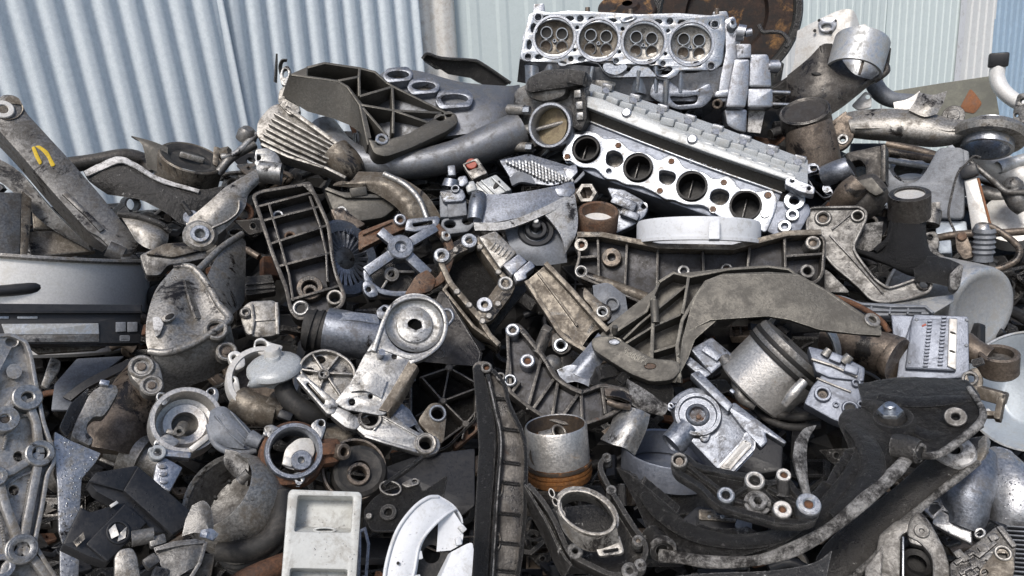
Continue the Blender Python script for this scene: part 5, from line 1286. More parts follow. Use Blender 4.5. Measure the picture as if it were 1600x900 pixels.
t.part('pivot', 'brown_steel', lambda b: (b.patch([[(944, 606, 4), (965, 608, 10), (988, 618, 4)], [(946, 618, 10), (966, 620, 16), (986, 628, 8)]], 6, 4, 4), b.tube([(950, 628, 6), (968, 634, 10), (984, 636, 6)], 5, 12, 3)))
t.part('tail', 'crusty_edge', lambda b: b.patch([[(980, 592, -6), (1010, 610, -4), (1045, 634, -8)], [(984, 616, 4), (1005, 628, 4), (1040, 646, -4)], [(984, 630, 0), (1000, 640, 0), (1034, 650, -8)]], 8, 4, 4))
t = T('oily_block', 'crumbly black oily block under the foot of the olive bracket', 'scrap piece', (985, 590), .0, 22, 2)
t.part('block', 'oily_black', lambda b: (b.plate([(930, 572), (960, 562), (1052, 600), (1054, 628), (1020, 634), (984, 622), (920, 600)], 0, -30, 6, 3), b.box(948, 582, 4, (30, 20, 14), (10, 20, 20), 3), b.box(975, 588, 4, (24, 16, 14), (20, -10, 50), 3)))
t = T('bushing_stub', 'small round grey bushing stub behind the diagonal ribs of the dark cast arm', 'bushing', (868, 570), .03, 22, 2)
t.part('stub', 'grey_casting', lambda b: b.lathe(864, 568, 0, [(0, 10), (8, 9), (14, 4), (15, -16)], (.3, .5, .8), seg=24))

# ---- steel tubes behind
t = T('curved_casting', 'curved grey brown cast arm passing under the intake manifold', 'arm', (640, 300), .03, 28, 0)
t.part('beam', 'brown_aluminium', lambda b: b.patch([[(560, 268, -16), (600, 270, -6), (635, 282, 0), (668, 306, 0), (690, 340, -6)], [(545, 285, -8), (595, 284, 4), (620, 300, 6), (640, 322, 6), (648, 346, 0)], [(520, 290, -18), (570, 296, -8), (600, 310, -6), (625, 330, -6), (632, 350, -10)]], 8, 4, 4))
t.part('raised_edge', 'cast_aluminium', lambda b: b.tube([(600, 272, 2), (632, 288, 6), (655, 312, 6), (668, 344, 4)], 5, 12, 5))
t = T('shaped_block', 'greyish brown faceted casting between the ladder bracket and the curved arm', 'casting', (560, 315), .05, 24, 0)
t.part('casting_body', 'olive_casting', lambda b: (b.plate([(505, 290), (540, 300), (575, 296), (612, 300), (624, 320), (600, 340), (560, 346), (520, 330)], 0, -30, 8, 4), b.rib([(510, 294), (540, 306), (600, 306)], 6, 6, -8), b.box(560, 300, 6, (26, 14, 10), (20, 0, 10), 2)))
t.part('small_boss', 'cast_aluminium', lambda b: b.ring(534, 332, 8, 3.5, 8, -10))
t = T('oil_strut', 'brown ribbed strut lying under the ladder bracket rim', 'strut', (530, 345), .05, 24, 0)
t.part('strut_bar', 'brown_steel', lambda b: b.plate([(516, 326), (534, 324), (572, 350), (556, 358), (524, 345)], 0, -20, 4, 2))
t = T('small_bracket', 'small cream cast bracket with a slotted side under the ladder bracket', 'bracket', (407, 496), -.01, 22, -4)
b = t.mb()
b.plate([(378, 480), (390, 470), (428, 468), (436, 476), (438, 508), (432, 524), (404, 528), (384, 522), (376, 500)], 0, -22, 6, 3)
b.rib([(392, 474), (396, 500), (392, 522)], 5, 5, -10); b.rib([(396, 500), (430, 498)], 4, 3, -10); b.rib([(432, 472), (434, 522)], 5, 7, -10)
b.done('body', 'dirty_aluminium')
t.bosses('boss', 'dirty_aluminium', [(384, 490, 9, 4, 6, -14)])
t = T('junk_box', 'dark ribbed plastic box half buried left of the small cream bracket', 'box', (400, 445), .06, 22, 0)
t.part('box_body', 'worn_black', lambda b: (b.plate([(380, 432), (425, 428), (432, 455), (384, 462)], 0, -24, 4, 2), b.rib([(384, 444), (428, 440)], 3, 4, -4), b.rib([(384, 452), (430, 448)], 3, 4, -4)))
# ================================================================== left side of the heap
# ---- long arm with yellow mark
t = T('forged_link', 'long grey forged arm with two yellow paint strokes and an eye at its top', 'suspension arm', (110, 280), -.10, 24, 0)
out = [(-14, 160), (6, 146), (24, 148), (33, 157), (40, 174), (75, 212), (110, 250), (152, 298), (190, 345), (214, 370), (217, 385), (206, 397), (182, 398), (168, 384), (156, 370), (138, 362), (82, 300), (34, 244), (0, 206), (-16, 186)]
b = t.mb()
b.plate(out, 0, -14, 12, 3, [(6, 172, 8, 18)])
b.patch([[(0, 206, -6), (34, 244, -6), (82, 300, -6), (138, 362, -6), (168, 386, -6)], [(-6, 224, -46), (30, 262, -46), (78, 318, -46), (134, 378, -46), (160, 394, -40)]], 8, 4, 2)
b.patch([[(-10, 244, -50), (30, 268, -50), (78, 324, -50), (138, 384, -50)], [(-20, 270, -60), (20, 300, -60), (70, 350, -60), (142, 392, -60)]], 8, 4, 2)
b.tube([(168, 388, -6), (192, 398, -8)], 13, 18, 1)
b.rib([(100, 300), (140, 338), (160, 360)], 9, 5, -4, bev=4)
b.done('beam', 'grey_casting')
t.part('eye_patch', 'brown_aluminium', lambda b: b.plate([(10, 150), (28, 152), (36, 170), (28, 182), (14, 186), (2, 184)], 2, -4, 8, 1.5, [(6, 172, 13, 20)]))
t.part('eye_bush', 'galvanised_pale', lambda b: b.ring(5, 172, 15, 7, 4, -14))
t.part('paint_stroke', 'yellow_paint', lambda b: b.plate([(49, 230), (54, 228), (61, 244), (66, 254), (62, 258), (55, 246)], 1.2, -1, 3, .3))
t.part('paint_stroke', 'yellow_paint', lambda b: b.plate([(54, 228), (62, 227), (75, 236), (82, 250), (87, 258), (80, 261), (74, 246), (66, 236)], 1.2, -1, 3, .3))
t = T('sheet_bracket', 'grey dusty folded sheet bracket at the frame edge above the pot', 'bracket', (20, 350), -.04, 20, 10)
t.part('front_sheet', 'grey_casting', lambda b: b.plate([(-20, 300), (34, 300), (31, 404), (-20, 412)], 0, -8, 3, 2))
t.part('folded_flange', 'brown_aluminium', lambda b: b.plate([(33, 296), (50, 310), (48, 352), (43, 402), (31, 404)], -1, -14, 3, 2))
t = T('tan_rail', 'tan metal rail hidden between the folded sheet bracket and the pot rim', 'rail', (80, 375), .06, 26, 0)
t.part('rail_bar', 'brown_aluminium', lambda b: (b.plate([(40, 362), (120, 358), (150, 392), (50, 402)], 0, -14, 3, 2), b.plate([(50, 330), (84, 336), (86, 358), (52, 358)], -10, -20, 3, 2)))
t = T('beige_shell', 'beige worn plastic shell behind the lower end of the long arm', 'shell', (225, 365), .03, 26, -6)
t.part('shell_body', 'dirty_aluminium', lambda b: b.patch([[(186, 332, -4), (215, 338, 4), (250, 352, 4), (264, 362, -4)], [(198, 352, 6), (222, 360, 12), (248, 370, 12), (262, 378, 2)], [(212, 376, 4), (226, 386, 8), (244, 392, 6), (254, 394, -4)]], 8, 4, 4))
t.part('dark_edge', 'worn_black', lambda b: b.tube([(186, 334, 2), (216, 338, 8), (250, 350, 8), (266, 362, 0)], 5, 12, 4))

# ---- black stamped arm with white crust
t = T('crusted_bracket', 'blackened pressed arm with white crust along its upper edge', 'bracket', (240, 300), .02, 22, -4)
b = t.mb()
b.patch([[(130, 268, -8), (160, 254, 0), (186, 246, 4), (212, 256, 4), (250, 278, 4), (310, 296, 2), (350, 290, -6)],
         [(140, 284, -2), (170, 276, 8), (200, 272, 12), (226, 284, 12), (258, 300, 12), (300, 312, 8), (340, 304, 0)],
         [(168, 304, -6), (196, 308, 4), (220, 312, 6), (240, 322, 6), (262, 334, 6), (284, 350, 2), (310, 350, -4)]], 8, 4, 4)
b.done('arm_shell', 'worn_black')
t.part('white_crust', 'white_chalk', lambda b: b.patch([[(131, 267, -4), (160, 253, 4), (186, 244, 8), (212, 254, 8), (250, 277, 8), (312, 296, 6)], [(135, 276, 2), (164, 263, 8), (190, 254, 14), (215, 264, 13), (250, 284, 12), (310, 301, 9)]], 2, 6, 3, wob=2))
t = T('dark_pipe', 'dark dull pipe lying along the foot of the leaning corrugated sheet', 'pipe', (180, 250), .10, 22, -4)
t.part('tube', 'dark_casting', lambda b: b.tube([(108, 258, 0), (150, 252, 0), (196, 244, 0), (226, 252, -4), (236, 268, -6)], 12, 18, 4))
# ---- bush bracket
t = T('bush_bracket', 'olive brown round bush housing with a pointed sheet wing against the fence', 'bracket', (290, 258), .02, 20, 0)
AX = (.18, .86, .46)
t.part('housing', 'brown_aluminium', lambda b: b.lathe(298, 252, -2, [(41, -34), (42, 6), (46, 8), (48, 6), (48, -34), (40, -36)], AX, seg=48, closed=True))
t.part('rubber', 'dark_rubber', lambda b: b.lathe(298, 252, -2, [(0, -2), (14, 0), (18, 4), (30, 2), (36, 6), (43, 7)], AX, seg=40))
t.part('inner_bar', 'dirty_aluminium', lambda b: b.box(300, 246, 4, (36, 9, 8), (30, 0, -14), 2))
t.part('wing', 'olive_casting', lambda b: (b.patch([[(205, 212, 0), (236, 220, 4), (262, 230, 6)], [(222, 226, 4), (240, 234, 8), (262, 244, 8)], [(230, 262, -4), (245, 268, 2), (262, 274, 4)]], 4, 4, 3)))
t = T('rod_cluster', 'jumble of small rods and a bolt behind the cast mount eye', 'rods', (365, 250), .04, 22, 0)
t.part('rod', 'grey_casting', lambda b: b.tube([(340, 272, 0), (362, 246, 4), (398, 226, 0)], 7, 12, 3))
t.part('rod', 'cast_aluminium', lambda b: b.tube([(346, 246, 4), (370, 240, 6), (400, 210, 0)], 6, 12, 3))
t.part('bolt', 'brown_aluminium', lambda b: (b.hexnut(352, 240, 10, 8, -8, (1, .3, .5)), b.plate([(334, 228), (344, 230), (340, 260), (332, 256)], 6, 0, 3, 1)))
t.part('knuckle', 'grey_casting', lambda b: b.lathe(386, 208, 0, [(0, 10), (8, 9), (14, 3), (16, -10)], (.1, .8, .5), seg=20))
t = T('clamp_lug', 'silver clamp with a round barrel under the finned bracket', 'clamp', (418, 262), -.02, 22, 0)
t.part('barrel', 'cast_aluminium', lambda b: b.tube([(405, 268, 0), (440, 272, 4)], [17, 17], 22, 1, .6))
t.part('clamp_plate', 'cast_aluminium', lambda b: b.plate([(398, 232), (420, 230), (436, 242), (442, 262), (430, 274), (408, 282), (400, 262)], 8, -14, 8, 2, [(404, 246, 4, 12), (406, 262, 3.5, 12)]))
# ---- swivel bracket
t = T('swivel_bracket', 'tan forged bracket with a silver bolt eye bent like an elbow', 'bracket', (340, 330), -.06, 22, 0)
b = t.mb()
b.patch([[(290, 346, 0), (312, 328, 6), (335, 308, 8), (350, 294, 6), (376, 278, 2), (400, 264, -6)], [(294, 364, 4), (322, 346, 12), (346, 324, 14), (362, 308, 12), (386, 292, 6), (404, 276, -2)], [(298, 384, 0), (330, 374, 4), (360, 350, 6), (382, 326, 6), (388, 304, 2), (405, 286, -6)]], 10, 4, 4)
b.rib([(330, 356), (356, 344), (372, 330), (374, 312)], 2.5, 14, 6, smooth=4)
b.done('arm', 'dirty_aluminium')
t.part('eye', 'dirty_aluminium', lambda b: b.ring(313, 371, 25, 9, 14, -14, c=5))
t.part('bolt_sleeve', 'bright_machined', lambda b: b.ring(313, 371, 14, 7, 18, 0))
t.part('stop_disc', 'blue_grey_aluminium', lambda b: b.ring(299, 340, 12, 0, 2, -14))
t.part('steel_pin', 'worn_black', lambda b: b.tube([(284, 316, 6), (298, 335, 2)], 4, 10, 1))
# ---- pot
t = T('stock_pot', 'large shiny steel pot with a scorched handle stub', 'pot', (60, 470), .02, 0, 0)
AX = (.05, .99, .10)
PR = 178
t.part('pot_body', 'pot_steel', lambda b: b.lathe(54, 470, -PR * .9, [(0, -72), (PR * .96, -72), (PR, -66), (PR, 82), (PR - 3, 82), (PR - 3, -62), (0, -68)], AX, seg=120))
t.part('rim', 'dirty_aluminium', lambda b: b.lathe(54, 470, -PR * .9, [(PR - 3, 80), (PR + 4, 80), (PR + 6, 84), (PR + 3, 88), (PR - 3, 88)], AX, seg=120, closed=True))
t.part('handle', 'black_plastic', lambda b: (b.tube([(62, 446, 4), (46, 450, 14), (10, 454, 18), (-30, 456, 18)], [18, 11, 9, 9], 16, 4), b.lathe(64, 446, 2, [(0, 6), (10, 5), (14, 0), (13, -8)], (.5, 0, .85), seg=24)))
# ---- drive faceplate
t = T('disc_drive', 'black disc drive front with a silver window strip and two small buttons', 'disc drive', (105, 508), -.09, 6, 4)
t.part('case', 'black_plastic', lambda b: (b.plate([(-20, 474), (222, 476), (222, 488), (-20, 489)], 8, -60, 1.5, 2), b.plate([(-20, 489), (220, 489), (220, 536), (-20, 538)], 0, -60, 2, 1), b.rib([(-20, 488), (222, 488)], 2, 9, 0)))
t.part('window_strip', 'pot_aluminium', lambda b: b.plate([(2, 506), (154, 505), (155, 522), (8, 523)], 3, -2, 1, .8))
t.part('window_base', 'grey_casting', lambda b: b.plate([(-20, 522), (155, 522), (155, 534), (-20, 535)], 2, -2, 1, .8))
for (u, v, sx, mt) in ((4, 496, 10, 'clean_aluminium'), (43, 496, 16, 'pot_aluminium')): t.part('slot', mt, lambda b: b.plate([(u - sx, v - 2), (u + sx, v - 2), (u + sx, v + 2), (u - sx, v + 2)], 1.5, -1, 1.5, .5))
for u in (189, 207): t.part('button', 'grey_resin', lambda b: b.plate([(u - 8, 503), (u + 8, 503), (u + 8, 518), (u - 8, 519)], 4, -1, 1.5, 1))
t.part('logo_mark', 'grey_resin', lambda b: (b.rim([(187, 524), (203, 524), (203, 533), (187, 533)], 1.6, 1, -1, 2, .3), b.rib([(190, 529), (200, 529)], 1.4, 1, -1)))
t = T('tan_tray', 'thin tan tray edge under the black disc drive', 'tray', (90, 545), .0, 20, 4)
t.part('tray_plate', 'brown_aluminium', lambda b: b.plate([(40, 538), (168, 538), (150, 546), (60, 552)], 0, -10, 2, 2))
# ---- big mount
t = T('mount_casting', 'large beige grey cast mount with a pierced web and four bolt collars', 'engine mount', (290, 500), -.07, 22, 4)
b = t.mb()
b.patch([[(272, 418, -40), (290, 414, -36), (310, 420, -32), (322, 436, -26)], [(244, 452, -24), (276, 450, -16), (310, 452, -24), (334, 472, -8)], [(230, 495, -8), (266, 494, 2), (306, 496, -12), (350, 492, 4)], [(228, 530, 2), (262, 532, 10), (305, 526, 4), (350, 506, 6)], [(232, 548, 4), (260, 550, 12), (300, 540, 8), (345, 512, 8)]], 12, 4, 5)
b.patch([[(324, 430, -24), (342, 398, -50), (374, 372, -78), (384, 378, -86)], [(340, 462, -6), (354, 446, -34), (372, 424, -66), (384, 414, -82)], [(358, 494, 8), (367, 488, -20), (376, 480, -50), (382, 470, -74)]], 8, 4, 4)
b.tube([(272, 418, -38), (300, 418, -32), (324, 444, -20), (342, 476, -4), (358, 496, 8), (346, 510, 12), (305, 536, 14), (262, 551, 14), (232, 549, 8)], [5, 6, 6, 6, 7, 6, 6, 6, 5], 14, 5)
b.tube([(310, 422, -30), (345, 388, -56), (378, 366, -80)], [6, 6, 6], 12, 4)
b.patch([[(288, 436, -20), (306, 438, -30), (322, 452, -18)], [(296, 466, -10), (314, 470, -26), (332, 480, -8)], [(306, 496, -2), (326, 498, -16), (346, 500, 2)]], 3, 4, 4)
b.patch([[(240, 552, 12), (280, 546, 14), (320, 528, 14), (358, 498, 10)], [(246, 580, -8), (286, 575, -10), (325, 562, -10), (366, 535, -12)], [(256, 614, -40), (290, 604, -44), (330, 590, -44), (372, 560, -44)]], 10, 4, 4)
web = b.done('web', 'dirty_aluminium')
b = t.mb(); b.plate([(200, 572), (214, 556), (238, 556), (250, 570), (256, 596), (258, 612), (240, 618), (224, 608), (204, 590)], 8, -20, 10, 3); b.done('foot', 'dirty_aluminium')
for (u, v, r, z) in ((221, 576, 18, 12), (237, 605, 16, 12), (336, 520, 18, 18), (354, 550, 16, 6)):
    o = t.part('collar', 'dirty_aluminium', lambda b: b.ring(u, v, r, r * .62, z, -14, c=3))
    t.part('recess', 'brown_steel', lambda b: (b.lathe(u, v, z - 5, [(0, 0), (r * .65, 0)]), b.ring(u, v, r * .35, 0, z - 1, z - 8)), o)
t.part('web_hole', 'black_and_hole_shade', lambda b: b.plate(circle(265, 494, 8, 16, 4, -25), 14, 6, 0))  # black ellipse laid on the web as the shade of the hole
t.part('hole_rim', 'dirty_aluminium', lambda b: b.plate(circle(264, 495, 12, 20, 6.5, -25), 12.6, 6, 0, 2))
t.part('paint_chip', 'white_chalk', lambda b: b.plate([(238, 496), (248, 494), (256, 505), (250, 522), (244, 526), (240, 512)], 14, 8, 3, .6))
b = t.mb(); b.text('50', 272, 436, 9, 13, 30, 1.2); b.done('cast_number', 'dirty_aluminium')
t = T('grey_plate', 'thick dark grey plate sticking out between the mount casting and swivel bracket', 'plate', (275, 405), -.02, 26, 0)
t.part('slab', 'grey_casting', lambda b: b.plate([(218, 398), (240, 388), (270, 380), (320, 384), (330, 392), (328, 402), (290, 410), (262, 414), (250, 430), (228, 430)], 0, -24, 5, 2))
t.part('top_face', 'brown_aluminium', lambda b: b.plate([(226, 396), (256, 380), (318, 376), (326, 388), (270, 402)], 6, -6, 5, 2))
t.part('side_lug', 'dirty_aluminium', lambda b: b.tube([(340, 402, -6), (330, 388, 6)], [11, 9], 16, 1))  # tapered metal lug in its own colour

# ---- left bottom
t = T('card_case', 'small tan metal case standing on end beside the zigzag casting', 'case', (82, 580), .02, 14, 6)
t.part('case_body', 'dirty_aluminium', lambda b: b.plate([(66, 596), (80, 556), (96, 564), (94, 578), (74, 608), (64, 602)], 0, -14, 4, 3))
t.part('label', 'brown_aluminium', lambda b: b.plate([(78, 568), (86, 570), (84, 576), (77, 574)], 1.5, -1, 1.5, .4))
t = T('plastic_fin', 'dark blue plastic blade in the gap under the disc drive', 'blade', (160, 590), .03, 24, 0)
t.part('blade', 'black_plastic', lambda b: (b.patch([[(98, 620, 0), (130, 596, 4), (168, 576, 6), (208, 558, 4)], [(110, 626, 4), (136, 606, 10), (172, 588, 12), (206, 572, 8)]], 6, 4, 2), b.box(188, 580, 6, (20, 9, 6), (0, 0, 34), 2)))
t = T('slate_sheet', 'smooth dark slate sheet deep in the gap under the disc drive', 'sheet', (140, 570), .10, 40, 0)
t.part('sheet', 'grey_resin', lambda b: b.plate([(85, 600), (120, 560), (195, 556), (150, 590), (110, 640), (80, 640)], 0, -5, 3, 1))

t = T('zigzag_casting', 'pale cast plate with zigzag ribs, saw toothed edges and six bolt eyes', 'casting', (40, 720), -.10, 14, 14)
out = [(-40, 522), (20, 520), (44, 532), (52, 555), (60, 600), (72, 660), (88, 705), (88, 725), (78, 740), (70, 790), (58, 850), (90, 900), (100, 930), (-60, 930)]
b = t.mb()
b.plate(out, -13, -20, 8, 1.5, [(29, 713, 8, 16), (22, 766, 8, 16), (22, 580, 11, 16)])
b.rim(out, 6, 2, -20, 8)
for rb in ([(44, 622), (58, 660), (64, 708)], [(2, 655), (18, 630), (44, 622)], [(64, 708), (20, 735), (-10, 745)], [(64, 708), (50, 780), (36, 855)], [(-2, 745), (10, 790), (36, 855)], [(36, 855), (60, 880), (84, 910)], [(36, 855), (10, 885), (0, 920)]):
    b.rib(rb, 13, 2, -12, bev=3.5)
b.plate([(-30, 524), (18, 524), (40, 536), (48, 560), (56, 610), (40, 606), (10, 636), (-30, 640)], -2, -14, 8, 2, [(18, 534, 9, 16, 7), (22, 580, 10, 18)])
body = b.done('body', 'zinc_casting')
for pts in ([(6, 700), (12, 672), (24, 655), (46, 650), (58, 665)], [(8, 765), (22, 750), (48, 738)], [(8, 770), (18, 812), (26, 840)], [(-4, 800), (6, 840), (10, 880)], [(46, 750), (40, 790), (30, 836)]):
    def saw(b):
        P = catmull([(p[0], p[1]) for p in pts], 9)
        for q in P: b.box(q[0], q[1], -11, (4, 4, 6), (0, 0, 45), .8)
    t.part('tooth_row', 'dirty_aluminium', saw, body)
t.bosses('eye', 'bright_machined', [(42, 622, 21, 8, 6, -14), (62, 709, 21, 11, 8, -14), (33, 859, 22, 11, 8, -14), (6, 656, 20, 7, 6, -14), (2, 886, 18, 9, 6, -14), (-6, 745, 14, 6, 5, -14)])
t = T('wet_plate', 'pale wet sheet metal plate covered in water drops behind the zigzag casting', 'plate', (120, 760), -.03, 16, 14)
t.part('plate', 'wet_aluminium', lambda b: (b.plate([(84, 690), (86, 674), (110, 688), (158, 708), (150, 722), (128, 748), (125, 800), (98, 850), (92, 830), (90, 760)], 0, -6, 2, 1.5), b.plate([(94, 858), (124, 874), (122, 920), (94, 920)], -4, -10, 2, 1)))
t = T('jaw_bracket', 'tan grey cast bracket with a half round jaw against the rusty brown pipe', 'bracket', (165, 640), -.06, 20, 6)
t.part('jaw', 'dirty_aluminium', lambda b: b.plate([(140, 614), (160, 600), (182, 600), (186, 612), (170, 640), (160, 652), (148, 650), (136, 662), (136, 676), (147, 684), (142, 698), (110, 682), (120, 655)], 0, -24, 7, 3))
t.part('clip', 'clean_aluminium', lambda b: b.box(163, 599, 2, (14, 9, 10), (0, 0, -16), 2))
t.part('back_plate', 'worn_black', lambda b: b.plate([(92, 668), (110, 630), (140, 604), (130, 650), (104, 684)], -14, -24, 5, 2))
t = T('elbow_pipe', 'rusty brown elbow pipe with a bright lower end left of the round housing', 'pipe', (190, 660), .08, 20, 0)
t.part('elbow', 'brown_steel', lambda b: b.tube([(226, 600, -30), (214, 628, -6), (190, 660, 0), (176, 690, 2), (168, 712, 0)], [44, 46, 52, 52, 50], 36, 5))
t.part('bright_end', 'dirty_aluminium', lambda b: b.tube([(200, 706, 4), (226, 716, 8)], [36, 34], 28, 1, .6))
t.part('edge_strip', 'dirty_aluminium', lambda b: b.box(168, 722, 16, (22, 5, 6), (0, 0, -30), 1))
# round housing
t = T('round_housing', 'silver round housing with bolt ears and a stepped bore with a small shaft', 'housing', (292, 655), -.07, 16, 6)
out = circle(292, 655, 52, 40, 46)
b = t.mb()
b.lathe(292, 655, 0, [(54, -40), (54, -4), (52, 0), (46, 0), (44, -4), (42, -30), (34, -34), (32, -26), (20, -28), (20, -50)], seg=56)
b.done('shell', 'piston_alloy')
for pts, h in (([(243, 622), (246, 612), (258, 612), (268, 622), (256, 636)], (252, 620, 4.5, 12)), ([(318, 614), (328, 604), (340, 606), (343, 618), (338, 634)], (330, 612, 4.5, 12)), ([(238, 690), (244, 706), (262, 704), (284, 690), (262, 676)], (246, 698, 4, 12))):
    t.part('ear', 'cast_aluminium', lambda b: b.plate(pts, -1, -16, 7, 2, [h]))
t.part('inner_floor', 'olive_casting', lambda b: b.lathe(292, 655, -48, [(0, 0), (44, 0)], seg=30))
t.part('shaft', 'dirty_aluminium', lambda b: (b.tube([(286, 666, -30), (280, 674, -8)], [9, 8], 18, 1, .5), b.box(268, 676, -20, (16, 8, 8), (0, 0, -20), 2)))
t.part('side_bar', 'galvanised_pale', lambda b: b.box(316, 690, 0, (44, 10, 12), (0, 0, 36), 3))
# oval cover
t = T('oval_cover', 'bluish grey oval cover with raised lines and a short spout', 'cover', (368, 670), -.10, 26, 8)
b = t.mb()
b.patch([[(328, 642, -6), (340, 636, 0), (352, 636, 2), (366, 646, 0)], [(326, 662, 0), (344, 654, 10), (362, 654, 12), (384, 664, 4)], [(332, 684, 0), (352, 678, 10), (372, 676, 12), (398, 682, 6)], [(348, 698, -8), (364, 700, 0), (382, 702, 2), (400, 700, -2)]], 8, 5, 5)
for q in range(3): b.rib([(336 + q * 12, 648 + q * -3), (360 + q * 12, 678 - q * 4), (382 + q * 6, 696 - q * 6)], 2, 13, 6)
b.done('shell', 'grey_resin')
t.part('spout', 'grey_resin', lambda b: b.tube([(390, 684, 6), (408, 692, 10)], [13, 10], 20, 1, .7))
t.part('lower_rim', 'grey_resin', lambda b: b.tube([(326, 664, -8), (334, 690, -6), (352, 704, -6), (380, 708, -4), (400, 704, -2)], 5, 12, 5))
# white housing ring with actuator
t = T('flange_housing', 'whitish round flange housing with four bolt ears', 'housing', (410, 590), -.03, 20, 6)
b = t.mb()
b.lathe(412, 592, 0, [(56, -22), (56, -2), (54, 2), (47, 2), (45, -2), (44, -16), (42, -40)], seg=56)
b.done('ring', 'galvanised_pale')
for pts, h in (([(357, 562), (356, 552), (368, 546), (382, 554), (384, 572), (368, 580)], (366, 558, 4, 12)), ([(396, 546), (398, 530), (410, 526), (420, 534), (444, 540), (436, 552), (410, 556)], (408, 538, 9, 14, 6)), ([(353, 594), (360, 586), (372, 588), (376, 610), (372, 620), (358, 606)], (363, 594, 3.5, 12))):
    t.part('ear', 'galvanised_pale', lambda b: b.plate(pts, 0, -16, 6, 2, [h]))
t.part('neck', 'brown_aluminium', lambda b: (b.tube([(372, 625, -20), (400, 640, -10), (430, 646, -6)], [22, 24, 22], 24, 3), b.tube([(420, 630, -4), (444, 640, 0)], [20, 18], 24, 1)))
t.part('bore_back', 'brown_steel', lambda b: b.lathe(412, 592, -38, [(0, 0), (44, 0)], seg=30))
t = T('vacuum_unit', 'milky disc shaped vacuum unit with a stub, sitting in the whitish flange housing', 'vacuum unit', (428, 570), -.10, 20, 0)
AX = (-.16, .86, .5)
t.part('disc', 'clear_plastic', lambda b: b.lathe(428, 568, 0, [(0, 12), (10, 12), (12, 8), (26, 5), (38, 0), (42, -4), (43, -10), (40, -14), (26, -20), (20, -34), (0, -36)], AX, seg=48))
t.part('stub', 'clear_plastic', lambda b: (b.tube([(414, 592, 0), (396, 598, 6), (390, 597, 8)], [13, 9, 7], 18, 2, .5),))
t.part('cap', 'galvanised_pale', lambda b: b.lathe(426, 552, 2, [(0, 10), (11, 9), (13, 4), (14, -6)], AX, seg=28))
t = T('rubber_elbow', 'black rubber elbow hose between the vacuum unit and the tensioner head', 'hose', (455, 620), -.04, 18, 0)
t.part('hose', 'dark_rubber', lambda b: b.tube([(442, 584, -4), (444, 606, 2), (456, 628, 4), (484, 646, 0), (506, 652, -10)], [14, 15, 16, 16, 14], 22, 5))
t.part('clip', 'black_plastic', lambda b: b.box(446, 650, 6, (22, 14, 12), (0, 0, -24), 3, ))
# rusty throttle ring
t = T('rusty_throttle', 'rust brown throttle ring with a bright bore and three bolt ears', 'throttle', (465, 705), -.10, 14, 6)
t.part('bore', 'blue_grey_aluminium', lambda b: b.lathe(460, 704, 0, [(44, -40), (45, -2), (43, 2), (38, 2), (36, -2), (35, -42)], seg=56, closed=True))
b = t.mb()
for pts, h in (([(414, 676), (412, 666), (424, 662), (440, 670), (424, 690)], (415, 677, 4, 12)), ([(484, 664), (496, 654), (508, 654), (510, 668), (502, 690)], (502, 661, 4.5, 12)), ([(452, 742), (460, 752), (474, 756), (478, 744), (470, 736)], (467, 752, 3.5, 10))):
    t.part('ear', 'cast_aluminium', lambda b: b.plate(pts, -2, -18, 6, 2, [h]))
b.lathe(460, 704, 0, [(44, -6), (50, -10), (52, -44), (44, -46)], seg=48)
b.plate([(500, 684), (530, 684), (536, 700), (530, 722), (500, 726), (480, 756), (420, 760), (412, 740), (440, 746), (490, 730)], -8, -40, 6, 4)
b.box(512, 702, -4, (24, 20, 12), (0, 0, 0), 3)
b.done('outer_body', 'deep_rust')
t.part('sensor_port', 'brown_steel', lambda b: b.ring(536, 706, 13, 7, 4, -16, axis=(.5, 0, .85)))
t.part('choke_plate', 'galvanised_pale', lambda b: (b.plate([(440, 728), (446, 700), (466, 684), (488, 684), (493, 706), (480, 730), (464, 736)], -20, -24, 8, 1), b.box(450, 722, -16, (16, 14, 8), (0, 0, -20), 3)))
t.part('hub', 'blue_grey_aluminium', lambda b: b.ring(472, 716, 16, 5, -10, -22))
# pulley
t = T('rubber_pulley', 'brown grey round pulley with a hollow centre above the grey block', 'pulley', (562, 735), -.03, 16, 4)
t.part('wheel', 'dark_rubber', lambda b: b.lathe(562, 736, 0, [(14, -14), (16, 4), (22, 2), (34, 5), (40, 2), (44, -8), (44, -30)], seg=48))
t.part('outer_rim', 'brown_steel', lambda b: b.lathe(554, 732, 0, [(42, -12), (46, -2), (49, -2), (50, -10), (48, -36)], seg=48))
t.part('centre_sleeve', 'brown_steel', lambda b: b.ring(560, 742, 18, 12, 8, -16))
t = T('yellow_can', 'dull yellow brown can edge behind the rusty throttle ring', 'can', (530, 680), .05, 20, 0)
t.part('can_wall', 'brown_aluminium', lambda b: b.tube([(508, 678, 0), (560, 690, -6)], [18, 18], 24, 1))
# grey block
t = T('grey_block', 'pale grey plastic block with two rectangular pockets, wet with drops', 'block', (503, 840), -.13, 10, 0)
b = t.mb()
b.plate([(455, 764), (562, 768), (566, 774), (556, 920), (438, 920), (450, 770)], 0, -50, 4, 3, [[(466, 774), (552, 776), (548, 832), (460, 830)], [(454, 888), (543, 890), (541, 930), (450, 930)]])
b.plate([(455, 768), (560, 772), (552, 918), (442, 918)], -34, -50, 3, 1)
b.patch([[(462, 822, -30), (504, 824, -30), (548, 826, -30)], [(460, 832, -3), (504, 833, -3), (548, 834, -3)]], 4, 3, 3, False, False)
b.done('block_body', 'pale_grey_plastic')
t.part('oval_mark', 'pale_grey_plastic', lambda b: b.rim(circle(507, 828, 18, 24, 5), 2, -8, -22, 0, .5))
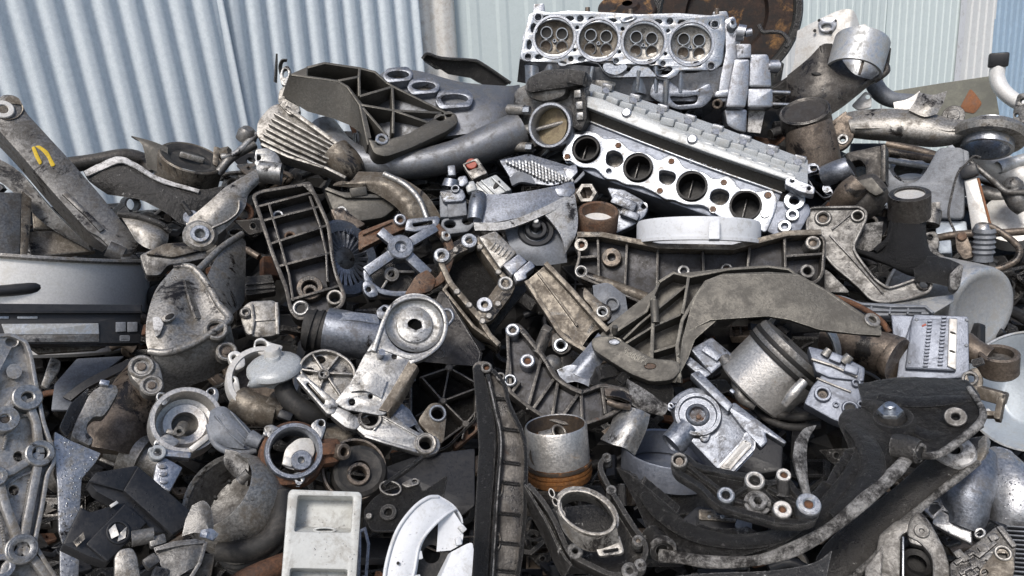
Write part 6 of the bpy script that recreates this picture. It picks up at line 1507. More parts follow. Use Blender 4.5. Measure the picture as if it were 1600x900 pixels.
# black plate with holes
t = T('black_flange_plate', 'black enamelled flange plate with an oval opening beside the white plastic ring segment', 'plate', (630, 770), -.02, 24, -4)
b = t.mb()
b.plate([(566, 800), (580, 780), (600, 766), (632, 756), (656, 756), (660, 768), (700, 740), (690, 790), (660, 810), (620, 830), (580, 830)], 0, -8, 8, 2, [circle(610, 762, 15, 22, 10, 10)])
b.rib([(600, 756), (640, 728), (660, 712)], 6, 6, -6, smooth=3)
b.done('plate', 'oily_black')
t.part('oval_rim', 'grey_casting', lambda b: b.rim(circle(610, 762, 18, 26, 12, 10), 3, 4, -8, 0, 1))
t.part('bolt_ear', 'grey_casting', lambda b: b.plate([(626, 756), (640, 748), (656, 748), (656, 756), (636, 762)], 4, -4, 4, 1.5, [(648, 752, 3.5, 10)]))
t.part('threaded_boss', 'worn_black', lambda b: b.ring(607, 802, 13, 6, 6, -6))
t.part('bolt', 'grey_casting', lambda b: b.ring(577, 808, 5, 0, 6, -2))
t = T('plastic_sheet', 'smooth black plastic panel in the shade left of the tall dark bracket', 'panel', (680, 740), .06, 26, -8)
t.part('panel', 'black_plastic', lambda b: b.plate([(600, 730), (650, 712), (742, 700), (742, 790), (690, 830), (620, 800)], 0, -6, 4, 2))
t = T('steel_loop', 'dark steel loop handle between the grey block and the white ring segment', 'loop', (568, 850), -.02, 16, 0)
t.part('loop', 'blue_grey_aluminium', lambda b: b.rib([(562, 830), (570, 826), (576, 850), (572, 900), (560, 905), (562, 860)], 5, 0, -8, closed=True))
# white ring segment
t = T('ring_segment', 'white plastic ring segment standing upright with a broken channel', 'ring', (675, 850), -.14, 8, 8)
b = t.mb()
b.patch([[(598, 930, 0), (604, 880, 6), (620, 830, 8), (645, 795, 8), (668, 778, 4), (684, 776, -4)],
         [(622, 930, 6), (630, 886, 10), (648, 840, 12), (668, 810, 10), (690, 792, 4), (704, 788, -4)],
         [(646, 930, 2), (652, 890, 6), (660, 850, 8), (678, 824, 6), (700, 804, 2), (712, 796, -6)]], 3, 6, 4)
b.patch([[(684, 776, -4), (706, 790, -8), (718, 806, -10), (721, 818, -12)], [(690, 786, -20), (704, 796, -26), (714, 810, -30), (718, 820, -34)]], 3, 4, 3)
b.patch([[(686, 800, 0), (704, 792, -2), (721, 818, -4)], [(684, 835, -10), (704, 832, -8), (724, 836, -6)], [(682, 862, -16), (704, 860, -12), (722, 850, -6)]], 3, 4, 4, False, False)
b.done('ring_wall', 'white_plastic')
t.part('edge_lip', 'white_plastic', lambda b: (b.tube([(598, 930, 2), (604, 880, 8), (620, 830, 10), (645, 795, 10), (668, 778, 6), (684, 776, -2)], 3, 10, 6), b.tube([(640, 925, 4), (648, 888, 10), (656, 850, 10), (675, 824, 8), (697, 804, 4), (712, 795, -4)], 2.4, 10, 6)))
for (u, v, a) in ((652, 905, 5), (655, 868, 10), (722, 826, 40), (716, 846, 10)): t.part('clip_notch', 'white_plastic', lambda b: b.box(u, v, 4, (9, 12, 10), (0, 0, a), 1.2))
t.part('broken_channel', 'white_plastic', lambda b: (b.patch([[(706, 862, 4), (735, 848, 8), (740, 858, 8)], [(690, 900, 6), (722, 890, 10), (738, 888, 10)], [(676, 930, 6), (715, 930, 10), (735, 920, 10)]], 3, 4, 4), b.patch([[(706, 862, 4), (700, 866, -16)], [(676, 930, 4), (668, 930, -16)]], 3, 3, 4)))
t.part('small_hole', 'black_and_hole_shade', lambda b: b.lathe(622, 880, 14, [(0, 0), (2.6, 0)], seg=12))  # dark dot painted for the shade in a hole
t.part('inner_disc', 'dark_rubber', lambda b: b.lathe(674, 866, -22, [(14, 2), (40, 4), (46, 0)], seg=40))

# ---- black bracket box
t = T('bracket_box', 'black plastic T shaped bracket box wet with drops beside the wet plate', 'bracket', (200, 800), -.12, 14, 10)
b = t.mb()
b.plate([(193, 766), (216, 728), (300, 800), (298, 816), (270, 836)], 2, -40, 2, 2)
b.plate([(138, 752), (150, 738), (214, 727), (218, 731), (195, 768)], -2, -40, 2, 2)
b.plate([(140, 754), (194, 768), (268, 834), (240, 832), (228, 818), (190, 790), (150, 768)], -8, -44, 2, 2)
b.plate([(126, 792), (142, 800), (194, 784), (228, 815), (200, 840), (170, 880), (140, 870), (98, 850)], -6, -50, 3, 2.5)
b.plate([(134, 850), (196, 786), (230, 816), (168, 878)], 2, -30, 3, 2)
b.done('box_body', 'black_plastic')
t.part('round_seat', 'black_plastic', lambda b: b.rim(circle(185, 831, 19, 28), 4, 5, -2, 0))
t.part('torn_foil', 'galvanised_pale', lambda b: (b.patch([[(170, 828, 5), (180, 818, 7)], [(174, 842, 5), (186, 836, 9)]], 1.5, 3, 3, wob=2), b.patch([[(186, 834, 5), (198, 824, 7)], [(184, 846, 5), (196, 840, 6)]], 1.5, 3, 3, wob=3)))
t.part('flake', 'brown_aluminium', lambda b: b.patch([[(114, 846, 2), (130, 832, 4)], [(120, 854, 2), (133, 842, 3)]], 1.5, 3, 3, wob=3))
t.part('flake', 'galvanised_pale', lambda b: b.box(178, 788, 0, (12, 5, 3), (0, 0, 30), .6))
# solenoid small
t = T('small_solenoid', 'small bright solenoid with a glassy round plug above the cracked bell housing', 'solenoid', (268, 725), -.08, 18, 8)
t.part('solenoid_body', 'clean_aluminium', lambda b: (b.plate([(244, 724), (258, 714), (286, 730), (266, 768), (256, 764), (240, 750)], 0, -18, 3, 2.5), b.plate([(250, 700), (300, 706), (298, 716), (254, 712)], 4, -14, 3, 2.5)))
t.part('glass_plug', 'clear_plastic', lambda b: (b.ring(246, 709, 12, 6, 8, -6), b.ring(236, 706, 5, 0, 8, -2)))
for (v) in (728, 740, 752): t.part('bump', 'clean_aluminium', lambda b: b.plate(circle(254 + (v - 728) * .1, v, 7, 14, 3.6), 4, -1, 0, 1.5))
# bell housing
t = T('bell_housing', 'cracked tan bell housing with a jagged opening over black ribbed rings', 'housing', (365, 775), -.05, 16, -4)
AX = (-.56, .48, .68)
b = t.mb()
b.lathe(362, 782, -6, [(57, 30), (60, 38), (70, 24), (77, 0), (79, -30), (79, -58)], AX, seg=72, noise=.014)
b.done('bell', 'dirty_aluminium')
t.part('inner_wall', 'grey_casting', lambda b: b.lathe(362, 782, -6, [(60, 37), (57, 24), (60, 0), (58, -22), (40, -30), (0, -30)], AX, seg=56, noise=.01))
t.part('inner_lug', 'grey_casting', lambda b: (b.patch([[(352, 702, 22), (370, 706, 24), (388, 718, 20)], [(350, 724, 14), (366, 732, 16), (388, 744, 16)], [(362, 742, 4), (376, 752, 8), (386, 760, 10)]], 10, 4, 4), b.tube([(376, 752, 6), (390, 738, 16)], 9, 14, 1)))
for (u, v) in ((336, 775), (358, 750)): t.part('drain_hole', 'black_and_hole_shade', lambda b: b.ring(u, v, 3, 0, -4, -14))  # black stubs stand for the darkness of the drain holes
for i in range(3):
    t.part('seal_ring', 'dark_rubber', lambda b: b.lathe(362, 782, -6, [(78, -62 - i * 11), (83 + i * 2, -64 - i * 11), (84 + i * 2, -70 - i * 11), (79, -72 - i * 11)], AX, seg=64, closed=True))
t = T('tyre_ring', 'black ribbed ring under the cracked bell housing', 'ring', (420, 830), -.02, 14, -6)
t.part('ring_body', 'dark_rubber', lambda b: b.tube([(340, 862, 0), (390, 860, 6), (425, 840, 8), (440, 805, 6), (442, 770, 0)], [14, 18, 18, 18, 14], 20, 6))
t = T('rust_pipe', 'dark rusty pipe in the gap left of the grey block', 'pipe', (400, 885), .0, 14, 0)
t.part('pipe', 'deep_rust', lambda b: b.tube([(340, 935, 0), (380, 908, 6), (420, 890, 8), (452, 878, 0)], 17, 22, 4))
# broken aluminium
t = T('broken_casting', 'broken aluminium casting fragment with torn bright edges below the bracket box', 'casting', (270, 850), -.10, 16, 4)
b = t.mb()
b.patch([[(240, 856, 0), (270, 846, 4), (304, 842, 6), (322, 846, 4)], [(250, 880, 6), (276, 870, 10), (300, 864, 12), (316, 862, 8)], [(262, 910, 2), (280, 900, 6), (296, 890, 8), (310, 884, 4)]], 4, 3, 3, False, False)
b.patch([[(300, 790, 4), (318, 782, 8), (330, 796, 8), (334, 822, 4)], [(290, 812, 2), (312, 802, 10), (322, 818, 10), (330, 838, 6)], [(284, 838, -2), (304, 832, 4), (318, 836, 4), (324, 844, 2)]], 4, 3, 3, True, False)
b.rib([(244, 858), (282, 850), (320, 846)], 5, 12, -6)
b.rib([(322, 846), (312, 880), (292, 912)], 6, 10, -10)
b.done('fragment', 'grey_casting')
t.part('torn_tip', 'bright_machined', lambda b: b.patch([[(314, 828, 10), (330, 826, 12), (342, 834, 10)], [(312, 838, 12), (326, 842, 14), (334, 846, 10)]], 3, 3, 3, wob=3))
t.part('inner_lugs', 'grey_casting', lambda b: (b.box(236, 878, 0, (20, 18, 16), (0, 0, 30), 3), b.box(250, 896, 4, (22, 16, 14), (0, 10, -20), 3), b.tube([(206, 842, -4), (240, 836, -4)], 12, 16, 1), b.box(246, 846, -6, (24, 16, 16), (0, 0, 10), 3)))
t = T('rounded_lug', 'rounded beige aluminium lug at the lower frame edge beside the broken casting', 'lug', (198, 885), -.13, 10, 0)
t.part('lug', 'dirty_aluminium', lambda b: b.plate([(178, 870), (186, 858), (206, 854), (214, 866), (222, 910), (178, 915)], 0, -24, 9, 5))
t = T('tan_strip', 'tan jagged strip behind the broken aluminium casting', 'strip', (320, 885), -.06, 14, 0)
t.part('strip', 'brown_aluminium', lambda b: b.plate([(318, 864), (336, 866), (330, 900), (296, 920), (290, 912)], 0, -16, 3, 2))
# ================================================================== bottom centre and lower right
# ---- tall dark post bracket
t = T('post_bracket', 'tall black ribbed bracket with a bright worn edge standing upright at the bottom', 'bracket', (782, 740), -.12, 10, -2)
out = [(738, 572), (746, 564), (764, 564), (772, 580), (786, 590), (794, 620), (822, 682), (822, 760), (820, 830), (808, 920), (736, 920), (742, 800), (748, 700), (744, 640)]
b = t.mb()
b.plate([(738, 572), (750, 566), (762, 600), (774, 660), (776, 700), (768, 800), (762, 920), (738, 920), (742, 800), (748, 700), (744, 640)], 0, -30, 6, 4)
b.rib([(762, 584), (774, 640), (782, 690), (776, 780), (768, 920)], 7, 3, -34, smooth=4, bev=2)
b.rib([(770, 578), (788, 600), (796, 634), (820, 688), (821, 760), (818, 830), (806, 920)], 7, 0, -36, smooth=3, bev=2)
fl_ = MB(t); fl_.plate(out, -15, -36, 8, 1); fl_.done('channel_floor', 'dark_casting')
for v in (620, 668, 720, 752, 800, 846, 890): b.rib([(768 + (8 if 640 < v < 800 else 0), v), (812 - (16 if v < 660 else 0), v + 4)], 5, -8, -36)
b.done('body', 'oily_black')
t.part('worn_edge', 'crusty_edge', lambda b: b.rib([(764, 596), (775, 645), (783, 690), (777, 780), (769, 920)], 2.5, 5.5, 0, smooth=4, bev=1))
t.bosses('boss', 'grey_casting', [(760, 574, 9, 5, 4, -20), (782, 588, 8, 4, 2, -20)])
t.part('oval_seat', 'brown_aluminium', lambda b: (b.rim(circle(781, 762, 5, 18, 14), 2.5, -10, -20, 0), b.rim(circle(778, 845, 5, 18, 14), 2.5, -10, -20, 0)))

# ---- piston with rust ring
def piston(t, u, v, r, ax, sk, rgm, h=1.0, c=1.0):
    t.part('skirt', sk, lambda b: b.lathe(u, v, 0, [(r * .90, r * .88 * h), (r * .93, r * .9 * h), (r * .97, r * .85 * h), (r * .98, -r * .15)], ax, seg=64, noise=.006))
    t.part('inner_wall', 'piston_carbon', lambda b: b.lathe(u, v, 0, [(r * .90, r * .88 * h), (r * .86, r * .1), (r * .7, -r * .2), (0, -r * .2)], ax, seg=48))
    for i in range(3):
        y = -r * (.22 + .14 * i) * c
        t.part('piston_ring', rgm[i], lambda b: b.lathe(u, v, 0, [(r * .92, y + r * .06), (r * 1.02, y + r * .05), (r * 1.03, y), (r * 1.02, y - r * .05), (r * .92, y - r * .06)], ax, seg=64, closed=True))
    t.part('crown', rgm[-1], lambda b: b.lathe(u, v, 0, [(0, -r * .74 * c), (r * .96, -r * .74 * c), (r, -r * .66 * c), (r * .98, -r * .14)], ax, seg=64))
t = T('piston', 'upside down piston with orange varnished ring grooves below the ribbed dark casting', 'piston', (871, 710), -.05, 12, 0)
piston(t, 872, 712, 50, (-.08, .92, .38), 'piston_alloy', ['piston_carbon', 'orange_varnish', 'orange_varnish', 'orange_varnish'], 1.15)
t.part('pin_bore', 'brown_steel', lambda b: b.lathe(846, 712, 32, [(0, -4), (14, -4), (15, 6), (18, 6), (19, -6)], (-.45, -.25, .85), seg=28))
t.part('pin_boss', 'dirty_aluminium', lambda b: (b.tube([(846, 690, -6), (866, 684, -2)], [16, 15], 20, 1), b.ring(878, 672, 14, 10, -6, -20, axis=(.5, .4, .7))))
t = T('piston', 'large pale piston lying on its side with dark ring grooves', 'piston', (1212, 575), -.06, 14, 0)
piston(t, 1214, 572, 64, (-.66, -.68, -.10), 'piston_alloy', ['black_and_hole_shade', 'grey_casting', 'black_and_hole_shade', 'grey_casting'], 1.0, .85)
t.part('pin_boss', 'piston_alloy', lambda b: b.tube([(1226, 632, 48), (1240, 614, 58), (1256, 596, 56)], [6, 8, 7], 16, 3))
t = T('plain_ring_box', 'dark hollow behind the large pale piston framed by a steel ring', 'ring', (1200, 515), .03, 16, 0)
t.part('ring', 'pot_aluminium', lambda b: b.lathe(1250, 540, 0, [(54, 2), (58, 4), (60, 2), (60, -10), (54, -10)], (-.5, -.4, .75), seg=44, closed=True))
# ---- connector block beside large piston
t = T('sensor_block', 'bluish aluminium sensor block wedged left of the large pale piston', 'housing', (1112, 560), -.06, 22, 4)
t.part('block', 'blue_grey_aluminium', lambda b: (b.plate([(1078, 545), (1112, 526), (1146, 554), (1112, 584)], 0, -24, 3, 3), b.plate([(1064, 562), (1078, 556), (1112, 584), (1100, 592)], -6, -24, 3, 2), b.box(1112, 552, 3, (30, 14, 8), (0, 0, -38), 2)))
t.part('strap', 'grey_casting', lambda b: b.tube([(1130, 560, -4), (1150, 585, 2), (1158, 620, 2), (1180, 634, 0)], [10, 11, 9, 8], 16, 4))
# ---- small valve block
t = T('valve_block', 'small grey aluminium valve block with two round bores beside the large pale piston', 'valve', (1305, 600), -.12, 20, 6)
b = t.mb()
b.plate([(1256, 630), (1268, 604), (1290, 578), (1304, 560), (1352, 578), (1348, 610), (1336, 668), (1300, 655)], 0, -30, 4, 3)
b.plate([(1262, 540), (1296, 548), (1318, 556), (1352, 574), (1350, 596), (1296, 590), (1274, 580)], 6, -24, 4, 3)
b.box(1330, 578, 12, (20, 14, 10), (0, 0, -20), 2); b.box(1306, 560, 10, (18, 14, 10), (0, 0, -24), 2)
b.done('block', 'smooth_alloy')
t.bosses('bore', 'smooth_alloy', [(1285, 617, 13, 8, 7, -4), (1328, 639, 13, 8, 7, -4), (1306, 633, 5, 2, 4, -4), (1337, 600, 7, 3, 8, -2), (1345, 632, 6, 2.5, 3, -6)])
for (u, v) in ((1285, 617), (1328, 639)): t.part('bore_floor', 'black_and_hole_shade', lambda b: b.lathe(u, v, 1.5, [(0, 0), (8, 0)], seg=20))
t.part('solenoid_cap', 'dirty_aluminium', lambda b: (b.tube([(1318, 566, 8), (1328, 556, 14)], [8, 7], 14, 1), b.tube([(1288, 556, 8), (1296, 546, 12)], [7, 6], 14, 1), b.rib([(1268, 560), (1300, 570), (1340, 588)], 4, 12, 4), b.rib([(1276, 590), (1300, 600), (1330, 612)], 3, 4, -4)))
t.part('red_seal', 'red_plastic', lambda b: b.box(1352, 626, 2, (7, 5, 5), (0, 0, 10), 1.5))
# ---- pump housing
t = T('pump_housing', 'wet bluish aluminium pump housing with a round port and an open rectangular mouth', 'pump', (1120, 660), -.15, 20, 4)
b = t.mb()
b.plate([(1046, 626), (1062, 612), (1080, 604), (1100, 606), (1118, 618), (1175, 660), (1176, 686), (1138, 738), (1122, 734), (1080, 690), (1064, 672)], -6, -44, 6, 4)
b.tube([(1072, 670, -16), (1055, 690, -10)], [22, 20], 26, 1)
b.plate([(1124, 728), (1120, 734), (1160, 690), (1166, 676), (1178, 686), (1178, 700), (1142, 738)], 2, -20, 3, 2)
b.text('14', 1124, 682, -5, 16, -30, 1.0)
body = b.done('body', 'blue_grey_aluminium')
o = t.part('round_port', 'blue_grey_aluminium', lambda b: (b.lathe(1090, 648, 0, [(12, -8), (13, 2), (15, 4), (18, 2), (19, -1), (28, -1), (30, 4), (35, 4), (37, 0), (37, -16)], seg=48), b.plate([(1050, 640), (1042, 632), (1048, 626), (1060, 630)], 1, -10, 4, 2, [(1048, 634, 2.6, 10)]), b.plate([(1092, 680), (1096, 690), (1106, 690), (1112, 676)], 1, -10, 4, 2, [(1102, 680, 3, 10)])))
t.part('port_core', 'rusty_steel', lambda b: (b.lathe(1090, 648, -6, [(0, 0), (12, 0)], seg=20), b.ring(1092, 650, 4, 0, -2, -8)), o)
t.part('inlet_ring', 'blue_grey_aluminium', lambda b: b.lathe(1053, 692, -9, [(0, 2), (17, 2), (18, 5), (20, 5), (21, 0), (21, -8)], (-.6, -.6, .3), seg=30))
t.part('open_mouth', 'galvanised_pale', lambda b: (b.rim([(1124, 730), (1164, 686), (1176, 694), (1140, 736)], 3, 6, -6, 3), b.plate([(1128, 728), (1164, 690), (1172, 695), (1140, 732)], -1, -4, 2, .5)))
t.part('clamp_bar', 'blue_grey_aluminium', lambda b: (b.plate([(1078, 584), (1092, 578), (1146, 632), (1138, 644), (1110, 616)], 8, -14, 3, 2.5), b.plate([(1134, 634), (1148, 628), (1230, 690), (1226, 694), (1196, 676), (1200, 690), (1190, 700), (1160, 668)], 4, -14, 3, 2.5), b.box(1144, 612, 8, (8, 6, 8), (0, 0, -40), 1.5)))
# ---- silver elbow
t = T('torn_sleeve', 'pale torn aluminium sleeve hanging under the ribbed dark casting', 'sleeve', (978, 670), -.07, 16, 0)
t.part('sleeve', 'cast_aluminium', lambda b: b.patch([[(962, 640, -14), (980, 636, 0), (1000, 640, 2), (1016, 648, -8)], [(952, 668, -6), (974, 664, 10), (994, 666, 10), (1010, 672, -4)], [(938, 686, -8), (956, 694, 8), (976, 700, 8), (992, 712, -6)]], 4, 5, 5))
t.part('inner_wall', 'brown_steel', lambda b: b.patch([[(940, 674, -16), (962, 660, -22)], [(960, 690, -16), (985, 690, -22)]], 3, 3, 3))
# ---- shallow pan
t = T('shallow_pan', 'blue grey curved pan rim in the shade under the pump housing', 'pan', (1030, 740), .0, 20, 0)
t.part('pan_wall', 'smooth_alloy', lambda b: b.lathe(1046, 716, 0, [(70, -22), (72, 16), (75, 18), (76, 16), (74, -24), (0, -26)], (.1, .90, .42), seg=64, a0=0, a1=360))
# ---- black bracket with bosses
t = T('boss_bracket', 'wet black bracket carrying six worn silver bushings', 'bracket', (1150, 760), -.16, 26, 4)
out = [(1048, 726), (1052, 708), (1070, 706), (1090, 724), (1160, 738), (1180, 740), (1200, 752), (1230, 740), (1250, 770), (1276, 780), (1282, 796), (1276, 814), (1254, 820), (1215, 818), (1150, 800), (1122, 792), (1090, 760), (1056, 740)]
casting(t, out, 'oily_black', 14, 26, 9, [[(1070, 722), (1120, 760), (1136, 778)], [(1136, 778), (1180, 752)], [(1180, 752), (1225, 800)], [(1136, 778), (1224, 798)], [(1200, 760), (1262, 794)]], [], r=10, ribw=6)
t.bosses('bushing', 'piston_alloy', [(1061, 721, 14, 8, 6, -20), (1179, 752, 15, 8, 8, -20), (1134, 776, 14, 7, 8, -20), (1222, 798, 14, 6, 8, -20), (1262, 793, 17, 7, 12, -20), (1224, 745, 11, 5, 8, -20)])
t.part('centre_nut', 'crusty_edge', lambda b: (b.hexnut(1184, 784, 15, 4, -14, rh=7), b.ring(1184, 784, 20, 14, -2, -14)))
t.part('upright_fin', 'crusty_edge', lambda b: b.patch([[(1242, 690, 10), (1256, 670, 4), (1276, 664, -6)], [(1240, 716, 16), (1250, 700, 12), (1262, 692, 0)], [(1252, 760, 14), (1258, 748, 14), (1262, 742, 8)], [(1258, 782, 10), (1264, 780, 10), (1268, 778, 6)]], 6, 4, 5))
t.part('small_post', 'worn_black', lambda b: b.tube([(1224, 775, -8), (1224, 750, 4)], [11, 9], 16, 1))
# ---- dark rods under the piston
t = T('rubber_hoop', 'black rubber hoop curving under the large pale piston', 'hoop', (1210, 640), .0, 22, 0)
t.part('hoop', 'dark_rubber', lambda b: (b.tube([(1170, 618, -6), (1200, 642, 4), (1240, 652, 4), (1285, 648, -6)], 7, 14, 5), b.tube([(1176, 636, -6), (1204, 658, 2), (1240, 668, 2), (1280, 664, -8)], 6, 14, 5)))
t = T('dark_case', 'dark smooth case behind the pump housing clamp bar', 'case', (1185, 705), .02, 22, 0)
t.part('case_body', 'black_plastic', lambda b: b.plate([(1140, 700), (1190, 680), (1224, 690), (1222, 735), (1180, 742), (1150, 736)], 0, -24, 5, 4))
t = T('connector_plug', 'dark plastic connector with three small copper terminals under the black bracket', 'connector', (1110, 815), -.06, 22, 4)
t.part('plug_body', 'black_plastic', lambda b: (b.plate([(1058, 818), (1090, 790), (1150, 800), (1176, 806), (1174, 836), (1130, 854), (1080, 848)], 0, -30, 5, 3), b.rib([(1072, 812), (1068, 836)], 3, 2, -6), b.rib([(1088, 806), (1086, 840)], 3, 2, -6)))
t.part('terminal_frame', 'brown_aluminium', lambda b: b.rim([(1092, 796), (1118, 796), (1120, 804), (1150, 808), (1150, 815), (1092, 811)], 2.5, 6, -2, 2))
for u in (1108, 1128): t.part('terminal', 'bright_machined', lambda b: b.ring(u, 810, 3, 0, 8, 0))
t.part('plug_tab', 'grey_resin', lambda b: b.plate([(1152, 810), (1176, 812), (1174, 834), (1158, 836), (1148, 820)], 6, -6, 2, 1.5))
t = T('dark_bar', 'dark brown bar running under the shallow pan toward the connector', 'bar', (1080, 785), .0, 22, 4)
t.part('bar', 'oily_black', lambda b: b.plate([(1050, 770), (1064, 762), (1130, 790), (1126, 804), (1090, 800), (1040, 806)], 0, -20, 3, 2))

# ---- gasket cover with oval collar
t = T('timing_cover', 'dark oily cover with a narrow bolted rim curving along the bottom', 'cover', (915, 830), -.09, 18, -2)
rim_ = [(820, 752), (836, 762), (868, 800), (892, 856), (906, 872), (950, 892), (990, 884), (1004, 870), (1006, 846), (988, 818), (964, 780), (946, 752), (936, 730), (940, 714), (952, 718), (960, 748), (980, 790), (1004, 830), (1012, 856), (1008, 886), (990, 906), (900, 910), (880, 890), (852, 826), (822, 778)]
b = t.mb()
b.plate([(838, 800), (900, 790), (968, 786), (1008, 850), (1000, 890), (950, 905), (890, 880), (850, 820)], -34, -42, 8, 1)
b.rib([(824, 756), (846, 780), (866, 812), (884, 852), (896, 868), (930, 886), (960, 898), (992, 890), (1006, 872), (1008, 850), (990, 822), (966, 784), (946, 750), (938, 728), (944, 716), (956, 714)], 9, 2, -36, smooth=3, bev=3)
b.done('cover_body', 'worn_black')
t.part('outer_wall', 'worn_black', lambda b: b.patch([[(818, 758, -2), (850, 812, -2), (876, 864, -2), (892, 884, -2)], [(826, 800, -40), (846, 836, -40), (866, 880, -40), (880, 905, -40)]], 4, 4, 3))
t.bosses('bolt_eye', 'crusty_edge', [(899, 861, 12, 5, 6, -24), (984, 893, 13, 5, 6, -24), (997, 846, 9, 4, 6, -24), (955, 766, 8, 4, 4, -24), (948, 716, 8, 3, 4, -20), (1000, 884, 9, 3, 5, -20)])
t = T('oval_collar', 'grey cast oval collar with a thin slotted foot inside the oily cover', 'collar', (915, 815), -.13, 18, -4)
ov = circle(917, 800, 50, 40, 32, 28)
t.part('collar_wall', 'dirty_aluminium', lambda b: (b.rim(ov, 5, 18, -26, 0, 1.5), b.plate(circle(917, 800, 54, 40, 36, 28), -18, -26, 0, 1, [circle(917, 800, 44, 36, 27, 28)])))
t.part('outer_skirt', 'dirty_aluminium', lambda b: b.patch([[(872, 778, 14), (878, 806, 14), (900, 832, 14), (930, 842, 14), (964, 826, 14)], [(870, 800, -6), (880, 830, -6), (906, 856, -8), (935, 862, -8), (968, 850, -6)]], 4, 5, 3))
t.part('slotted_foot', 'dirty_aluminium', lambda b: b.plate([(928, 850), (968, 836), (976, 862), (968, 866), (936, 869)], -4, -14, 4, 1.5, [[(942, 860), (966, 856), (966, 861), (944, 864)]]))
for (u, v, a) in ((862, 770, 30), (868, 784, 20), (878, 802, 20)): t.part('window_rim', 'dirty_aluminium', lambda b: b.rim(circle(u, v, 8, 18, 5, a + 40), 2.2, 10, -14, 0))
t = T('inner_lever', 'blackened lever arm with a small peg beside the oval collar', 'lever', (975, 770), -.05, 22, 0)
t.part('peg', 'worn_black', lambda b: (b.tube([(972, 790, -4), (971, 756, 8)], [8, 6], 14, 1), b.ring(952, 768, 7, 0, 4, -10)))

# ---- large black triangular arm
t = T('lower_arm', 'large black oily triangular arm with a crusty white lower edge', 'suspension arm', (1290, 760), -.12, 26, 0)
b = t.mb()
b.patch([[(962, 730, -30), (980, 738, -10), (1000, 752, 0), (1015, 768, -8)],
         [(990, 780, -10), (1012, 776, 8), (1036, 784, 14), (1055, 800, 4)],
         [(1018, 840, 0), (1050, 824, 16), (1080, 826, 22), (1110, 838, 16)],
         [(1050, 872, 4), (1100, 862, 20), (1150, 848, 26), (1200, 830, 14)],
         [(1090, 876, 6), (1150, 870, 20), (1210, 852, 26), (1270, 816, 14)]], 12, 5, 6, wob=2.2)
b.patch([[(1090, 880, 8), (1180, 872, 14), (1262, 838, 20), (1340, 784, 22), (1400, 730, 14), (1430, 695, 4)],
         [(1120, 860, 10), (1200, 840, 20), (1270, 806, 28), (1340, 750, 30), (1392, 704, 22), (1420, 680, 6)],
         [(1180, 840, 0), (1240, 816, 16), (1290, 770, 24), (1330, 720, 28), (1360, 680, 20), (1392, 668, 0)],
         [(1262, 800, -10), (1296, 778, 4), (1330, 744, 14), (1336, 700, 18), (1330, 660, 12), (1350, 640, -6)],
         [(1296, 770, -40), (1316, 760, -20), (1334, 740, -4), (1326, 700, 4), (1310, 660, 0), (1318, 640, -16)]], 14, 6, 6, wob=2.2)
b.patch([[(1340, 600, -40), (1400, 590, -36), (1460, 590, -34), (1512, 594, -30)],
         [(1350, 630, -20), (1410, 618, -18), (1470, 610, -18), (1530, 616, -14)],
         [(1395, 680, 0), (1430, 676, -2), (1480, 660, -6), (1533, 640, -6)],
         [(1440, 712, 14), (1464, 706, 12), (1500, 685, 8), (1534, 660, 6)]], 10, 6, 6, wob=1.5)
arm = b.done('arm_shell', 'oily_black')
t.part('pressed_ridge', 'oily_black', lambda b: (b.tube([(1004, 772, 6), (1030, 800, 16), (1080, 832, 24), (1150, 846, 28), (1220, 836, 26), (1262, 810, 22)], [8, 12, 13, 12, 12, 8], 16, 5, flat=.45), b.tube([(1326, 664, 16), (1352, 690, 28), (1364, 730, 32), (1344, 768, 32), (1300, 806, 30)], [8, 15, 18, 16, 8], 16, 5, flat=.4)))
t.part('pressed_ridge', 'oily_black', lambda b: (b.tube([(1372, 618, -16), (1420, 628, -10), (1470, 626, -10), (1516, 622, -12)], [6, 10, 10, 6], 14, 5, flat=.4), b.tube([(1420, 664, 0), (1450, 680, 2), (1484, 676, 0)], [6, 10, 6], 14, 5, flat=.4)))
t.part('crusty_rim', 'crusty_edge', lambda b: b.tube([(1030, 868, 18), (1066, 872, 20), (1110, 878, 24), (1180, 876, 26), (1240, 858, 30), (1300, 824, 34), (1350, 782, 36), (1400, 736, 30), (1424, 708, 18)], [11, 9, 10, 8, 11, 9, 11, 10, 8], 18, 6, flat=.6))
t.part('front_tube', 'worn_black', lambda b: b.tube([(1020, 838, 4), (1034, 860, 26)], [19, 19], 28, 1, .5, ))
t.part('tube_end', 'crusty_edge', lambda b: b.lathe(1036, 858, 26, [(15, -14), (16, 4), (20, 4), (21, -4)], (.3, -.6, .74), seg=32))
t.part('tube_hole', 'black_and_hole_shade', lambda b: b.lathe(1036, 858, 20, [(0, 0), (16, 0)], (.3, -.6, .74), seg=24))
t.part('pivot_tube', 'worn_black', lambda b: b.tube([(1400, 700, 14), (1420, 702, 22), (1436, 706, 26)], [22, 21, 18], 26, 2, .65))
t.part('pivot_end', 'crusty_edge', lambda b: b.lathe(1436, 708, 22, [(11, -6), (12, 3), (15, 3), (17, -4)], (.80, -.35, .5), seg=28))
t.part('upper_rim', 'crusty_edge', lambda b: b.tube([(1440, 712, 16), (1466, 710, 16), (1500, 688, 12), (1530, 662, 10), (1535, 640, 0), (1514, 606, -18)], [6, 6, 6, 6, 5, 4], 14, 5))
t.part('rivet_disc', 'grey_casting', lambda b: b.ring(1493, 653, 16, 6, 6, -8, z=2, axis=(-.1, .3, .95)))
t = T('ball_joint', 'round black ball joint housing with a bright hexagonal stud on the black arm', 'ball joint', (1392, 655), -.20, 26, 0)
AX = (-.05, .80, .60)
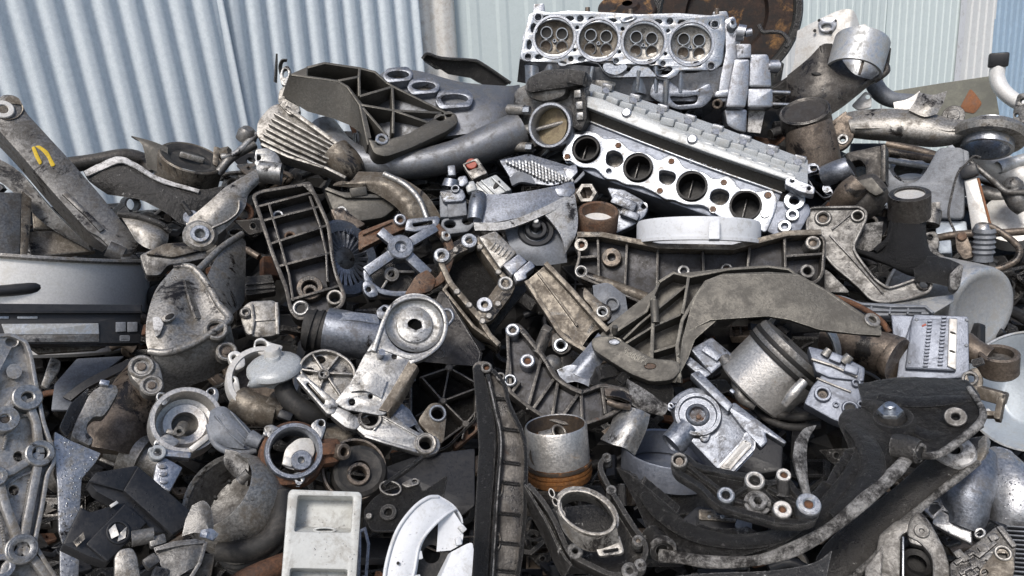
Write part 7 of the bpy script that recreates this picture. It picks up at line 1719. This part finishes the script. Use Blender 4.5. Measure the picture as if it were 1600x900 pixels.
t.part('joint_body', 'oily_black', lambda b: (b.lathe(1396, 660, 0, [(20, 8), (28, 12), (32, 4), (33, -10), (26, -24), (0, -28)], AX, seg=44), b.tube([(1352, 632, -18), (1372, 640, -10), (1390, 650, -6)], [10, 15, 20], 20, 3)))
t.part('dust_seal', 'dark_rubber', lambda b: b.lathe(1393, 652, 4, [(0, 8), (18, 8), (20, 2), (22, -6)], AX, seg=36))
t.part('hex_stud', 'bright_machined', lambda b: (b.hexnut(1391, 648, 19, 10, 0, AX, 6), b.lathe(1391, 646, 8, [(0, 18), (7, 18), (9, 16), (9, 0)], AX, seg=24)))
# ---- lower second arm
t = T('second_arm', 'second dirty black arm under the triangular one with a whitish cracked bush', 'suspension arm', (1400, 790), -.06, 24, 0)
b = t.mb()
b.patch([[(1262, 900, -4), (1290, 850, 0), (1340, 806, 6), (1400, 760, 8), (1450, 716, 6), (1500, 690, 2), (1540, 680, -6)],
         [(1290, 910, 8), (1330, 860, 14), (1370, 820, 18), (1430, 770, 20), (1470, 738, 16), (1510, 712, 10), (1542, 694, 0)],
         [(1330, 915, 4), (1370, 870, 10), (1410, 824, 12), (1450, 786, 14), (1490, 752, 10), (1525, 728, 6), (1545, 708, -4)]], 12, 6, 5, wob=2.2)
b.done('arm_shell', 'worn_black')
t.part('crusty_rim', 'crusty_edge', lambda b: b.tube([(1325, 910, 14), (1366, 872, 18), (1408, 822, 20), (1450, 784, 20), (1492, 750, 18), (1530, 722, 12)], [7, 5, 7, 5, 6, 4], 14, 5))
t.part('cracked_bush', 'white_chalk', lambda b: (b.lathe(1492, 706, 12, [(8, 6), (12, 10), (20, 8), (28, 4), (30, -4), (28, -10)], (-.1, .5, .86), seg=32, noise=.06), b.patch([[(1468, 712, 12), (1490, 722, 16), (1514, 712, 12)], [(1472, 720, 10), (1492, 728, 14), (1510, 720, 10)]], 4, 4, 3, wob=3)))
t.part('bush_hole', 'black_and_hole_shade', lambda b: b.lathe(1486, 704, 16, [(0, 4), (10, 4)], (-.1, .5, .86), seg=20))
t.part('end_cup', 'dirty_aluminium', lambda b: b.patch([[(1528, 690, 0), (1540, 680, 4), (1548, 690, 0)], [(1526, 712, 8), (1540, 706, 10), (1546, 700, 4)], [(1520, 732, 6), (1532, 722, 8), (1540, 716, 2)]], 5, 4, 4))
# ---- A frame bracket
t = T('forked_bracket', 'worn grey forked bracket at the bottom between the dark arms and the intake elbow', 'bracket', (1410, 850), -.06, 16, 0)
b = t.mb()
b.plate([(1372, 836), (1400, 812), (1424, 812), (1430, 826), (1408, 836), (1406, 920), (1360, 920)], 0, -24, 6, 4)
b.plate([(1420, 812), (1436, 796), (1452, 812), (1476, 856), (1486, 890), (1488, 920), (1458, 920), (1456, 870), (1436, 846), (1416, 838)], 6, -24, 8, 4)
b.plate([(1418, 822), (1460, 842), (1462, 860), (1420, 848)], 2, -20, 6, 3)
b.done('fork', 'grey_casting')
t.part('bolt_ear', 'grey_casting', lambda b: b.ring(1440, 832, 11, 3, 10, -10))
t.part('thin_blade', 'bright_machined', lambda b: b.box(1411, 880, 2, (3, 80, 10), (0, 0, 0), .8))
t.part('cup', 'black_and_hole_shade', lambda b: b.lathe(1430, 885, -20, [(14, 10), (22, 14), (26, 8), (26, -10), (10, -14), (0, -14)], (.2, .5, .8), seg=28))
t = T('flat_scrap_panel', 'grey flat panel at the bottom edge between the black arms', 'panel', (1360, 885), -.05, 16, 0)
t.part('panel', 'grey_casting', lambda b: b.plate([(1352, 886), (1380, 850), (1376, 920), (1350, 920)], 0, -12, 3, 2))
t = T('base_plate', 'dark rounded plate along the bottom frame edge beneath the black arms', 'plate', (1130, 900), -.10, 22, 0)
t.part('plate', 'worn_black', lambda b: b.patch([[(1010, 906, -10), (1100, 896, 0), (1200, 892, 4), (1270, 880, 0), (1300, 860, -10)], [(1010, 930, 4), (1100, 926, 10), (1200, 920, 12), (1262, 910, 10), (1290, 910, 0)]], 8, 5, 3))

# ---- intake elbows, valve block
t = T('intake_elbow', 'grey cast intake elbow with an open flange, nearer the black arm', 'elbow', (1500, 770), -.02, 16, -4)
t.part('elbow', 'blue_grey_aluminium', lambda b: b.tube([(1530, 712, -20), (1522, 745, -4), (1510, 775, 2), (1512, 804, 0), (1506, 824, -4)], [26, 34, 36, 28, 22], 30, 5))
t.part('flange', 'wet_aluminium', lambda b: (b.plate([(1458, 810), (1470, 796), (1518, 826), (1518, 850), (1480, 832), (1456, 818)], 6, -12, 4, 2.5), b.plate([(1454, 778), (1464, 772), (1482, 790), (1490, 806), (1480, 800), (1470, 796), (1458, 812), (1442, 796)], 8, -6, 4, 2, [[(1450, 782), (1466, 782), (1474, 794), (1458, 808), (1446, 796)]])))
t.part('flange_mouth', 'grey_resin', lambda b: b.plate([(1448, 782), (1468, 782), (1474, 794), (1458, 810), (1446, 796)], -8, -14, 4, 1))
t = T('intake_elbow', 'larger grey cast intake elbow at the frame edge with a bolted foot', 'elbow', (1570, 770), -.02, 16, -4)
t.part('elbow', 'wet_aluminium', lambda b: b.tube([(1552, 712, -16), (1566, 732, 0), (1582, 764, 6), (1586, 796, 4), (1580, 822, -2)], [18, 30, 38, 38, 30], 32, 6))
t.part('neck_plate', 'blue_grey_aluminium', lambda b: b.plate([(1546, 704), (1560, 696), (1582, 704), (1592, 722), (1588, 730), (1560, 716)], 8, -10, 5, 2.5))
t.part('foot', 'blue_grey_aluminium', lambda b: b.plate([(1522, 806), (1526, 794), (1550, 796), (1556, 806), (1580, 818), (1606, 820), (1606, 832), (1572, 828), (1548, 812)], 10, -8, 5, 2.5, [(1532, 798, 4, 12), (1546, 800, 3.5, 12)]))
t.part('inner_wall', 'dark_casting', lambda b: b.tube([(1540, 740, -14), (1548, 770, -10), (1544, 800, -10)], 7, 14, 4))
t = T('hydraulic_valve', 'grey machined valve body with channels and a round hole at the lower corner', 'valve body', (1530, 865), -.09, 18, 4)
b = t.mb()
b.plate([(1484, 880), (1520, 852), (1556, 822), (1568, 826), (1588, 856), (1584, 900), (1560, 920), (1486, 920)], 0, -30, 4, 3)
for (p) in ([(1492, 880), (1520, 862), (1530, 868), (1556, 846)], [(1500, 896), (1530, 880), (1544, 866), (1566, 852)], [(1496, 912), (1520, 898), (1540, 890)]): b.rib(p, 6, 7, -4, bev=2)
for (u, v) in ((1508, 872), (1522, 880), (1536, 858), (1552, 840), (1516, 896), (1534, 884), (1546, 872), (1498, 866)): b.box(u, v, 3, (13, 11, 10), (0, 0, 36), 2)
b.plate([(1556, 822), (1566, 820), (1590, 852), (1582, 856)], 8, -6, 3, 2)
b.done('body', 'grey_casting')
t.part('bolt_ear', 'cast_aluminium', lambda b: b.plate([(1520, 832), (1532, 824), (1542, 828), (1540, 838), (1526, 842)], 6, -10, 5, 2, [(1531, 832, 5, 14)]))
t.part('ported_plate', 'brown_aluminium', lambda b: b.plate([(1530, 890), (1554, 862), (1584, 862), (1586, 890), (1576, 920), (1530, 920)], 10, -4, 6, 2, [(1566, 868, 8, 18), (1539, 894, 5, 12)]))
t.part('hole_rim', 'dirty_aluminium', lambda b: b.ring(1566, 868, 12, 8, 14, 0))
t = T('radiator_core', 'black finned radiator core at the bottom frame corner', 'radiator', (1598, 860), .0, 16, -4)
def fins(b):
    for i in range(12): b.box(1604, 826 + i * 7, 0, (52, 2.2, 16), (0, 0, 6), .5)
t.part('fins', 'grey_resin', fins)
t.part('core', 'black_plastic', lambda b: b.plate([(1578, 822), (1632, 820), (1632, 920), (1578, 920)], -6, -26, 2, 1))
# ================================================================== the uncountable small scrap deep in the gaps
def fragments():
    rnd = random.Random(21)
    mats = ['dark_casting', 'worn_black', 'brown_steel', 'oily_black', 'deep_rust', 'black_plastic']  # dark materials only, so that the gaps read as deep shade
    wts = [4, 5, 2, 7, 1, 5]
    big = bmesh.new()
    for i in range(1500):
        u = rnd.uniform(-120, 1720)
        v = rnd.uniform(sil(u) + 45, 980)
        f = T(None, '', '', (u, v), rnd.uniform(.17, .34), rnd.uniform(-10, 70), rnd.uniform(-50, 50), spin=rnd.uniform(0, 360))
        b = MB(f)
        q = rnd.random(); s = rnd.uniform(14, 38)
        if q < .22: b.plate([(u - s, v - s * .3), (u + s * .6, v - s * .4), (u + s, v + s * .2), (u - s * .2, v + s * .5)], 0, -rnd.uniform(4, 14), 4, 1.5, [(u, v, s * .14, 10)])
        elif q < .42: b.rib([(u - s, v), (u, v + s * .2), (u + s * .8, v - s * .5)], rnd.uniform(5, 11), 0, -rnd.uniform(6, 16))
        elif q < .60: b.ring(u, v, s * .6, s * rnd.uniform(.25, .48), rnd.uniform(3, 12), -12, seg=20)
        elif q < .76: b.tube([(u - s, v, 0), (u, v - s * .3, 4), (u + s, v + s * .2, 0)], rnd.uniform(3, 10), 10, 3)
        elif q < .90: b.box(u, v, 0, (s * 1.5, s * .6, s * .5), (rnd.uniform(0, 40), rnd.uniform(0, 40), rnd.uniform(0, 180)), 2)
        else:
            b.plate([(u - s, v - s * .5), (u + s, v - s * .5), (u + s, v + s * .5), (u - s, v + s * .5)], -8, -12, 3, 1)
            b.rim([(u - s, v - s * .5), (u + s, v - s * .5), (u + s, v + s * .5), (u - s, v + s * .5)], 3, 0, -12, 3)
            b.rib([(u, v - s * .5), (u, v + s * .5)], 3, -1, -12)
        if i % 14 == 0:          # wires and thin hoses
            P = [(u, v, 10)]
            for _ in range(5): P.append((P[-1][0] + rnd.uniform(-45, 45), P[-1][1] + rnd.uniform(-30, 30), rnd.uniform(0, 20)))
            b.tube(P, rnd.choice([1.6, 2.2, 3.5]), 8, 5)
        bmesh.ops.recalc_face_normals(b.bm, faces=b.bm.faces)
        me = bpy.data.meshes.new('tmp'); b.bm.to_mesh(me); b.bm.free()
        me.transform(CAM @ f.Mc)
        n0 = len(big.faces)
        big.from_mesh(me); bpy.data.meshes.remove(me)
        big.faces.ensure_lookup_table()
        mi = rnd.choices(range(len(mats)), wts)[0]
        for k in range(n0, len(big.faces)): big.faces[k].material_index = mi; big.faces[k].smooth = True
    me = bpy.data.meshes.new('scrap_fragments'); big.to_mesh(me); big.free()
    for m_ in mats: me.materials.append(MAT[m_])
    me.set_sharp_from_angle(angle=R(38))
    o = bpy.data.objects.new('scrap_fragments', me); COL.objects.link(o)
    o['kind'] = 'stuff'; o['label'] = 'tangle of small dark metal fragments filling the gaps of the heap'; o['category'] = 'scrap'
fragments()
